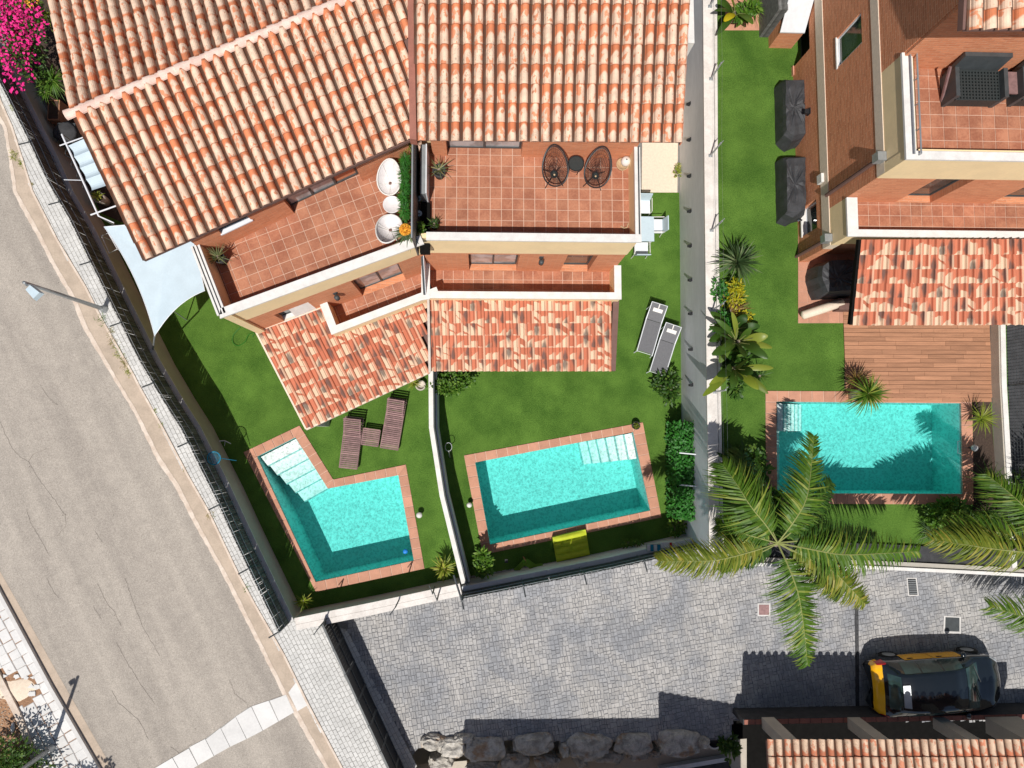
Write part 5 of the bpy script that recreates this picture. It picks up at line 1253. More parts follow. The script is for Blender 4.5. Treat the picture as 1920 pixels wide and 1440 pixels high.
def street_lamp(label, base, h, head_dir, arm, rot):
    t = thing('street_lamp', label, 'street lamp', base); b = Vector(base)
    g = G(); g.tube([b, b + Vector((0, 0, h * .5)), b + Vector((0, 0, h))], [.075, .06, .045], 10); ob('pole', g, 'steel', t, smooth=True)
    g = G(); g.lathe(b, [(.13, 0), (.13, .03), (.08, .25), (.0, .26)], 10); ob('base_plate', g, 'steel', t)
    d = Vector((*head_dir, 0)).normalized(); s = Vector((-d.y, d.x, 0)); p = b + Vector((0, 0, h)); g = G(); g.tube([p - Vector((0, 0, .06)), p + d * arm], .035, 8); ob('arm', g, 'steel', t)
    hs_ = rot; c = p + d * (arm + .28 * hs_); g = G(); q = [c + d * a * hs_ + s * e * hs_ for a, e in ((-.22, -.11), (.19, -.16), (.2, .13), (-.22, .10))]; q = ccw([(v.x, v.y) for v in q])
    g.hexa([(x, y, h - .05) for x, y in q], [(c.x + (x - c.x) * .8, c.y + (y - c.y) * .8, h + .09) for x, y in q]); ob('lamp_head', g, 'sail', t); return t
p0, pt = P(196, 580, 0), P(56, 543, 4.3)
street_lamp('pale headed street lamp on the paved pavement beside the reed fence', p0, 4.2, (pt.x - p0.x - .1, pt.y - p0.y + .1), .12, 1)
p0 = P(97, 1402, .1); street_lamp('street lamp at lower left whose long shadow crosses the white slabs', p0, 4.2, (-.8, -.6), .05, .5)

# sliding gate with slanting slats
G0, G1 = Vector(P2(604, 1172, 1.5)), Vector(P2(727, 1440, 1.5)); gd = (G1 - G0).normalized(); gn = Vector((-gd.y, gd.x)); GL = (G1 - G0).length + 1.2
t = thing('driveway_gate', 'long black slatted sliding gate between the pale pavement and the grey cobbles', 'gate', (*G0, 0))
for z in (.08, .75, 1.44): g = G(); g.beam((*G0, z), (*(G0 + gd * GL), z), .06, .07); ob('rail', g, 'anthracite', t)
nb = 7
for k in range(nb + 1): p = G0 + gd * (GL * k / nb); g = G(); g.beam((*p, .03), (*p, 1.5), .07, .07, up=(gd.x, gd.y, 0)); ob('post', g, 'anthracite', t)
n = int(GL / .11)
for k in range(n):
    p = G0 + gd * ((k + .5) * .11); g = G(); a = gd * .045 + gn * .012
    g.prism([p - a - gn * .006, p + a - gn * .006, p + a + gn * .006, p - a + gn * .006], .1, 1.42); ob('slat', g, 'black', t)
g = G(); q = G0 - gn * .16; g.beam((*(q + gd * .7), .03), (*(q + gd * GL), .03), .05, .05); ob('ground_track', g, 'alu', t)
g = G(); p = G0 + gd * .75 - gn * .1; g.box(p.x - .1, p.y - .1, 0, p.x + .08, p.y + .08, .35); ob('motor_box', g, 'alu', t)

# boulders of the retaining wall
from mathutils import noise as mn
def rockblob(g, c, r, seed):
    nu, nv = 26, 15; i = len(g.v); off = Vector((seed * 3.1, seed * 1.7, 0)); c = Vector(c)
    for a in range(nv + 1):
        th = math.pi * a / nv
        for b in range(nu):
            fi = 2 * math.pi * b / nu; v = Vector((math.sin(th) * math.cos(fi), math.sin(th) * math.sin(fi), math.cos(th))); e = .55
            q = Vector([math.copysign(abs(x) ** .72, x) for x in v]); k = 1 + .22 * mn.noise(v * 1.4 + off) + .12 * mn.noise(v * 3.2 + off) + .05 * mn.noise(v * 8 + off)
            k -= .10 * abs(mn.noise(v * 2.3 - off)) * 2
            g.v.append((c.x + r[0] * q.x * k, c.y + r[1] * q.y * k, c.z + r[2] * q.z * k))
    for a in range(nv):
        for b in range(nu): b2 = (b + 1) % nu; g.f.append((i + a * nu + b, i + (a + 1) * nu + b, i + (a + 1) * nu + b2, i + a * nu + b2)); g.mi.append(0)
BL = [(813, 1388, 24, 14), (850, 1398, 26, 18), (908, 1402, 38, 21), (1000, 1390, 37, 20), (968, 1425, 26, 20), (1025, 1425, 24, 14), (1058, 1402, 10, 12), (1100, 1396, 42, 24), (1088, 1420, 14, 12), (1187, 1390, 38, 20), (1140, 1413, 30, 13), (1195, 1410, 22, 12), (1224, 1407, 12, 8), (1270, 1388, 42, 22), (1270, 1404, 34, 9), (1315, 1388, 12, 10), (828, 1424, 24, 13), (905, 1434, 30, 10), (872, 1380, 20, 9)]
M['rock'] = None
def rock_mat():
    t = NT('weathered_boulder'); p = t.pos(); a = t.noise(p, 3.5, 6, .7, dist=.6); b = t.noise(p, 22, 5, .8)
    cc = t.mix(t.step(a, .35, .65), (.34, .315, .28), (.62, .585, .53)); cc = t.mix(t.m('MULTIPLY', t.step(t.noise(p, 1.9, 3), .56, .68), .7), cc, (.38, .22, .11))
    k = t.m('ADD', .6, t.m('MULTIPLY', b, .8)); g = t.n('CombineColor'); [t.link(k, g.inputs[i]) for i in range(3)]; cc = t.mix(1, cc, g.outputs[0], 'MULTIPLY')
    t.bump(t.m('ADD', a, t.m('MULTIPLY', b, .5)), .9, .06); return t.fin(cc, .9, .15)
M['rock'] = rock_mat()
names = ['leftmost', 'second', 'large rusty', 'veined', 'white streaked', 'round grey', 'thin upright', 'mossy dark', 'small knobbly', 'long ochre topped', 'flat lower', 'low rough', 'tiny pale', 'big striped arched', 'flat slab like', 'small end', 'low front', 'bottom edge', 'small upper']
for k, (x, y, a, b) in enumerate(BL):
    up_ = y < 1405; z = -.25 if up_ else -.85; c = P(x, y, z + .15); s = (CH - z) / FPX; g = G(); rockblob(g, c, (a * s * 1.0, b * s * 1.06, .42 if up_ else .38), 40 + k)
    ob('boulder', g, 'rock', label='%s boulder in the rock wall below the driveway, %s row' % (names[k], 'upper' if up_ else 'lower'), cat='boulder', group='boulders of the rock wall')
sheet('lower_path', [P2(700, 1440, -1), P2(1400, 1385, -1), P2(1400, 1500, -1), P2(700, 1500, -1)], [], -1.0, 'taupe2')
g = G(); c0, c1 = P(1235, 1442, -.8), P(1360, 1421, -.8); g.beam(c0, c1, .14, .25); ob('kerb_beam', g, 'greywall', kind='structure')
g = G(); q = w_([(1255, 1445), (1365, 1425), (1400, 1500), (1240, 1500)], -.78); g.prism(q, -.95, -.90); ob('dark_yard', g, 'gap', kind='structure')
# ground details on the driveway
t = thing('manhole_cover', 'square brown manhole cover set in the grey cobbles', 'manhole cover', P(1432, 1143))
g = G(); g.prism(w_([(1420, 1131), (1444, 1131), (1444, 1155), (1420, 1155)]), 0, .022); ob('frame', g, 'concrete', t); g = G(); g.prism(w_([(1422.5, 1133.5), (1441.5, 1133.5), (1441.5, 1152.5), (1422.5, 1152.5)]), .01, .03); ob('lid', g, 'woodslat', t)
t = thing('drain_grate', 'rectangular black drain grate with pale frame near the white kerb', 'grate', P(1711, 1100))
g = G(); g.prism(w_([(1699, 1083), (1718, 1083), (1722, 1117), (1702, 1117)]), 0, .024); ob('frame', g, 'concrete', t)
g = G(); g.prism(w_([(1701, 1085), (1716, 1085), (1719.5, 1115), (1704, 1115)]), .01, .027); ob('pit', g, 'dark', t)
for k in range(8): y = 1087 + k * 3.6; g = G(); g.prism(w_([(1701.5 + k * .4, y), (1716.5 + k * .4, y), (1716.5 + k * .4, y + 1.4), (1701.5 + k * .4, y + 1.4)]), .02, .032); ob('bar', g, 'steel', t)
t = thing('manhole_cover', 'square metal manhole cover in front of the parked taxi', 'manhole cover', P(1785, 1171))
g = G(); g.prism(w_([(1769, 1154), (1801, 1156), (1801, 1189), (1768, 1186)]), 0, .022); ob('frame', g, 'concrete', t); g = G(); g.prism(w_([(1772, 1157), (1798, 1158), (1798, 1184), (1771, 1183)]), .01, .028); ob('lid', g, 'anthracite', t)
g = G(); g.prism(w_([(1602, 1128), (1606, 1128), (1608, 1345), (1604, 1345)]), 0, .019); g.prism(w_([(1606.4, 1128), (1609, 1128), (1611, 1345), (1608.4, 1345)]), 0, .017); ob('drain_channel', g, 'gap', label='long narrow drain channel crossing the cobbles beside the taxi', cat='drain')
# ---------------------------------------------------------------- shade sail, awning, things along the left side
def sail():
    t = thing('shade_sail', 'large pale blue shade sail stretched beside the left house', 'shade sail', P(290, 628, 2.4))
    K = [(P(195, 425, 2.5)), (P(352, 405, 2.9)), (P(384, 545, 3.0)), (P(290, 630, 2.35))]; nseg = 12; c = sum(K, Vector()) / 4; edge = []
    sag = [.03, .0, .13, .17]
    for i in range(4):
        a, b = K[i], K[(i + 1) % 4]; m = (a + b) / 2; inw = (c - m) * sag[i] * 1.0
        for k in range(nseg): f = k / nseg; edge.append(a.lerp(b, f) + inw * 4 * f * (1 - f))
    g = G(); g.v = [tuple(p) for p in edge]
    R_ = 6; n = len(edge)
    for r in range(1, R_): 
        for p in edge: q = p.lerp(c, r / R_); g.v.append((q.x, q.y, q.z - .12 * math.sin(math.pi * .5 * r / R_)))
    g.v.append((c.x, c.y, c.z - .12))
    for r in range(R_ - 1):
        for k in range(n): k2 = (k + 1) % n; g.f.append((r * n + k, r * n + k2, (r + 1) * n + k2, (r + 1) * n + k)); g.mi.append(0)
    for k in range(n): g.f.append(((R_ - 1) * n + k, (R_ - 1) * n + (k + 1) % n, R_ * n)); g.mi.append(0)
    ob('cloth', g, 'sail', t, smooth=True)
    g = G(); g.tube(edge, .012, 5, closed=True); ob('hem', g, 'alu', t)
    b = P(287, 655, 1.1); g = G(); g.tube([(b.x, b.y, 1.1), K[3]], .028, 8); ob('pole', g, 'steel', t)
    b = P(350, 600, 0); g = G(); g.tube([(b.x, b.y, 0), (b.x + .05, b.y + .2, 2.0)], .02, 6); ob('guy_pole', g, 'steel', t)
sail()
def awning():
    z = 2.5; q = [P(128, 273, z), P(215, 235, z + .1), P(255, 330, z + .1), P(172, 357, z)]
    t = thing('awning', 'pale blue folding awning on a thin frame beside the left house', 'awning', q[0]); a, b, c, d = q
    for k in range(4):
        f0, f1 = k / 4, (k + 1) / 4; g = G(); n = 6; rows = []
        for i in range(n + 1):
            f = f0 + (f1 - f0) * i / n; dz = -.10 * math.sin(math.pi * i / n); p, r = a.lerp(d, f), b.lerp(c, f); rows.append((p + Vector((0, 0, dz)), r + Vector((0, 0, dz))))
        for i in range(n): g.poly([rows[i][0], rows[i + 1][0], rows[i + 1][1], rows[i][1]])
        ob('cloth_panel', g, 'sail', t)
        g = G(); g.tube([rows[0][0].lerp(rows[-1][0], u_) + Vector((-.25 * math.sin(math.pi * u_), -.05, -.15 * math.sin(math.pi * u_))) for u_ in [i / 8 for i in range(9)]], .014, 5); ob('cord', g, 'black', t)
    g = G(); g.tube([P(116, 252, z), P(185, 405, z)], .03, 6); g.tube([P(112, 273, z), P(218, 236, z)], .02, 6); g.tube([P(170, 403, z), P(220, 385, z)], .025, 6); g.tube([P(185, 405, z), P(214, 418, z)], .02, 6); ob('frame_tube', g, 'alu', t)
    for p in (P(185, 405, z), P(116, 252, z)): g = G(); g.tube([(p.x, p.y, 0), p], .03, 6); ob('leg', g, 'steel', t)
    g = G(); g.tube([P(120, 337, 2.2), P(155, 338, 2.4)], .012, 5); ob('brace', g, 'alu', t)
awning()
p = P(121, 246, .9); t = thing('planter', 'dark grey covered box beside the left house roof', 'box', (p.x, p.y, 0)); g = G(); g.box(p.x - .28, p.y - .3, 0, p.x + .3, p.y + .3, .85); ob('box', g, 'anthracite', t); g = G(); g.blob((p.x, p.y, .86), (.34, .36, .10), 4, 14, 6, .2); ob('cover', g, 'gap', t, smooth=True)
p = P(98, 205, .6); t = thing('planter', 'wooden planter box under the bright green spiky plant', 'planter', (p.x, p.y, 0)); g = G(); g.box(p.x - .18, p.y - .35, 0, p.x + .2, p.y + .35, .55); ob('box', g, 'deck', t); g = G(); g.box(p.x - .14, p.y - .3, .55, p.x + .16, p.y + .3, .57); ob('soil', g, 'soil', t)
K = [P(190, 442, 1.2), P(203, 437, 1.2), P(220, 467, 1.2), P(205, 475, 1.2)]; t = thing('goal_frame', 'small white wire frame standing behind the fence near the shade sail', 'frame', K[0])
g = G(); g.tube(K, .014, 5, closed=True); ob('frame_tube', g, 'alu', t)
for k in K[::2]: g = G(); g.tube([(k.x, k.y, 0), k], .014, 5); ob('leg', g, 'alu', t)
g = G(); c = P(401, 859, 1.6)
for r in (.20,): g.tube([(c.x + r * math.cos(a * .4), c.y + r * math.sin(a * .4), c.z) for a in range(16)], .016, 6, closed=True)
for k in range(-4, 5): h_ = math.sqrt(max(0, .04 - (k * .045) ** 2)); g.tube([(c.x + k * .045, c.y - h_, c.z), (c.x + k * .045, c.y + h_, c.z)], .004, 4); g.tube([(c.x - h_, c.y + k * .045, c.z), (c.x + h_, c.y + k * .045, c.z)], .004, 4)
g.tube([(c.x + .2, c.y, c.z), (c.x + .45, c.y - .1, .9)], .012, 5); ob('skimmer_net', g, 'teal', label='round blue pool net leaning on the reed fence', cat='pool net')
g = G(); g.tube([P(411, 827, .3), P(421, 826, .32), P(433, 832, .3)], .014, 6); g.tube([P(422, 827, .32), P(421, 836, .05)], .010, 5); ob('hose_rake', g, 'alu', label='curved white rake head lying on the shaded lawn', cat='rake')
g = G(); hz = [(450, 614), (438, 628), (437, 642), (447, 648), (460, 640), (466, 628), (477, 624), (472, 634)]; pts = [P(x, y, .03) for x, y in hz]
sm = []
for i in range(len(pts) - 1):
    p_, a_, b_, n_ = pts[max(i - 1, 0)], pts[i], pts[i + 1], pts[min(i + 2, len(pts) - 1)]
    for k in range(5): u_ = k / 5; sm.append(.5 * ((2 * a_) + (b_ - p_) * u_ + (2 * p_ - 5 * a_ + 4 * b_ - n_) * u_ ** 2 + (3 * a_ - p_ - 3 * b_ + n_) * u_ ** 3))
g.tube(sm, .014, 5); ob('garden_hose', g, 'hedge', label='thin green garden hose looping on the left lawn', cat='hose')
# ================================================================ FURNITURE AND SMALL THINGS
def sub(name, g, mat, parent, smooth=False): return ob(name, g, mat, parent, smooth=smooth)
# ---- grey sling loungers (local: foot at -y, head at +y, origin on the ground)
def sling_lounger():
    t = thing('sun_lounger', 'x', 'sun lounger', (0, 0, 0)); W, z = .54, .36
    hb, hz = .86, .36 + .20
    g = G(); K = [(-W / 2, -.86, z), (-W / 2, .28, z), (-W / 2, hb, hz), (W / 2, hb, hz), (W / 2, .28, z), (W / 2, -.86, z)]; g.tube(K, .02, 6, closed=True); sub('frame', g, 'alu', t)
    g = G(); g.hexa([(-W / 2 + .02, -.83, z - .005), (W / 2 - .02, -.83, z - .005), (W / 2 - .02, .275, z - .005), (-W / 2 + .02, .275, z - .005)], [(-W / 2 + .02, -.83, z + .008), (W / 2 - .02, -.83, z + .008), (W / 2 - .02, .275, z + .008), (-W / 2 + .02, .275, z + .008)]); sub('seat_sling', g, 'greyfab', t)
    g = G(); g.hexa([(-W / 2 + .02, .29, z - .005), (W / 2 - .02, .29, z - .005), (W / 2 - .02, hb - .02, hz - .01), (-W / 2 + .02, hb - .02, hz - .01)], [(-W / 2 + .02, .29, z + .01), (W / 2 - .02, .29, z + .01), (W / 2 - .02, hb - .02, hz + .006), (-W / 2 + .02, hb - .02, hz + .006)]); sub('back_sling', g, 'greyfab', t)
    g = G(); g.beam((0, .70, z + .17), (0, .58, z + .13), .33, .05); hp = sub('headrest', g, 'white', t); g = G(); g.beam((0, .70, z + .19), (0, hb, hz + .02), .035, .012); sub('strap', g, 'white', hp)
    for x in (-1, 1):
        for y in (-.86, .72): g = G(); g.tube([(x * W / 2, y, z + (.16 if y > 0 else 0)), (x * (W / 2 + .02), y - .03, 0)], .018, 6); sub('leg', g, 'alu', t)
    return t
l1 = sling_lounger(); l2 = copy_tree(l1)
for o, (fx, fy, hx, hy), lab in ((l1, (1209, 661, 1237, 571), 'grey sling sun lounger nearer the house, slightly behind the other grey one'), (l2, (1234, 696, 1262, 614), 'grey sling sun lounger nearer the grey boundary wall')):
    a, b = P(fx, fy, .36), P(hx, hy, .56); d = b - a; c = (a + b) / 2; put_at(o, (c.x, c.y, 0), math.atan2(d.y, d.x) - math.pi / 2, 1, lab); o['group'] = 'grey sun loungers on the middle lawn'
# ---- slatted hardwood loungers
def slat_lounger():
    t = thing('sun_lounger', 'x', 'sun lounger', (0, 0, 0)); W = .56; z = .32
    for x in (-1, 1):
        g = G(); g.beam((x * W / 2, -.85, z - .03), (x * W / 2, .80, z - .03), .035, .07); sub('side_rail', g, 'woodslat', t)
        g = G(); g.beam((x * (W / 2 - .03), .22, z + .02), (x * (W / 2 - .03), .74, z + .34), .03, .05); sub('back_rail', g, 'woodslat', t)
        for y in (-.75, .7): g = G(); g.beam((x * W / 2, y, 0), (x * W / 2, y, z - .06), .05, .05, up=(0, 1, 0)); sub('leg', g, 'woodslat', t)
    gs = G(); gs.beam((-W / 2, 0, 0), (W / 2, 0, 0), .048, .018); me = gs.mesh('slat', [M['woodslat']])
    n = 17
    for k in range(n): o = bpy.data.objects.new('slat', me); place(o, t); o.location = (0, -.83 + k * 1.02 / (n - 1), z + .012)
    for k in range(9):
        f = (k + .6) / 9; o = bpy.data.objects.new('slat', me); place(o, t); o.location = (0, .22 + .54 * f, z + .05 + .33 * f); o.rotation_euler = (math.atan2(.32, .52), 0, 0)
    g = G(); g.beam((-W / 2, .62, .22), (W / 2, .62, .22), .03, .03); sub('cross_bar', g, 'woodslat', t); g = G(); g.beam((-W / 2, .80, .24), (W / 2, .80, .24), .04, .06); sub('cross_bar', g, 'woodslat', t)
    return t
l1 = slat_lounger(); l2 = copy_tree(l1)
for o, (fx, fy, hx, hy), lab in ((l1, (653, 874, 661, 784), 'dark hardwood slatted lounger left of the small slatted table'), (l2, (730, 838, 743, 748), 'dark hardwood slatted lounger right of the small slatted table')):
    a, b = P(fx, fy, .33), P(hx, hy, .66); d = b - a; c = a + d * .5; put_at(o, (c.x, c.y, 0), math.atan2(d.y, d.x) - math.pi / 2, 1.02, lab); o['group'] = 'slatted sun loungers on the left lawn'
t = thing('side_table', 'small slatted hardwood table between the two dark slatted loungers', 'table', (0, 0, 0)); g = G()
for x in (-1, 1): g = G(); g.beam((x * .27, -.27, .33), (x * .27, .27, .33), .04, .06); sub('side_rail', g, 'woodslat', t)
for x in (-1, 1):
    for y in (-1, 1): g = G(); g.beam((x * .25, y * .24, 0), (x * .25, y * .24, .31), .045, .045, up=(0, 1, 0)); sub('leg', g, 'woodslat', t)
gs = G(); gs.beam((-.27, 0, 0), (.27, 0, 0), .048, .018); me = gs.mesh('slat', [M['woodslat']])
for k in range(9): o = bpy.data.objects.new('slat', me); place(o, t); o.location = (0, -.26 + .065 * k, .372)
c = P(695, 820, .37); put_at(t, (c.x, c.y, 0), R(-8))
# ---- egg shaped wire chairs
def egg(n, a, b, k=.18): return [(a * math.cos(2 * math.pi * i / n) * (1 - k * math.sin(2 * math.pi * i / n)), b * math.sin(2 * math.pi * i / n)) for i in range(n)]
def wire_chair():
    t = thing('wire_chair', 'x', 'chair', (0, 0, 0)); n = 28; E = egg(n, .33, .45)
    zr = lambda y: .46 + (y + .45) / .9 * .50; c = Vector((0, -.08, .34)); rim = [Vector((x, y, zr(y))) for x, y in E]
    g = G(); g.tube(rim, .018, 6, closed=True); g.tube([Vector((p.x * .95, p.y * .95 - .0, p.z - .06)) for p in rim], .010, 5, closed=True); sub('rim', g, 'black', t)
    g = G()
    def S(p, f): q = c.lerp(p, f); q.z = c.z + (p.z - c.z) * f ** 2.2; return q
    for i, p in enumerate(rim):
        g.tube([S(p, f) for f in (.12, .4, .7, 1)], .0045, 4, caps=False); m = (p + rim[(i + 1) % n]) / 2; g.tube([S(m, f) for f in (.35, .6, .8, 1)], .0035, 3, caps=False)
    for f in (.2, .3, .4, .5, .6, .7, .8, .9): g.tube([S(p, f) for p in rim], .0035, 4, closed=True)
    o = sub('wire_basket', g, 'black', t); o['kind'] = 'stuff'
    g = G(); g.lathe(c - Vector((0, 0, .03)), [(.0, .02), (.09, .02), (.10, .0), (0, 0)], 12); sub('seat_disc', g, 'rattan', t)
    g = G(); g.blob(c + Vector((0, -.03, .03)), (.028, .028, .02), 1, 8, 5, 0); sub('button', g, 'wicker', t)
    for x in (-1, 1):
        for y in (-1, 1): g = G(); g.tube([c + Vector((x * .07, y * .07, -.03)), Vector((x * .24, y * .26 - .05, 0))], .012, 6); sub('leg', g, 'black', t)
    return t
w1 = wire_chair(); w2 = copy_tree(w1)
for o, (x, y), rz, lab in ((w1, (1040, 314), R(8), 'black egg shaped wire chair left of the round wire table'), (w2, (1121, 317), R(-12), 'black egg shaped wire chair right of the round wire table')):
    c = P(x, y, ZT + .6); put_at(o, (c.x, c.y, ZT + .014), rz, 1, lab); o['group'] = 'black wire chairs on the middle terrace'
t = thing('side_table', 'round black wire table between the two egg shaped chairs', 'table', (0, 0, 0)); g = G()
g.tube([(.2 * math.cos(a * .35), .2 * math.sin(a * .35), .45) for a in range(18)], .014, 6, closed=True); g.tube([(.2 * math.cos(a * .35), .2 * math.sin(a * .35), .36) for a in range(18)], .008, 5, closed=True); sub('rim', g, 'black', t)
g = G(); g.lathe((0, 0, .44), [(0, .004), (.195, .004), (.195, 0), (0, 0)], 18); sub('table_top', g, 'rattan', t)
for k in range(4): a = k * 1.57 + .5; g = G(); g.tube([(.19 * math.cos(a), .19 * math.sin(a), .44), (.15 * math.cos(a), .15 * math.sin(a), 0)], .01, 5); sub('leg', g, 'black', t)
c = P(1080, 307, ZT + .45); put_at(t, (c.x, c.y, ZT + .014))
# ---- white bowl chairs
def bowl_chair():
    t = thing('bowl_chair', 'x', 'chair', (0, 0, 0)); n = 26; E = egg(n, .34, .46, .12); c = Vector((0, -.06, .30))
    zr = lambda y: .44 + (y + .45) / .9 * .42; rim = [Vector((x, y, zr(y))) for x, y in E]; g = G(); R_ = 7
    def S(p, f): q = c.lerp(p, f); q.z = c.z + (p.z - c.z) * f ** 2; return q
    for r in range(1, R_ + 1):
        for p in rim: g.v.append(tuple(S(p, r / R_)))
    k = len(g.v); g.v.append(tuple(c))
    for r in range(R_ - 1):
        for i in range(n): j = (i + 1) % n; g.f.append((r * n + i, r * n + j, (r + 1) * n + j, (r + 1) * n + i)); g.mi.append(0)
    for i in range(n): g.f.append((i, k, (i + 1) % n)); g.mi.append(0)
    sub('cushion_bowl', g, 'whitefab', t, True)
    g = G(); g.tube(rim, .022, 7, closed=True); sub('rim', g, 'white', t, True)
    for i in range(0, n, 5): g = G(); g.tube([S(rim[i], f) + Vector((0, 0, .01)) for f in (.05, .3, .6, .97)], .010, 5); sub('seam', g, 'white', t)
    g = G(); g.blob(c + Vector((0, 0, .01)), (.05, .05, .03), 1, 10, 6, .1); sub('button', g, 'darkbrown', t)
    for x in (-1, 1):
        for y in (-1, 1): g = G(); g.tube([c + Vector((x * .08, y * .08, -.02)), Vector((x * .24, y * .24 - .05, 0))], .014, 6); sub('leg', g, 'white', t)
    return t
w1 = bowl_chair(); w2 = copy_tree(w1)
for o, (x, y), rz, lab, sc in ((w1, (730, 333), R(-8), 'white bowl chair under the eaves, above the small white table', .88), (w2, (729, 430), R(170), 'white bowl chair beside the orange cactus by the terrace parapet', .92)):
    c = P(x, y, ZT + .55); put_at(o, (c.x, c.y, ZT + .014), rz, sc, lab); o['group'] = 'white bowl chairs on the left terrace'
t = thing('side_table', 'small round white table between the two white bowl chairs', 'table', (0, 0, 0))
g = G(); g.lathe((0, 0, .42), [(0, 0), (.21, 0), (.22, .03), (.23, .05), (.21, .045), (.19, .02), (0, .015)], 20); sub('table_top', g, 'whitefab', t, True)
for k in range(3): a = k * 2.09; g = G(); g.tube([(.12 * math.cos(a), .12 * math.sin(a), .42), (.16 * math.cos(a), .16 * math.sin(a), 0)], .012, 5); sub('leg', g, 'white', t)
c = P(735, 384, ZT + .45); put_at(t, (c.x, c.y, ZT + .014))
# lantern in a wicker tray
c = P(1171, 303, ZT + .2); t = thing('lantern', 'round white lamp in a tan wicker tray near the corner of the straight terrace', 'lamp', (c.x, c.y, ZT))
g = G(); g.lathe((c.x - .03, c.y - .03, ZT + .01), [(0, 0), (.15, 0), (.17, .10), (.15, .10), (.14, .03), (0, .03)], 18); sub('tray', g, 'wicker', t, True)
g = G(); g.lathe((c.x + .04, c.y + .02, ZT + .05), [(.02, 0), (.11, .03), (.13, .12), (.10, .22), (.03, .25), (.0, .25)], 16); sub('shade', g, 'white', t, True); g = G(); g.lathe((c.x + .04, c.y + .02, ZT + .295), [(.02, 0), (.02, .02), (0, .02)], 8); sub('knob', g, 'anthracite', t)
c = P(1172, 426, ZT); g = G(); g.tube([P(1164, 424, ZT + .03), P(1170, 428, ZT + .06), P(1176, 426, ZT + .04), P(1178, 419, ZT + .03)], .018, 6); ob('garden_hose', g, 'wicker', label='short coil of tan hose in the terrace corner', cat='hose')
# ---- garden table and chairs beside the middle house
def garden_chair(lab, px, py, rz):
    t = thing('garden_chair', lab, 'chair', (0, 0, 0), 'white garden chairs beside the middle house'); g = G(); g.box(-.24, -.22, .42, .24, .24, .45); sub('seat', g, 'alu', t)
    g = G(); g.hexa([(-.24, .22, .45), (.24, .22, .45), (.24, .25, .45), (-.24, .25, .45)], [(-.24, .30, .88), (.24, .30, .88), (.24, .33, .88), (-.24, .33, .88)]); sub('backrest', g, 'sail', t)
    for x in (-1, 1):
        for y in (-1, 1): g = G(); g.tube([(x * .23, y * .21, .43), (x * .25, y * .23, 0)], .014, 6); sub('leg', g, 'white', t)
        g = G(); g.tube([(x * .26, -.2, .42), (x * .26, -.2, .64), (x * .26, .24, .66)], .014, 6); sub('armrest', g, 'white', t)
    c = P(px, py, .45); put_at(t, (c.x, c.y, 0), rz); return t
c0, c1 = P(1196, 452, .74), P(1226, 406, .74)
t = thing('garden_table', 'pale blue grey garden table partly under the terrace parapet', 'table', ((c0.x + c1.x) / 2, (c0.y + c1.y) / 2, 0)); g = G(); g.box(c0.x, c0.y, .70, c1.x, c1.y, .74); sub('table_top', g, 'sail', t)
for x in (c0.x + .05, c1.x - .05):
    for y in (c0.y + .05, c1.y - .05): g = G(); g.tube([(x, y, 0), (x, y, .7)], .02, 6); sub('leg', g, 'white', t)
garden_chair('white garden chair on the lawn side of the pale garden table', 1230, 424, R(-90)); garden_chair('white garden chair below the pale garden table, beside the brick corner', 1202, 466, R(180)); garden_chair('white garden chair above the pale garden table', 1206, 388, 0)
# ---- dark rattan sofa and its neighbour on the right terrace
def rattan(lab, x0, x1, y0, y1, cat='sofa'):
    a, b = P(x0, y1, RT + .42), P(x1, y0, RT + .42); t = thing('rattan_sofa', lab, cat, ((a.x + b.x) / 2, a.y, RT)); z = RT + .015
    g = G(); g.box(a.x, a.y, z + .05, b.x, b.y, z + .36); sub('base', g, 'rattan', t)
    g = G(); n = int((b.x - a.x) / .075); m = int((b.y - a.y) / .075)
    for i in range(n + 1): x = a.x + (b.x - a.x) * i / n; g.box(x - .018, a.y, z + .36, x + .018, b.y, z + .41)
    for j in range(m + 1): y = a.y + (b.y - a.y) * j / m; g.box(a.x, y - .018, z + .362, b.x, y + .018, z + .405)
    o = sub('seat_weave', g, 'rattan', t); o['kind'] = 'stuff'
    g = G(); g.hexa([(a.x - .03, b.y, z), (b.x + .03, b.y, z), (b.x + .03, b.y + .10, z), (a.x - .03, b.y + .10, z)], [(a.x - .03, b.y + .12, z + .85), (b.x + .03, b.y + .12, z + .85), (b.x + .03, b.y + .22, z + .85), (a.x - .03, b.y + .22, z + .85)]); sub('backrest', g, 'anthracite', t)
    for x in (a.x - .10, b.x + .0): g = G(); g.box(x, a.y, z, x + .10, b.y, z + .58); sub('armrest', g, 'anthracite', t)
    return t
rattan('dark rattan sofa with a pierced seat on the upper right terrace', 1792, 1872, 134, 186)
rattan('second dark rattan seat cut by the right edge of the picture', 1918, 1985, 134, 186)
a, b = P(1880, 175, RT + .4), P(1908, 135, RT + .4); t = thing('side_table', 'small brown side table between the two dark rattan seats', 'table', (a.x, a.y, RT)); g = G(); g.box(a.x, a.y, RT + .36, b.x, b.y, RT + .40); sub('table_top', g, 'woodslat', t); g = G(); g.box(a.x + .05, a.y + .05, RT + .01, b.x - .05, b.y - .05, RT + .36); sub('base', g, 'dark', t)
g = G(); a = P(1786, 170, RT + .5); g.beam(P(1765, 190, RT + .03), P(1782, 125, RT + .7), .05, .05); ob('broom', g, 'woodslat', label='brown wooden pole leaning beside the dark rattan sofa', cat='pole')
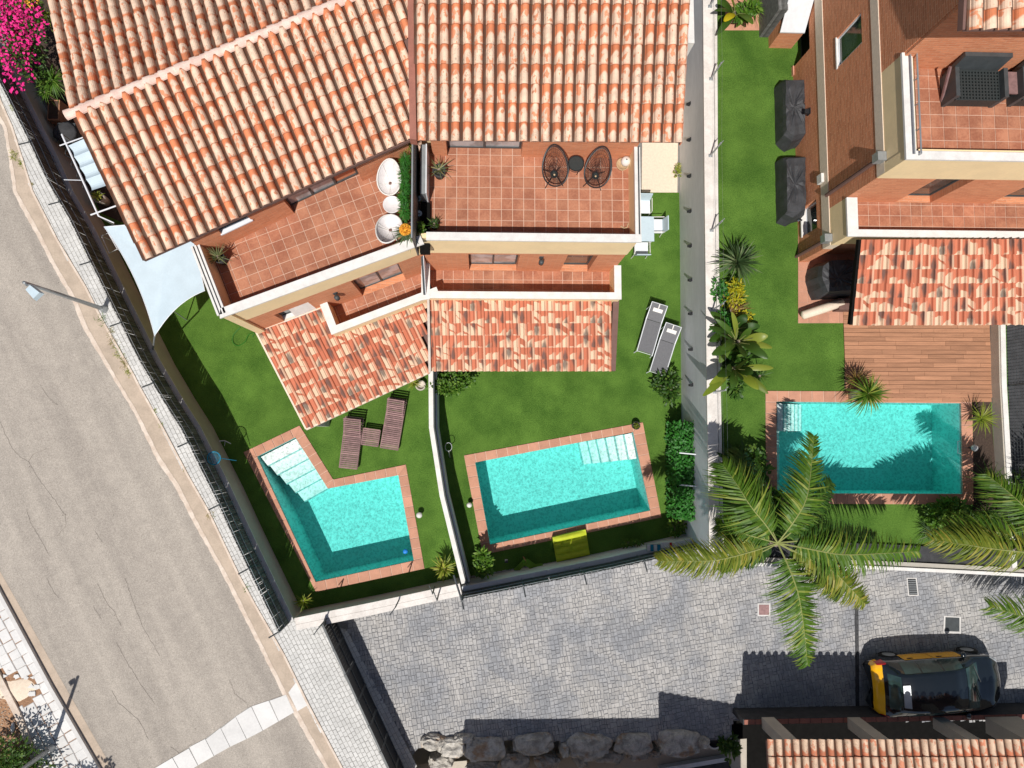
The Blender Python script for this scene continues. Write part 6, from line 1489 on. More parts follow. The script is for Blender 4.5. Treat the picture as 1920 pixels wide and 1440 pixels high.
# ---- black covers
def cover(lab, pts, z, h, seed, name='furniture_cover'):
    rn = random.Random(seed); base = ccw([P2(x, y, z) for x, y in pts]); n = len(base); cx, cy = sum(p[0] for p in base) / n, sum(p[1] for p in base) / n
    fine = [tuple(p) for p in resample(base + [base[0]], .16)][:-1]; n = len(fine); g = G(); lv = ((1.04, 0), (1.0, .35), (.95, .75), (.86, .97), (.6, 1.0), (.25, .97))
    for s_, k in lv:
        for i, p in enumerate(fine): r = s_ * (1 + rn.uniform(-.03, .03)); g.v.append((cx + (p[0] - cx) * r, cy + (p[1] - cy) * r, z + .01 + h * k + (rn.uniform(-.035, .035) if k > .5 else 0)))
    g.v.append((cx, cy, z + h * .98))
    for l in range(len(lv) - 1):
        for i in range(n): j = (i + 1) % n; g.f.append((l * n + i, l * n + j, (l + 1) * n + j, (l + 1) * n + i)); g.mi.append(0)
    for i in range(n): g.f.append(((len(lv) - 1) * n + i, (len(lv) - 1) * n + (i + 1) % n, len(lv) * n)); g.mi.append(0)
    return ob(name, g, 'covermat', label=lab, cat='cover')
M['covermat'] = plain('black_cover_fabric', (.045, .046, .050), rough=.6, var=.25, scale=3, spec=.35, bump=.5, bscale=14)
cover('upper black fabric cover standing on the lawn against the brown side wall', [(1452, 168), (1456, 163), (1494, 164), (1494, 275), (1470, 282), (1454, 270)], N, .75, 1)
cover('lower black fabric cover standing on the lawn against the brown side wall', [(1453, 308), (1458, 304), (1494, 305), (1494, 415), (1472, 421), (1456, 415)], N, .75, 2)
cover('glossy black cover over a barbecue under the right porch roof', [(1510, 530), (1512, 508), (1530, 497), (1610, 495), (1610, 558), (1545, 560), (1522, 562), (1516, 550)], N, .95, 5, 'barbecue_cover')
g = G(); a, b = P(1503, 592, N + .32), P(1582, 566, N + .36); d = (b - a); g.tube([a, a.lerp(b, .03), a.lerp(b, .5), a.lerp(b, .97), b], [.05, .13, .14, .13, .05], 12); ob('bolster', g, 'sand', smooth=True, label='long cream bolster lying beside the black barbecue cover', cat='bolster')
g = G(); g.prism([P2(1500, 566, N), P2(1600, 520, N), P2(1600, 512, N), P2(1500, 558, N)], N + .01, N + .5) if False else g.box(P(1560, 585, N).x, P(1560, 585, N).y, N + .02, P(1590, 585, N).x, P(1560, 565, N).y, N + .45); ob('storage_box', g, 'darkbrown', label='dark brown box half hidden under the porch roof beside the bolster', cat='box')
y = P(1505, 420, N).y; g = G(); g.tube([(XR - .05, y, N + .4), (XR - .14, y, N + .42), (XR - .14, y, N + .36)], .03, 8); ob('garden_tap', g, 'chrome', label='small chrome tap on the brown wall below the lower black cover', cat='tap')
# ---- lime mattress, folded green lounger, globes, ladder
t = thing('pool_mattress', 'lime green quilted pool mattress leaning on the dark screened wall', 'mattress', P(1070, 1025, .3)); z0_, z1_ = .62, .30
Q = [P(1036, 1008, .30), P(1098, 993, .30), P(1106, 1040, .14), P(1044, 1054, .14)]
rows_ = [(0, .24), (.24, .46), (.46, .72), (.72, 1)]
for k, (f0, f1) in enumerate(rows_):
    for m in range(2 if k in (1, 2) else 1):
        mm = 2 if k in (1, 2) else 1; u0, u1 = m / mm, (m + 1) / mm
        if k == 1: u0, u1 = ((0, .25), (.25, 1))[m]
        S_ = lambda u, f: Q[0].lerp(Q[1], u).lerp(Q[3].lerp(Q[2], u), f)
        g = G(); nx, ny = 8, 4
        for j in range(ny + 1):
            for i in range(nx + 1):
                u, f = u0 + (u1 - u0) * i / nx, f0 + (f1 - f0) * j / ny; p = S_(u, f); e = math.sin(math.pi * i / nx) ** .35 * math.sin(math.pi * j / ny) ** .35; g.v.append((p.x, p.y, p.z + .10 * e))
        for j in range(ny):
            for i in range(nx): a = j * (nx + 1) + i; g.f.append((a, a + nx + 1, a + nx + 2, a + 1)); g.mi.append(0)
        sub('cushion', g, 'lime', t, True)
g = G(); q = ccw([(p.x, p.y) for p in Q]); g.hexa([(Q[3].x, Q[3].y, .02), (Q[2].x, Q[2].y, .02), (Q[1].x, Q[1].y, .05), (Q[0].x, Q[0].y, .05)], [(Q[3].x, Q[3].y, .15), (Q[2].x, Q[2].y, .15), (Q[1].x, Q[1].y, .31), (Q[0].x, Q[0].y, .31)]); sub('underside', g, 'lime', t)
t = thing('folding_lounger', 'bent green plastic seat shell lying by the wall left of the lime mattress', 'seat', P(992, 1058, .2))
g = G(); g.beam(P(967, 1070, .1), P(985, 1052, .5), .16, .05); sub('leg_rest', g, 'limedark', t); g = G(); g.beam(P(985, 1053, .5), P(1002, 1064, .2), .22, .05); g.beam(P(1002, 1064, .2), P(1018, 1062, .2), .20, .05); sub('seat', g, 'limedark', t)
g = G(); g.tube([P(981, 1044, .1), P(986, 1052, .5)], .02, 6); sub('support', g, 'clay', t)
for x, y, r, lab in ((786, 966, .095, 'white round lamp on the lawn right of the angled pool'), (880, 947, .085, 'white round lamp on the lawn left of the slanting pool'), (1829, 840, .10, 'white round lamp in the planting bed right of the right hand pool')):
    z = N if x > 1400 else 0; p = P(x, y, z + .3); t = thing('garden_lamp', lab, 'lamp', (p.x, p.y, z), 'white round garden lamps'); g = G(); g.lathe((p.x, p.y, z), [(.03, 0), (.03, .2), (0, .2)], 8); sub('stem', g, 'anthracite', t)
    g = G(); g.lathe((p.x, p.y, z + .2), [(.02, 0), (r, .04), (r * 1.05, .08), (r * .8, .13), (.02, .16), (0, .16)], 18); sub('shade', g, 'white', t, True)
g = G(); a, b = P(1801, 827, N + .03), P(1801, 850, N + .03); g.tube([a, P(1796, 827, N + .1), P(1796, 850, N + .1), b], .015, 6); ob('grab_rail', g, 'alu', label='small steel grab handle on the right rim of the right hand pool', cat='handle')
p = P(760, 1034, -.08); g = G(); g.blob(p, (.085, .085, .05), 1, 12, 7, .05); g2 = ob('pool_float', g, 'blue', smooth=True, label='blue chlorine float in the corner of the angled pool', cat='float')
for (x, y, a, b, lab, m) in ((1224, 1026, .22, .11, 'grey patterned box on the wall ledge beside the palm fronds', 'steel'), (1248, 1021, .18, .09, 'small white patterned box on the wall ledge beside the palm fronds', 'whitefab')):
    p = P(x, y, 1.1); t = thing('ornament_box', lab, 'box', (p.x, p.y, 1.1)); g = G(); g.box(p.x - a, p.y - b, 1.1, p.x + a, p.y + b, 1.22); sub('box', g, m, t)
    for k in range(4): g = G(); x_ = p.x - a + 2 * a * (k + .5) / 4; g.box(x_ - a / 4 + .008, p.y - b + .01, 1.22, x_ + a / 4 - .008, p.y + b - .01, 1.232); sub('tile', g, 'teal' if (k % 2 and m == 'steel') else ('red' if k == 3 else 'whitefab'), t)
p = P(950, 1060, 1.1); g = G(); g.box(P(949, 1038, .5).x - .05, P(949, 1044, .8).y - .2, .6, P(949, 1038, .5).x + .05, P(949, 1044, .8).y - .1, .75); ob('wall_light', g, 'black', label='tiny black lamp on the inner face of the screened wall', cat='wall lamp')
g = G(); c = P(841, 838, .5); g.tube([(c.x + .11 * math.cos(a * .4), c.y + .14 * math.sin(a * .4), .5) for a in range(16)], .012, 6, closed=True); g.tube([(c.x, c.y - .13, .5), (c.x + .03, c.y - .35, .1)], .02, 6); ob('hose_reel', g, 'steel', label='steel ring of a hose reel in the shade of the dividing wall', cat='hose reel')
# ================================================================ PLANTS
def foliage(g, c, r, n, size, seed, clumps=7, up=.5, wid=.45, mi=0, segs=2):
    rn = random.Random(seed); c = Vector(c); cl = []
    for _ in range(clumps):
        a, b = rn.uniform(0, 6.28), rn.uniform(0, 1); cl.append((c + Vector((r[0] * b ** .5 * math.cos(a) * .7, r[1] * b ** .5 * math.sin(a) * .7, r[2] * rn.uniform(-.4, .6))), rn.uniform(.35, .6)))
    for _ in range(n):
        cc, k = rn.choice(cl); v = Vector((rn.gauss(0, 1), rn.gauss(0, 1), rn.gauss(0, .8) + .3)).normalized(); p = cc + Vector((v.x * r[0] * k, v.y * r[1] * k, v.z * r[2] * k)) * rn.uniform(.6, 1.05)
        d = (v + Vector((rn.uniform(-.9, .9), rn.uniform(-.9, .9), rn.uniform(-.4, .5)))).normalized(); u = Vector((rn.uniform(-.6, .6), rn.uniform(-.6, .6), 1))
        g.ribbon(p, d, u, size * rn.uniform(.6, 1.25), size * wid, rn.uniform(0, .4), segs, mi=mi, shape=1)
def bush(label, px, py, z, r, n, size, mat, seed, cat='shrub', name='shrub', base=0., flowers=None, clumps=8, wid=.45):
    c = P(px, py, z); t = thing(name, label, cat, (c.x, c.y, base)); g = G(); foliage(g, c, r, n, size, seed, clumps, wid=wid); o = sub('leaves', g, mat, t); o['kind'] = 'stuff'
    g = G(); rn = random.Random(seed)
    for k in range(5): a = rn.uniform(0, 6.28); g.tube([(c.x, c.y, base), (c.x + r[0] * .3 * math.cos(a), c.y + r[1] * .3 * math.sin(a), c.z), (c.x + r[0] * .6 * math.cos(a), c.y + r[1] * .6 * math.sin(a), c.z + r[2] * .3)], [.03, .02, .008], 5)
    sub('stems', g, 'bark', t)
    if flowers:
        fm, nf, fs = flowers; g = G(); foliage(g, c + Vector((0, 0, r[2] * .22)), (r[0] * 1.06, r[1] * 1.06, r[2]), nf, fs, seed + 9, clumps + 5, wid=.85); o = sub('flowers', g, fm, t); o['kind'] = 'stuff'
    return t
def spiky(label, px, py, base, h, n, L, W, mat, seed, el=(.1, 1.3), droop=.5, cat='plant', name='spiky_plant', pot=None, potr=.16, arc=(0, 6.28)):
    c = P(px, py, base + h); rn = random.Random(seed); t = thing(name, label, cat, (c.x, c.y, base)); g = G()
    for k in range(n):
        a = arc[0] + (arc[1] - arc[0]) * (k + rn.uniform(0, .8)) / n; f = rn.random(); e = el[0] + (el[1] - el[0]) * f ** 1.1; d = Vector((math.cos(a) * math.cos(e), math.sin(a) * math.cos(e), math.sin(e)))
        g.ribbon(c + Vector((d.x, d.y, 0)) * .03 + Vector((0, 0, rn.uniform(-.08, .05))), d, (0, 0, 1), L * rn.uniform(.7, 1.12), W * rn.uniform(.8, 1.15), droop * rn.uniform(.5, 1.4) * math.cos(e), 5, side=Vector((-math.sin(a), math.cos(a), rn.uniform(-.3, .3))).normalized())
    o = sub('leaves', g, mat, t); o['kind'] = 'stuff'
    g = G(); g.tube([(c.x, c.y, base), (c.x, c.y, c.z)], [.06, .04], 7); sub('stem', g, 'bark', t)
    if pot: g = G(); g.lathe((c.x, c.y, base + .01), [(0, 0), (potr * .75, 0), (potr, h * .8 + .05), (potr * .88, h * .8 + .05), (potr * .8, h * .6), (0, h * .6)], 16); sub('pot', g, pot, t, True)
    return t
def frond(parent, pts, Lf, n, mat, seed, wd=.056, v=.16, droop=.62, start=.15):
    rn = random.Random(seed); K = [Vector(p) for p in pts]
    if len(K) == 3: K = [K[0], K[0].lerp(K[1], .5) + Vector((0, 0, .12)), K[1], K[1].lerp(K[2], .5) + Vector((0, 0, .06)), K[2]]
    def C_(t):
        s = t * (len(K) - 1); i = min(int(s), len(K) - 2); u = s - i; p0, p1, p2, p3 = K[max(i - 1, 0)], K[i], K[i + 1], K[min(i + 2, len(K) - 1)]
        return .5 * ((2 * p1) + (p2 - p0) * u + (2 * p0 - 5 * p1 + 4 * p2 - p3) * u * u + (3 * p1 - p0 - 3 * p2 + p3) * u ** 3)
    g = G(); m = 14; g.tube([C_(i / m) for i in range(m + 1)], [.020 * (1 - i / m) + .005 for i in range(m + 1)], 5)
    o = sub('frond', g, 'rachis', parent); g = G()
    for i in range(n):
        t = start + (1 - start) * (i + .5) / n; p = C_(t); d = (C_(min(1, t + .02)) - C_(max(0, t - .02))).normalized(); sd = d.cross(Vector((0, 0, 1))).normalized()
        x_ = (t - start) / (1 - start); prof = min(1, .45 + 2.6 * x_) * (1 - .72 * x_ ** 3.2)
        for s in (1, -1):
            if rn.random() < .05: continue
            ang = R(80 - 36 * t + rn.uniform(-9, 9)); q = (sd * s * math.sin(ang) + d * math.cos(ang) + Vector((0, 0, v + rn.uniform(-.25, .25)))).normalized()
            up = (Vector((0, 0, 1)) + sd * s * rn.uniform(-.5, .9)).normalized()
            g.ribbon(p, q, up, Lf * prof * rn.uniform(.82, 1.12), wd * rn.uniform(.8, 1.3), droop * rn.uniform(.6, 1.3), 4)
    o2 = sub('leaflets', g, mat, o); o2['kind'] = 'stuff'; return o
# ---- the big palm in the corner of the right garden
cz = 5.0; cc = P(1458, 1018, cz); t = thing('palm_tree', 'large feather palm in the lower corner of the right garden, fronds over the driveway', 'palm tree', (cc.x, cc.y, N))
g = G(); g.tube([(cc.x, cc.y, N), (cc.x + .04, cc.y, 3.6), (cc.x, cc.y, cz - .1)], [.17, .14, .12], 12); sub('trunk', g, 'bark', t, True)
g = G(); g.tube([(cc.x, cc.y, cz - .3), (cc.x, cc.y, cz + .02)], [.13, .05], 10); sub('crown_shaft', g, 'rachis', t, True)
FR = [((1345, 1050), (1236, 1052), 4.5, .72, 'palmyel'), ((1408, 950), (1356, 872), 5.0, 1.02, 'palm'), ((1512, 935), (1526, 818), 4.6, .80, 'palm'), ((1580, 1040), (1722, 1034), 4.6, .90, 'palm'), ((1498, 1120), (1514, 1246), 4.5, .90, 'palm'), ((1560, 1070), (1622, 1132), 4.2, .85, 'palmyel'), ((1392, 1000), (1345, 985), 4.2, .7, 'palm'), ((1400, 905), (1392, 850), 3.9, .8, 'deepleaf'), ((1515, 965), (1560, 905), 3.8, .75, 'deepleaf'), ((1540, 1065), (1575, 1120), 3.7, .7, 'deepleaf'), ((1400, 1045), (1352, 1070), 3.8, .5, 'deepleaf'), ((1555, 1005), (1640, 1005), 3.9, .6, 'deepleaf')]
for k, (m_, tp_, z, L_, mt) in enumerate(FR): frond(t, [cc, P(*m_, (cz + z) / 2 + .55), P(*tp_, z)], L_ * 1.0, 104, mt, 100 + k)
c2 = P(1990, 1040, 5.0); t = thing('palm_tree', 'feather palm at the right edge whose yellowing frond points left over the white kerb', 'palm tree', (c2.x, c2.y, N))
g = G(); g.tube([(c2.x, c2.y, N), (c2.x, c2.y, 4.9)], [.17, .12], 10); sub('trunk', g, 'bark', t, True)
for k, (m_, tp_, z, L_, mt) in enumerate([((1870, 1030), (1748, 1012), 4.6, .75, 'palmyel'), ((1920, 950), (1850, 890), 4.6, .7, 'palm'), ((1880, 1000), (1775, 985), 4.2, .65, 'palm'), ((2050, 930), (2100, 850), 4.6, .8, 'palm'), ((2100, 1060), (2200, 1100), 4.4, .8, 'palm')]): frond(t, [c2, P(*m_, (5 + z) / 2 + .4), P(*tp_, z)], L_ * 1.1, 90, mt, 200 + k)
c3 = P(2040, 1215, 2.0); t = thing('palm_tree', 'palm beyond the right edge, one frond tip reaching over the cobbles', 'palm tree', (c3.x, c3.y, 0))
g = G(); g.tube([(c3.x, c3.y, 0), (c3.x, c3.y, 1.9)], [.17, .12], 10); sub('trunk', g, 'bark', t, True)
for k, (m_, tp_, z, L_, mt) in enumerate([((1950, 1165), (1856, 1137), 1.8, .85, 'palm')]): frond(t, [c3, P(*m_, (2.0 + z) / 2 + .3), P(*tp_, z)], L_, 80, mt, 300 + k)
# ---- right garden planting
spiky('broad crown of grey green sword leaves by the white boundary wall', 1383, 492, N, .7, 96, .88, .075, 'spiky', 1, (.0, 1.3), .4)
bush('bright green low shrub beside the yellow croton', 1350, 546, N + .4, (.28, .42, .35), 260, .14, 'hedge', 2, base=N)
bush('yellow and green croton shrub on the lawn edge', 1378, 548, N + .45, (.42, .40, .35), 420, .13, 'croton', 3, base=N, wid=.4)
spiky('brown grassy cordyline spraying over the lawn below the yellow croton', 1370, 582, N, .35, 60, .75, .035, 'brownblade', 4, (.05, .8), .3, arc=(-1.0, 2.0))
bush('green shrub below the brown grassy cordyline', 1352, 604, N + .4, (.32, .38, .35), 280, .14, 'hedge', 5, base=N)
bush('smaller yellow croton below the brown grassy cordyline', 1390, 600, N + .4, (.28, .30, .3), 200, .12, 'croton', 6, base=N)
def banana(label, px, py, base, h, leaves, mat='bigleaf', seed=0, cat='plant', name='broad_leaf_plant', extra=None):
    rn = random.Random(seed); c = P(px, py, base + h * .5); t = thing(name, label, cat, (c.x, c.y, base))
    for k, (x, y, z, W) in enumerate(leaves):
        tip = P(x, y, base + z); b = c + (tip - c) * .18; b.z = base + h * .6; mid = (b + tip) / 2 + Vector((0, 0, .25)); g = G(); n = 8; d0 = (tip - b); sd = d0.cross(Vector((0, 0, 1))).normalized(); roll = rn.uniform(-.6, .6); sd = (sd + Vector((0, 0, roll))).normalized()
        for i in range(n + 1):
            f = i / n; p = b * (1 - f) ** 2 + mid * 2 * f * (1 - f) + tip * f * f; w_f = W * (math.sin(math.pi * min(1, .06 + .92 * f)) ** .6) / 2; dn_ = Vector((0, 0, -.35 * w_f)); g.v += [tuple(p - sd * w_f - dn_ * -1), tuple(p), tuple(p + sd * w_f - dn_ * -1)]
        for i in range(n): a = 3 * i; g.f += [(a, a + 3, a + 4, a + 1), (a + 1, a + 4, a + 5, a + 2)]; g.mi += [0, 0]
        l = sub('leaf', g, (extra or {}).get(k, mat), t, True); g = G(); g.tube([(c.x, c.y, base + h * .2), b, b.lerp(mid, .6) + Vector((0, 0, .01))], [.022, .018, .008], 5); sub('leaf_stalk', g, 'rachis', l)
    g = G(); g.tube([(c.x, c.y, base), (c.x, c.y, base + h * .5)], [.09, .05], 8); sub('stem', g, 'bark', t); return t
banana('clump of broad glossy bird of paradise leaves in the middle of the long bed', 1385, 640, N, 1.2, [(1330, 612, 1.4, .26), (1342, 598, 1.2, .18), (1372, 585, 1.7, .17), (1440, 630, 1.2, .30), (1352, 655, 1.5, .28), (1335, 665, 1.2, .3), (1425, 655, 1.4, .3), (1448, 652, 1.0, .22), (1408, 615, 1.3, .26), (1360, 640, 1.9, .16), (1395, 668, 1.6, .34), (1440, 672, 1.1, .26)], seed=1)
banana('clump of broad leaves with a bright fan leaf reaching across the white wall', 1378, 690, N, 1.3, [(1318, 742, 1.5, .30), (1330, 722, 1.4, .32), (1345, 705, 1.6, .3), (1400, 678, 1.8, .42), (1412, 700, 1.4, .36), (1372, 728, 1.2, .3), (1422, 730, 1.3, .32), (1440, 738, 1.1, .22), (1390, 712, 1.8, .28), (1362, 690, 2.0, .24), (1450, 690, .9, .2)], seed=2, extra={0: 'limeblade', 1: 'limeblade', 6: 'limeblade', 7: 'palmyel'})
banana('dark broad leaves spreading behind the bird of paradise clump', 1372, 618, N, .9, [(1332, 585, .9, .28), (1330, 640, .8, .3), (1400, 590, .9, .3), (1425, 612, .8, .3), (1425, 640, .7, .28), (1350, 680, .8, .32), (1338, 612, 1.0, .26)], mat='deepleaf', seed=7)
bush('dark low undergrowth at the foot of the broad leaved clumps', 1372, 670, N + .25, (.5, 1.2, .25), 700, .2, 'deepleaf', 71, base=N)
spiky('small dark fan palm on the lawn near the corner of the right hand pool', 1425, 705, N, .3, 26, .5, .03, 'deepleaf', 8, (.1, .9), .3)
banana('broad leaved clump with one bright yellow leaf at the top of the garden', 1380, 22, N, 1.0, [(1358, 40, 1.0, .26), (1345, 65, .8, .22), (1368, -10, 1.3, .3), (1350, 5, 1.2, .3), (1412, 45, 1.0, .26), (1340, 20, 1.2, .24)], seed=3, extra={0: 'yellowleaf', 2: 'limeblade'})
bush('mid green leafy plant at the top of the garden beside the shed', 1402, 22, N + .5, (.35, .35, .3), 200, .2, 'greenleaf', 9, base=N)
spiky('straggly thin leaved plant spreading over the gravel near the shed', 1412, 12, N, .3, 70, .9, .022, 'greenleaf', 10, (.0, .7), .3)
bush('dark low shrub in the shade of the palm by the right hand pool corner', 1395, 880, N + .4, (.6, .9, .4), 420, .25, 'deepleaf', 11, base=N)
bush('dark dense shrub left of the narrow lawn strip under the palm', 1420, 950, N + .5, (.7, .6, .45), 420, .25, 'deepleaf', 12, base=N)
spiky('potted palm lily with a dry brown side at the edge of the deck', 1628, 738, N, .95, 150, .72, .05, 'palm', 13, (-.2, 1.2), .5, pot='palepot', potr=.2)
spiky('brown thin twiggy cordyline on the deck edge behind the potted palm lily', 1606, 712, N, .6, 46, .48, .03, 'brownblade', 14, (.1, 1.2), .2)
spiky('yellow green yucca in the bed at the upper right corner of the right hand pool', 1840, 785, N, .55, 64, .60, .035, 'limeblade', 15, (.0, 1.2), .3)
spiky('dark yucca in the bed beside the lower right corner of the right hand pool', 1856, 902, N, .55, 64, .72, .035, 'deepleaf', 16, (.0, 1.1), .3)
spiky('dark spreading yucca in the shade below the right hand pool', 1850, 962, N, .5, 60, .75, .04, 'deepleaf', 17, (.0, 1.0), .3)
bush('dense green shrub right of the narrow lawn strip', 1775, 968, N + .4, (.72, .50, .38), 900, .17, 'greenleaf', 18, base=N)
bush('dark leafy shrub between the dense green shrub and the side wall', 1822, 985, N + .4, (.55, .45, .38), 600, .17, 'deepleaf', 19, base=N)
spiky('dark strap leaved plant in the shade beside the yellowing palm frond', 1748, 1000, N, .3, 40, .6, .04, 'spiky', 20, (.0, .9), .3)
bush('dark leafy shrub beyond the side wall at the right edge', 1912, 960, N + .6, (.5, 1.1, .4), 600, .18, 'deepleaf', 21, base=N)
# ---- hedge boxes along the boundary wall
for k, (y0, y1, lab) in enumerate(((792, 850, 'upper'), (852, 912, 'middle'), (916, 974, 'lower'))):
    a, b = P(1270, y1, 1.4), P(1307, y0, 1.4); t = thing('hedge', '%s section of the bright green hedge against the grey boundary wall' % lab, 'hedge', ((a.x + b.x) / 2, (a.y + b.y) / 2, 0), 'hedge sections along the boundary wall'); rn = random.Random(30 + k); g = G()
    for _ in range(900):
        p = Vector((rn.uniform(a.x, b.x), rn.uniform(a.y, b.y), rn.uniform(.9, 1.45) if rn.random() < .7 else rn.uniform(.1, 1.2))); 
        if p.z < .9: p.x = a.x + rn.uniform(0, .12)
        g.ribbon(p, (rn.uniform(-1, 1) - .3, rn.uniform(-1, 1), rn.uniform(0, .9)), (rn.uniform(-.6, .3), rn.uniform(-.5, .5), 1), rn.uniform(.09, .17), .07, .3, 2, shape=1)
    o = sub('leaves', g, 'hedge', t); o['kind'] = 'stuff'; g = G(); g.box(a.x + .15, a.y, 0, b.x, b.y, .95); sub('core', g, 'soil', t)
for y in (850, 910): g = G(); g.tube([P(1274, y - 1, 1.4), P(1306, y + 2, 1.55)], .022, 6); ob('hedge_bar', g, 'alu', label='%s pale steel bar crossing the bright green hedge' % ('upper' if y == 850 else 'lower'), cat='bar', group='bars across the hedge')
# ---- middle and left gardens
bush('dark leafy shrub against the boundary wall near the grey loungers', 1250, 728, .6, (.42, .58, .45), 620, .16, 'deepleaf', 40)
bush('spreading bright green shrub under the porch eave of the middle house', 842, 718, .9, (.75, .38, .4), 900, .14, 'greenleaf', 41)
bush('round green shrub in the shaded corner below the slanting pool', 902, 1052, .6, (.42, .42, .42), 620, .17, 'greenleaf', 42)
bush('small leafy plant in the shade near the far corner of the driveway wall', 1268, 985, .4, (.30, .35, .3), 160, .14, 'greenleaf', 43)
bush('low straggly plant in the shade between mattress and palm', 1186, 1018, .3, (.40, .14, .2), 160, .11, 'greenleaf', 44)
spiky('yellow green agave in the left garden beside the dividing wall', 832, 1066, 0, .5, 62, .50, .06, 'limeblade', 45, (.1, 1.2), .35)
spiky('small pale spiky agave in the lower corner of the left garden', 569, 1127, 0, .35, 46, .36, .045, 'limeblade', 46, (.1, 1.2), .15)
spiky('bright potted plant under the porch beside the dividing wall', 776, 718, 0, .4, 34, .32, .04, 'limeblade', 47, (.2, 1.2), .3, pot=None)
c = P(788, 722, .3); t = thing('plant_pot', 'round pale stone pot beside the bright potted plant', 'pot', (c.x, c.y, 0)); g = G(); g.lathe((c.x, c.y, 0), [(.12, 0), (.18, .15), (.17, .28), (.14, .28), (.13, .15), (0, .15)], 16); sub('pot', g, 'palepot', t, True)
spiky('tiny colourful plant in a black pot on the corner of the slanting pool rim', 1193, 798, 0, .28, 40, .16, .03, 'palmyel', 48, (.2, 1.3), .2, pot='pot', potr=.14, name='potted_plant')
bush('small green and yellow weed on the sandy patio corner', 1270, 320, .2, (.16, .26, .12), 110, .08, 'limeblade', 49, cat='weed', name='weed')
# ---- terrace plants
for k, (x, y, s) in enumerate(((760, 303, .9), (758, 330, 1.0), (760, 352, .8), (757, 372, 1.0), (759, 398, 1.0))):
    c = P(x, y, ZT + .6); t = thing('potted_conifer', ['first', 'second', 'third', 'fourth', 'fifth'][k] + ' bright green conifer from the eaves in the row beside the terrace screen', 'conifer', (c.x, c.y, ZT), 'green conifers beside the terrace screen'); g = G(); rn = random.Random(k)
    for _ in range(420):
        a, f = rn.uniform(0, 6.28), rn.random(); d = Vector((math.cos(a), math.sin(a), rn.uniform(-.1, .7))); p = c + Vector((math.cos(a) * .10 * f * s, math.sin(a) * .17 * f * s, rn.uniform(-.35, .25))); g.ribbon(p, d, (0, 0, 1), .11, .016, .2, 2)
    o = sub('leaves', g, 'hedge', t); o['kind'] = 'stuff'; g = G(); g.lathe((c.x, c.y, ZT + .01), [(0, 0), (.10, 0), (.13, .25), (.10, .25), (0, .2)], 12); sub('pot', g, 'clay', t)
spiky('trailing grass tuft hanging near the eaves at the terrace screen', 766, 272, ZT, .7, 26, .35, .015, 'limeblade', 50, (.0, 1.0), .6)
spiky('blue green yucca rosette spilling over the terrace parapet', 764, 436, ZT, .85, 60, .42, .028, 'spiky', 51, (-.3, .5), .5, arc=(2.6, 6.1))
c = P(760, 431, ZT + 1.05); t = thing('flowering_plant', 'golden orange flower head in the middle of the yucca rosette', 'flower', (c.x, c.y, ZT)); g = G(); rn = random.Random(5)
for _ in range(320):
    v = Vector((rn.gauss(0, 1), rn.gauss(0, 1), abs(rn.gauss(0, 1)))).normalized(); g.ribbon(c + v * .10, v, (0, 0, 1), .06, .022, 0, 2, shape=1)
o = sub('petals', g, 'orangeflower', t); o['kind'] = 'stuff'; g = G(); g.blob(c, (.13, .13, .09), 3, 12, 7, .1); sub('flower_head', g, 'orangeflower', t, True); g = G(); g.tube([(c.x, c.y, ZT), c], .02, 6); sub('stem', g, 'rachis', t)
bush('small round green potted shrub at the corner of the straight terrace', 788, 425, ZT + .6, (.10, .20, .2), 200, .08, 'greenleaf', 52, base=ZT)
spiky('small dark potted plant in the lower left corner of the straight terrace', 814, 420, ZT, .3, 26, .24, .03, 'deepleaf', 53, (.2, 1.2), .2, pot='pot', potr=.10)
spiky('octopus like agave in a round black pot on the straight terrace', 823, 318, ZT, .40, 16, .42, .035, 'agave', 54, (.1, 1.0), .5, pot='pot', potr=.17)
spiky('potted spiky agave in the shaded corner of the left terrace', 408, 481, ZT, .45, 34, .40, .03, 'agave', 55, (.05, 1.2), .2, pot='pot', potr=.15)
c = P(784, 398, ZT + .3); 
for k, (x, y) in enumerate(((785, 372), (786, 400))):
    c = P(x, y, ZT + .3); g = G(); g.lathe(c, [(.03, -.04), (.075, 0), (.06, .0), (.02, -.03)], 12); ob('small_dish', g, 'sail', label='small pale dish in the dark planter between the terraces, %s one' % ('upper' if k == 0 else 'lower'), cat='dish', group='small dishes between the terraces')
# ---- left edge
t = bush('magenta bougainvillea hanging over the reed fence at the upper left corner', 40, 75, 2.0, (.85, 1.5, .5), 1500, .13, 'deepleaf', 60, name='bougainvillea', flowers=('magenta', 1500, .10), clumps=13)
bush('orange and green flowering plant above the bougainvillea at the top edge', 55, -5, 2.3, (.45, .4, .3), 300, .12, 'greenleaf', 61, flowers=('orangeflower', 130, .07))
spiky('bright green fan palm in the narrow yard beside the bougainvillea', 98, 150, 0, 1.3, 70, .62, .05, 'greenleaf', 62, (-.1, 1.0), .35)
spiky('second smaller green plant above the wooden planter box', 84, 172, 0, 1.0, 40, .42, .03, 'greenleaf', 63, (-.1, .9), .4)
spiky('lily like plant with orange bloom between bougainvillea and roof', 90, 30, 0, 1.8, 36, .5, .04, 'limeblade', 64, (.0, 1.0), .4)
spiky('yellow green potted plant under the thin awning frame', 182, 368, 0, .6, 30, .25, .05, 'limeblade', 65, (.2, 1.2), .3, pot='palepot', potr=.18)
bush('big dark tree at the lower left corner shading the white slabs', 14, 1440, .75, (1.15, .85, .6), 2200, .13, 'deepleaf', 66, cat='tree', name='tree', clumps=18)
bush('leafy tree outside the lower edge whose shadow falls on the white slabs', -20, 1690, 3.2, (1.1, .7, .7), 2200, .14, 'greenleaf', 67, cat='tree', name='tree', clumps=16)
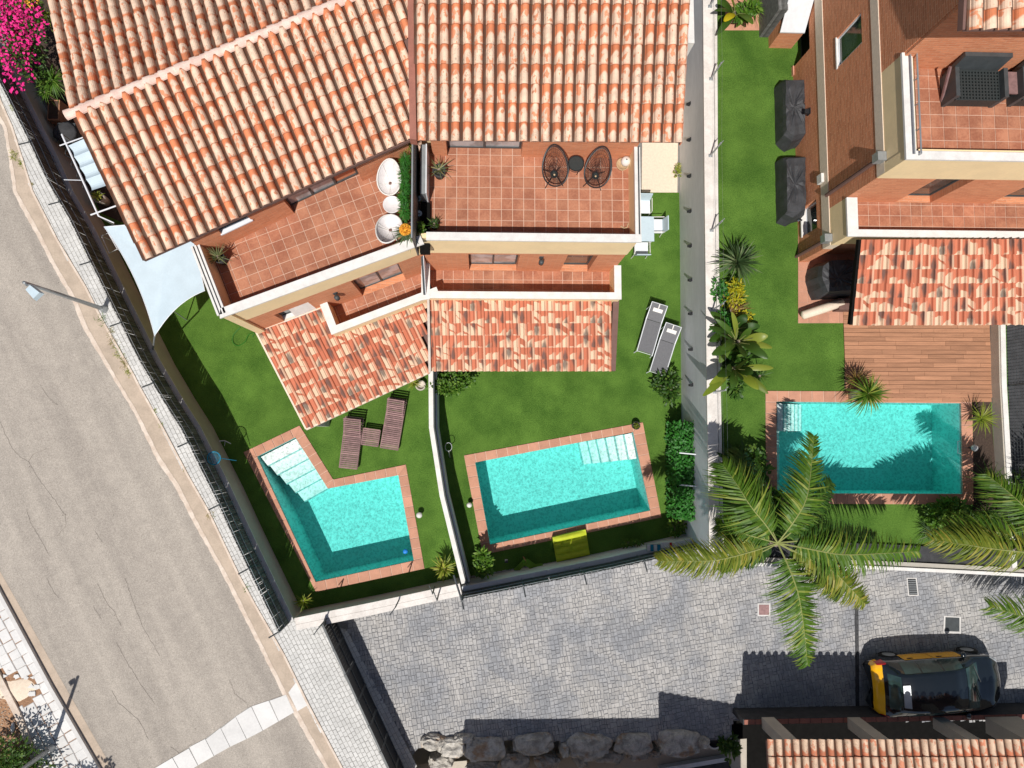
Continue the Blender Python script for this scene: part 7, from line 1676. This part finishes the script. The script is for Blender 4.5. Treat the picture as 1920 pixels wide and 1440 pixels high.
bush('dark shrub beside the sunken yard below the rock wall', 1366, 1395, .0, (.28, .35, .3), 240, .2, 'deepleaf', 68, base=-1.0)
c = P(1341, 1392, -.3); t = thing('plant_pot', 'dark round pot with a white rim on the pale ledge beside the rock wall', 'pot', (c.x, c.y, -1)); g = G(); g.lathe((c.x, c.y, -1), [(.18, 0), (.26, .5), (.25, .6), (.2, .6), (.18, .5), (0, .5)], 18); sub('pot', g, 'pot', t, True); g = G(); g.lathe((c.x, c.y, -.41), [(.25, 0), (.27, .02), (.25, .04), (.21, .03)], 18); sub('rim', g, 'white', t, True)
# weeds in the gutter
WEED = [(25, 292, .22, 'limeblade'), (38, 305, .16, 'limeblade'), (192, 600, .22, 'greenleaf'), (212, 640, .20, 'dry'), (222, 662, .22, 'limeblade'), (232, 680, .20, 'dry'), (240, 696, .16, 'limeblade'), (206, 622, .18, 'dry'), (290, 770, .10, 'limeblade'), (302, 797, .10, 'limeblade'), (346, 880, .08, 'dry'), (394, 966, .16, 'dry'), (462, 1103, .12, 'greenleaf'), (22, 200, .12, 'limeblade'), (60, 345, .08, 'dry'), (160, 470, .05, 'dry')]
for k, (x, y, s, m) in enumerate(WEED):
    c = P(x, y, .02); g = G(); rn = random.Random(k)
    for _ in range(46): a = rn.uniform(0, 6.28); e = rn.uniform(.1, 1.1); g.ribbon((c.x + rn.gauss(0, s * .3), c.y + rn.gauss(0, s * .45), .01), (math.cos(a) * math.cos(e), math.sin(a) * math.cos(e), math.sin(e)), (0, 0, 1), s * rn.uniform(.4, 1), .016, .3, 2)
    ob('weed', g, m, kind='stuff', label=['pale grass tuft growing in the gutter below the bougainvillea', 'second pale grass tuft in the gutter near the reed fence', 'leafy green weed at the foot of the pale street lamp', 'dry weed below the street lamp, third along the kerb', 'green weed in the middle of the dry kerb patch', 'dry straw tuft in the lower half of the kerb patch', 'last green weed of the kerb patch below the lamp', 'dry straw tuft just below the lamp weed', 'tiny green weed on the kerb at mid pavement', 'tiny green weed on the kerb just below the other tiny one', 'speck of dry weed on the kerb beside the asphalt cracks', 'yellow dry weed on the kerb left of the angled pool', 'small green weed on the kerb near the garden corner', 'small tuft at the top of the gutter under the bougainvillea', 'small dry tuft on the kerb beside the first reed bays', 'speck of dry weed above the street lamp'][k], cat='weed')
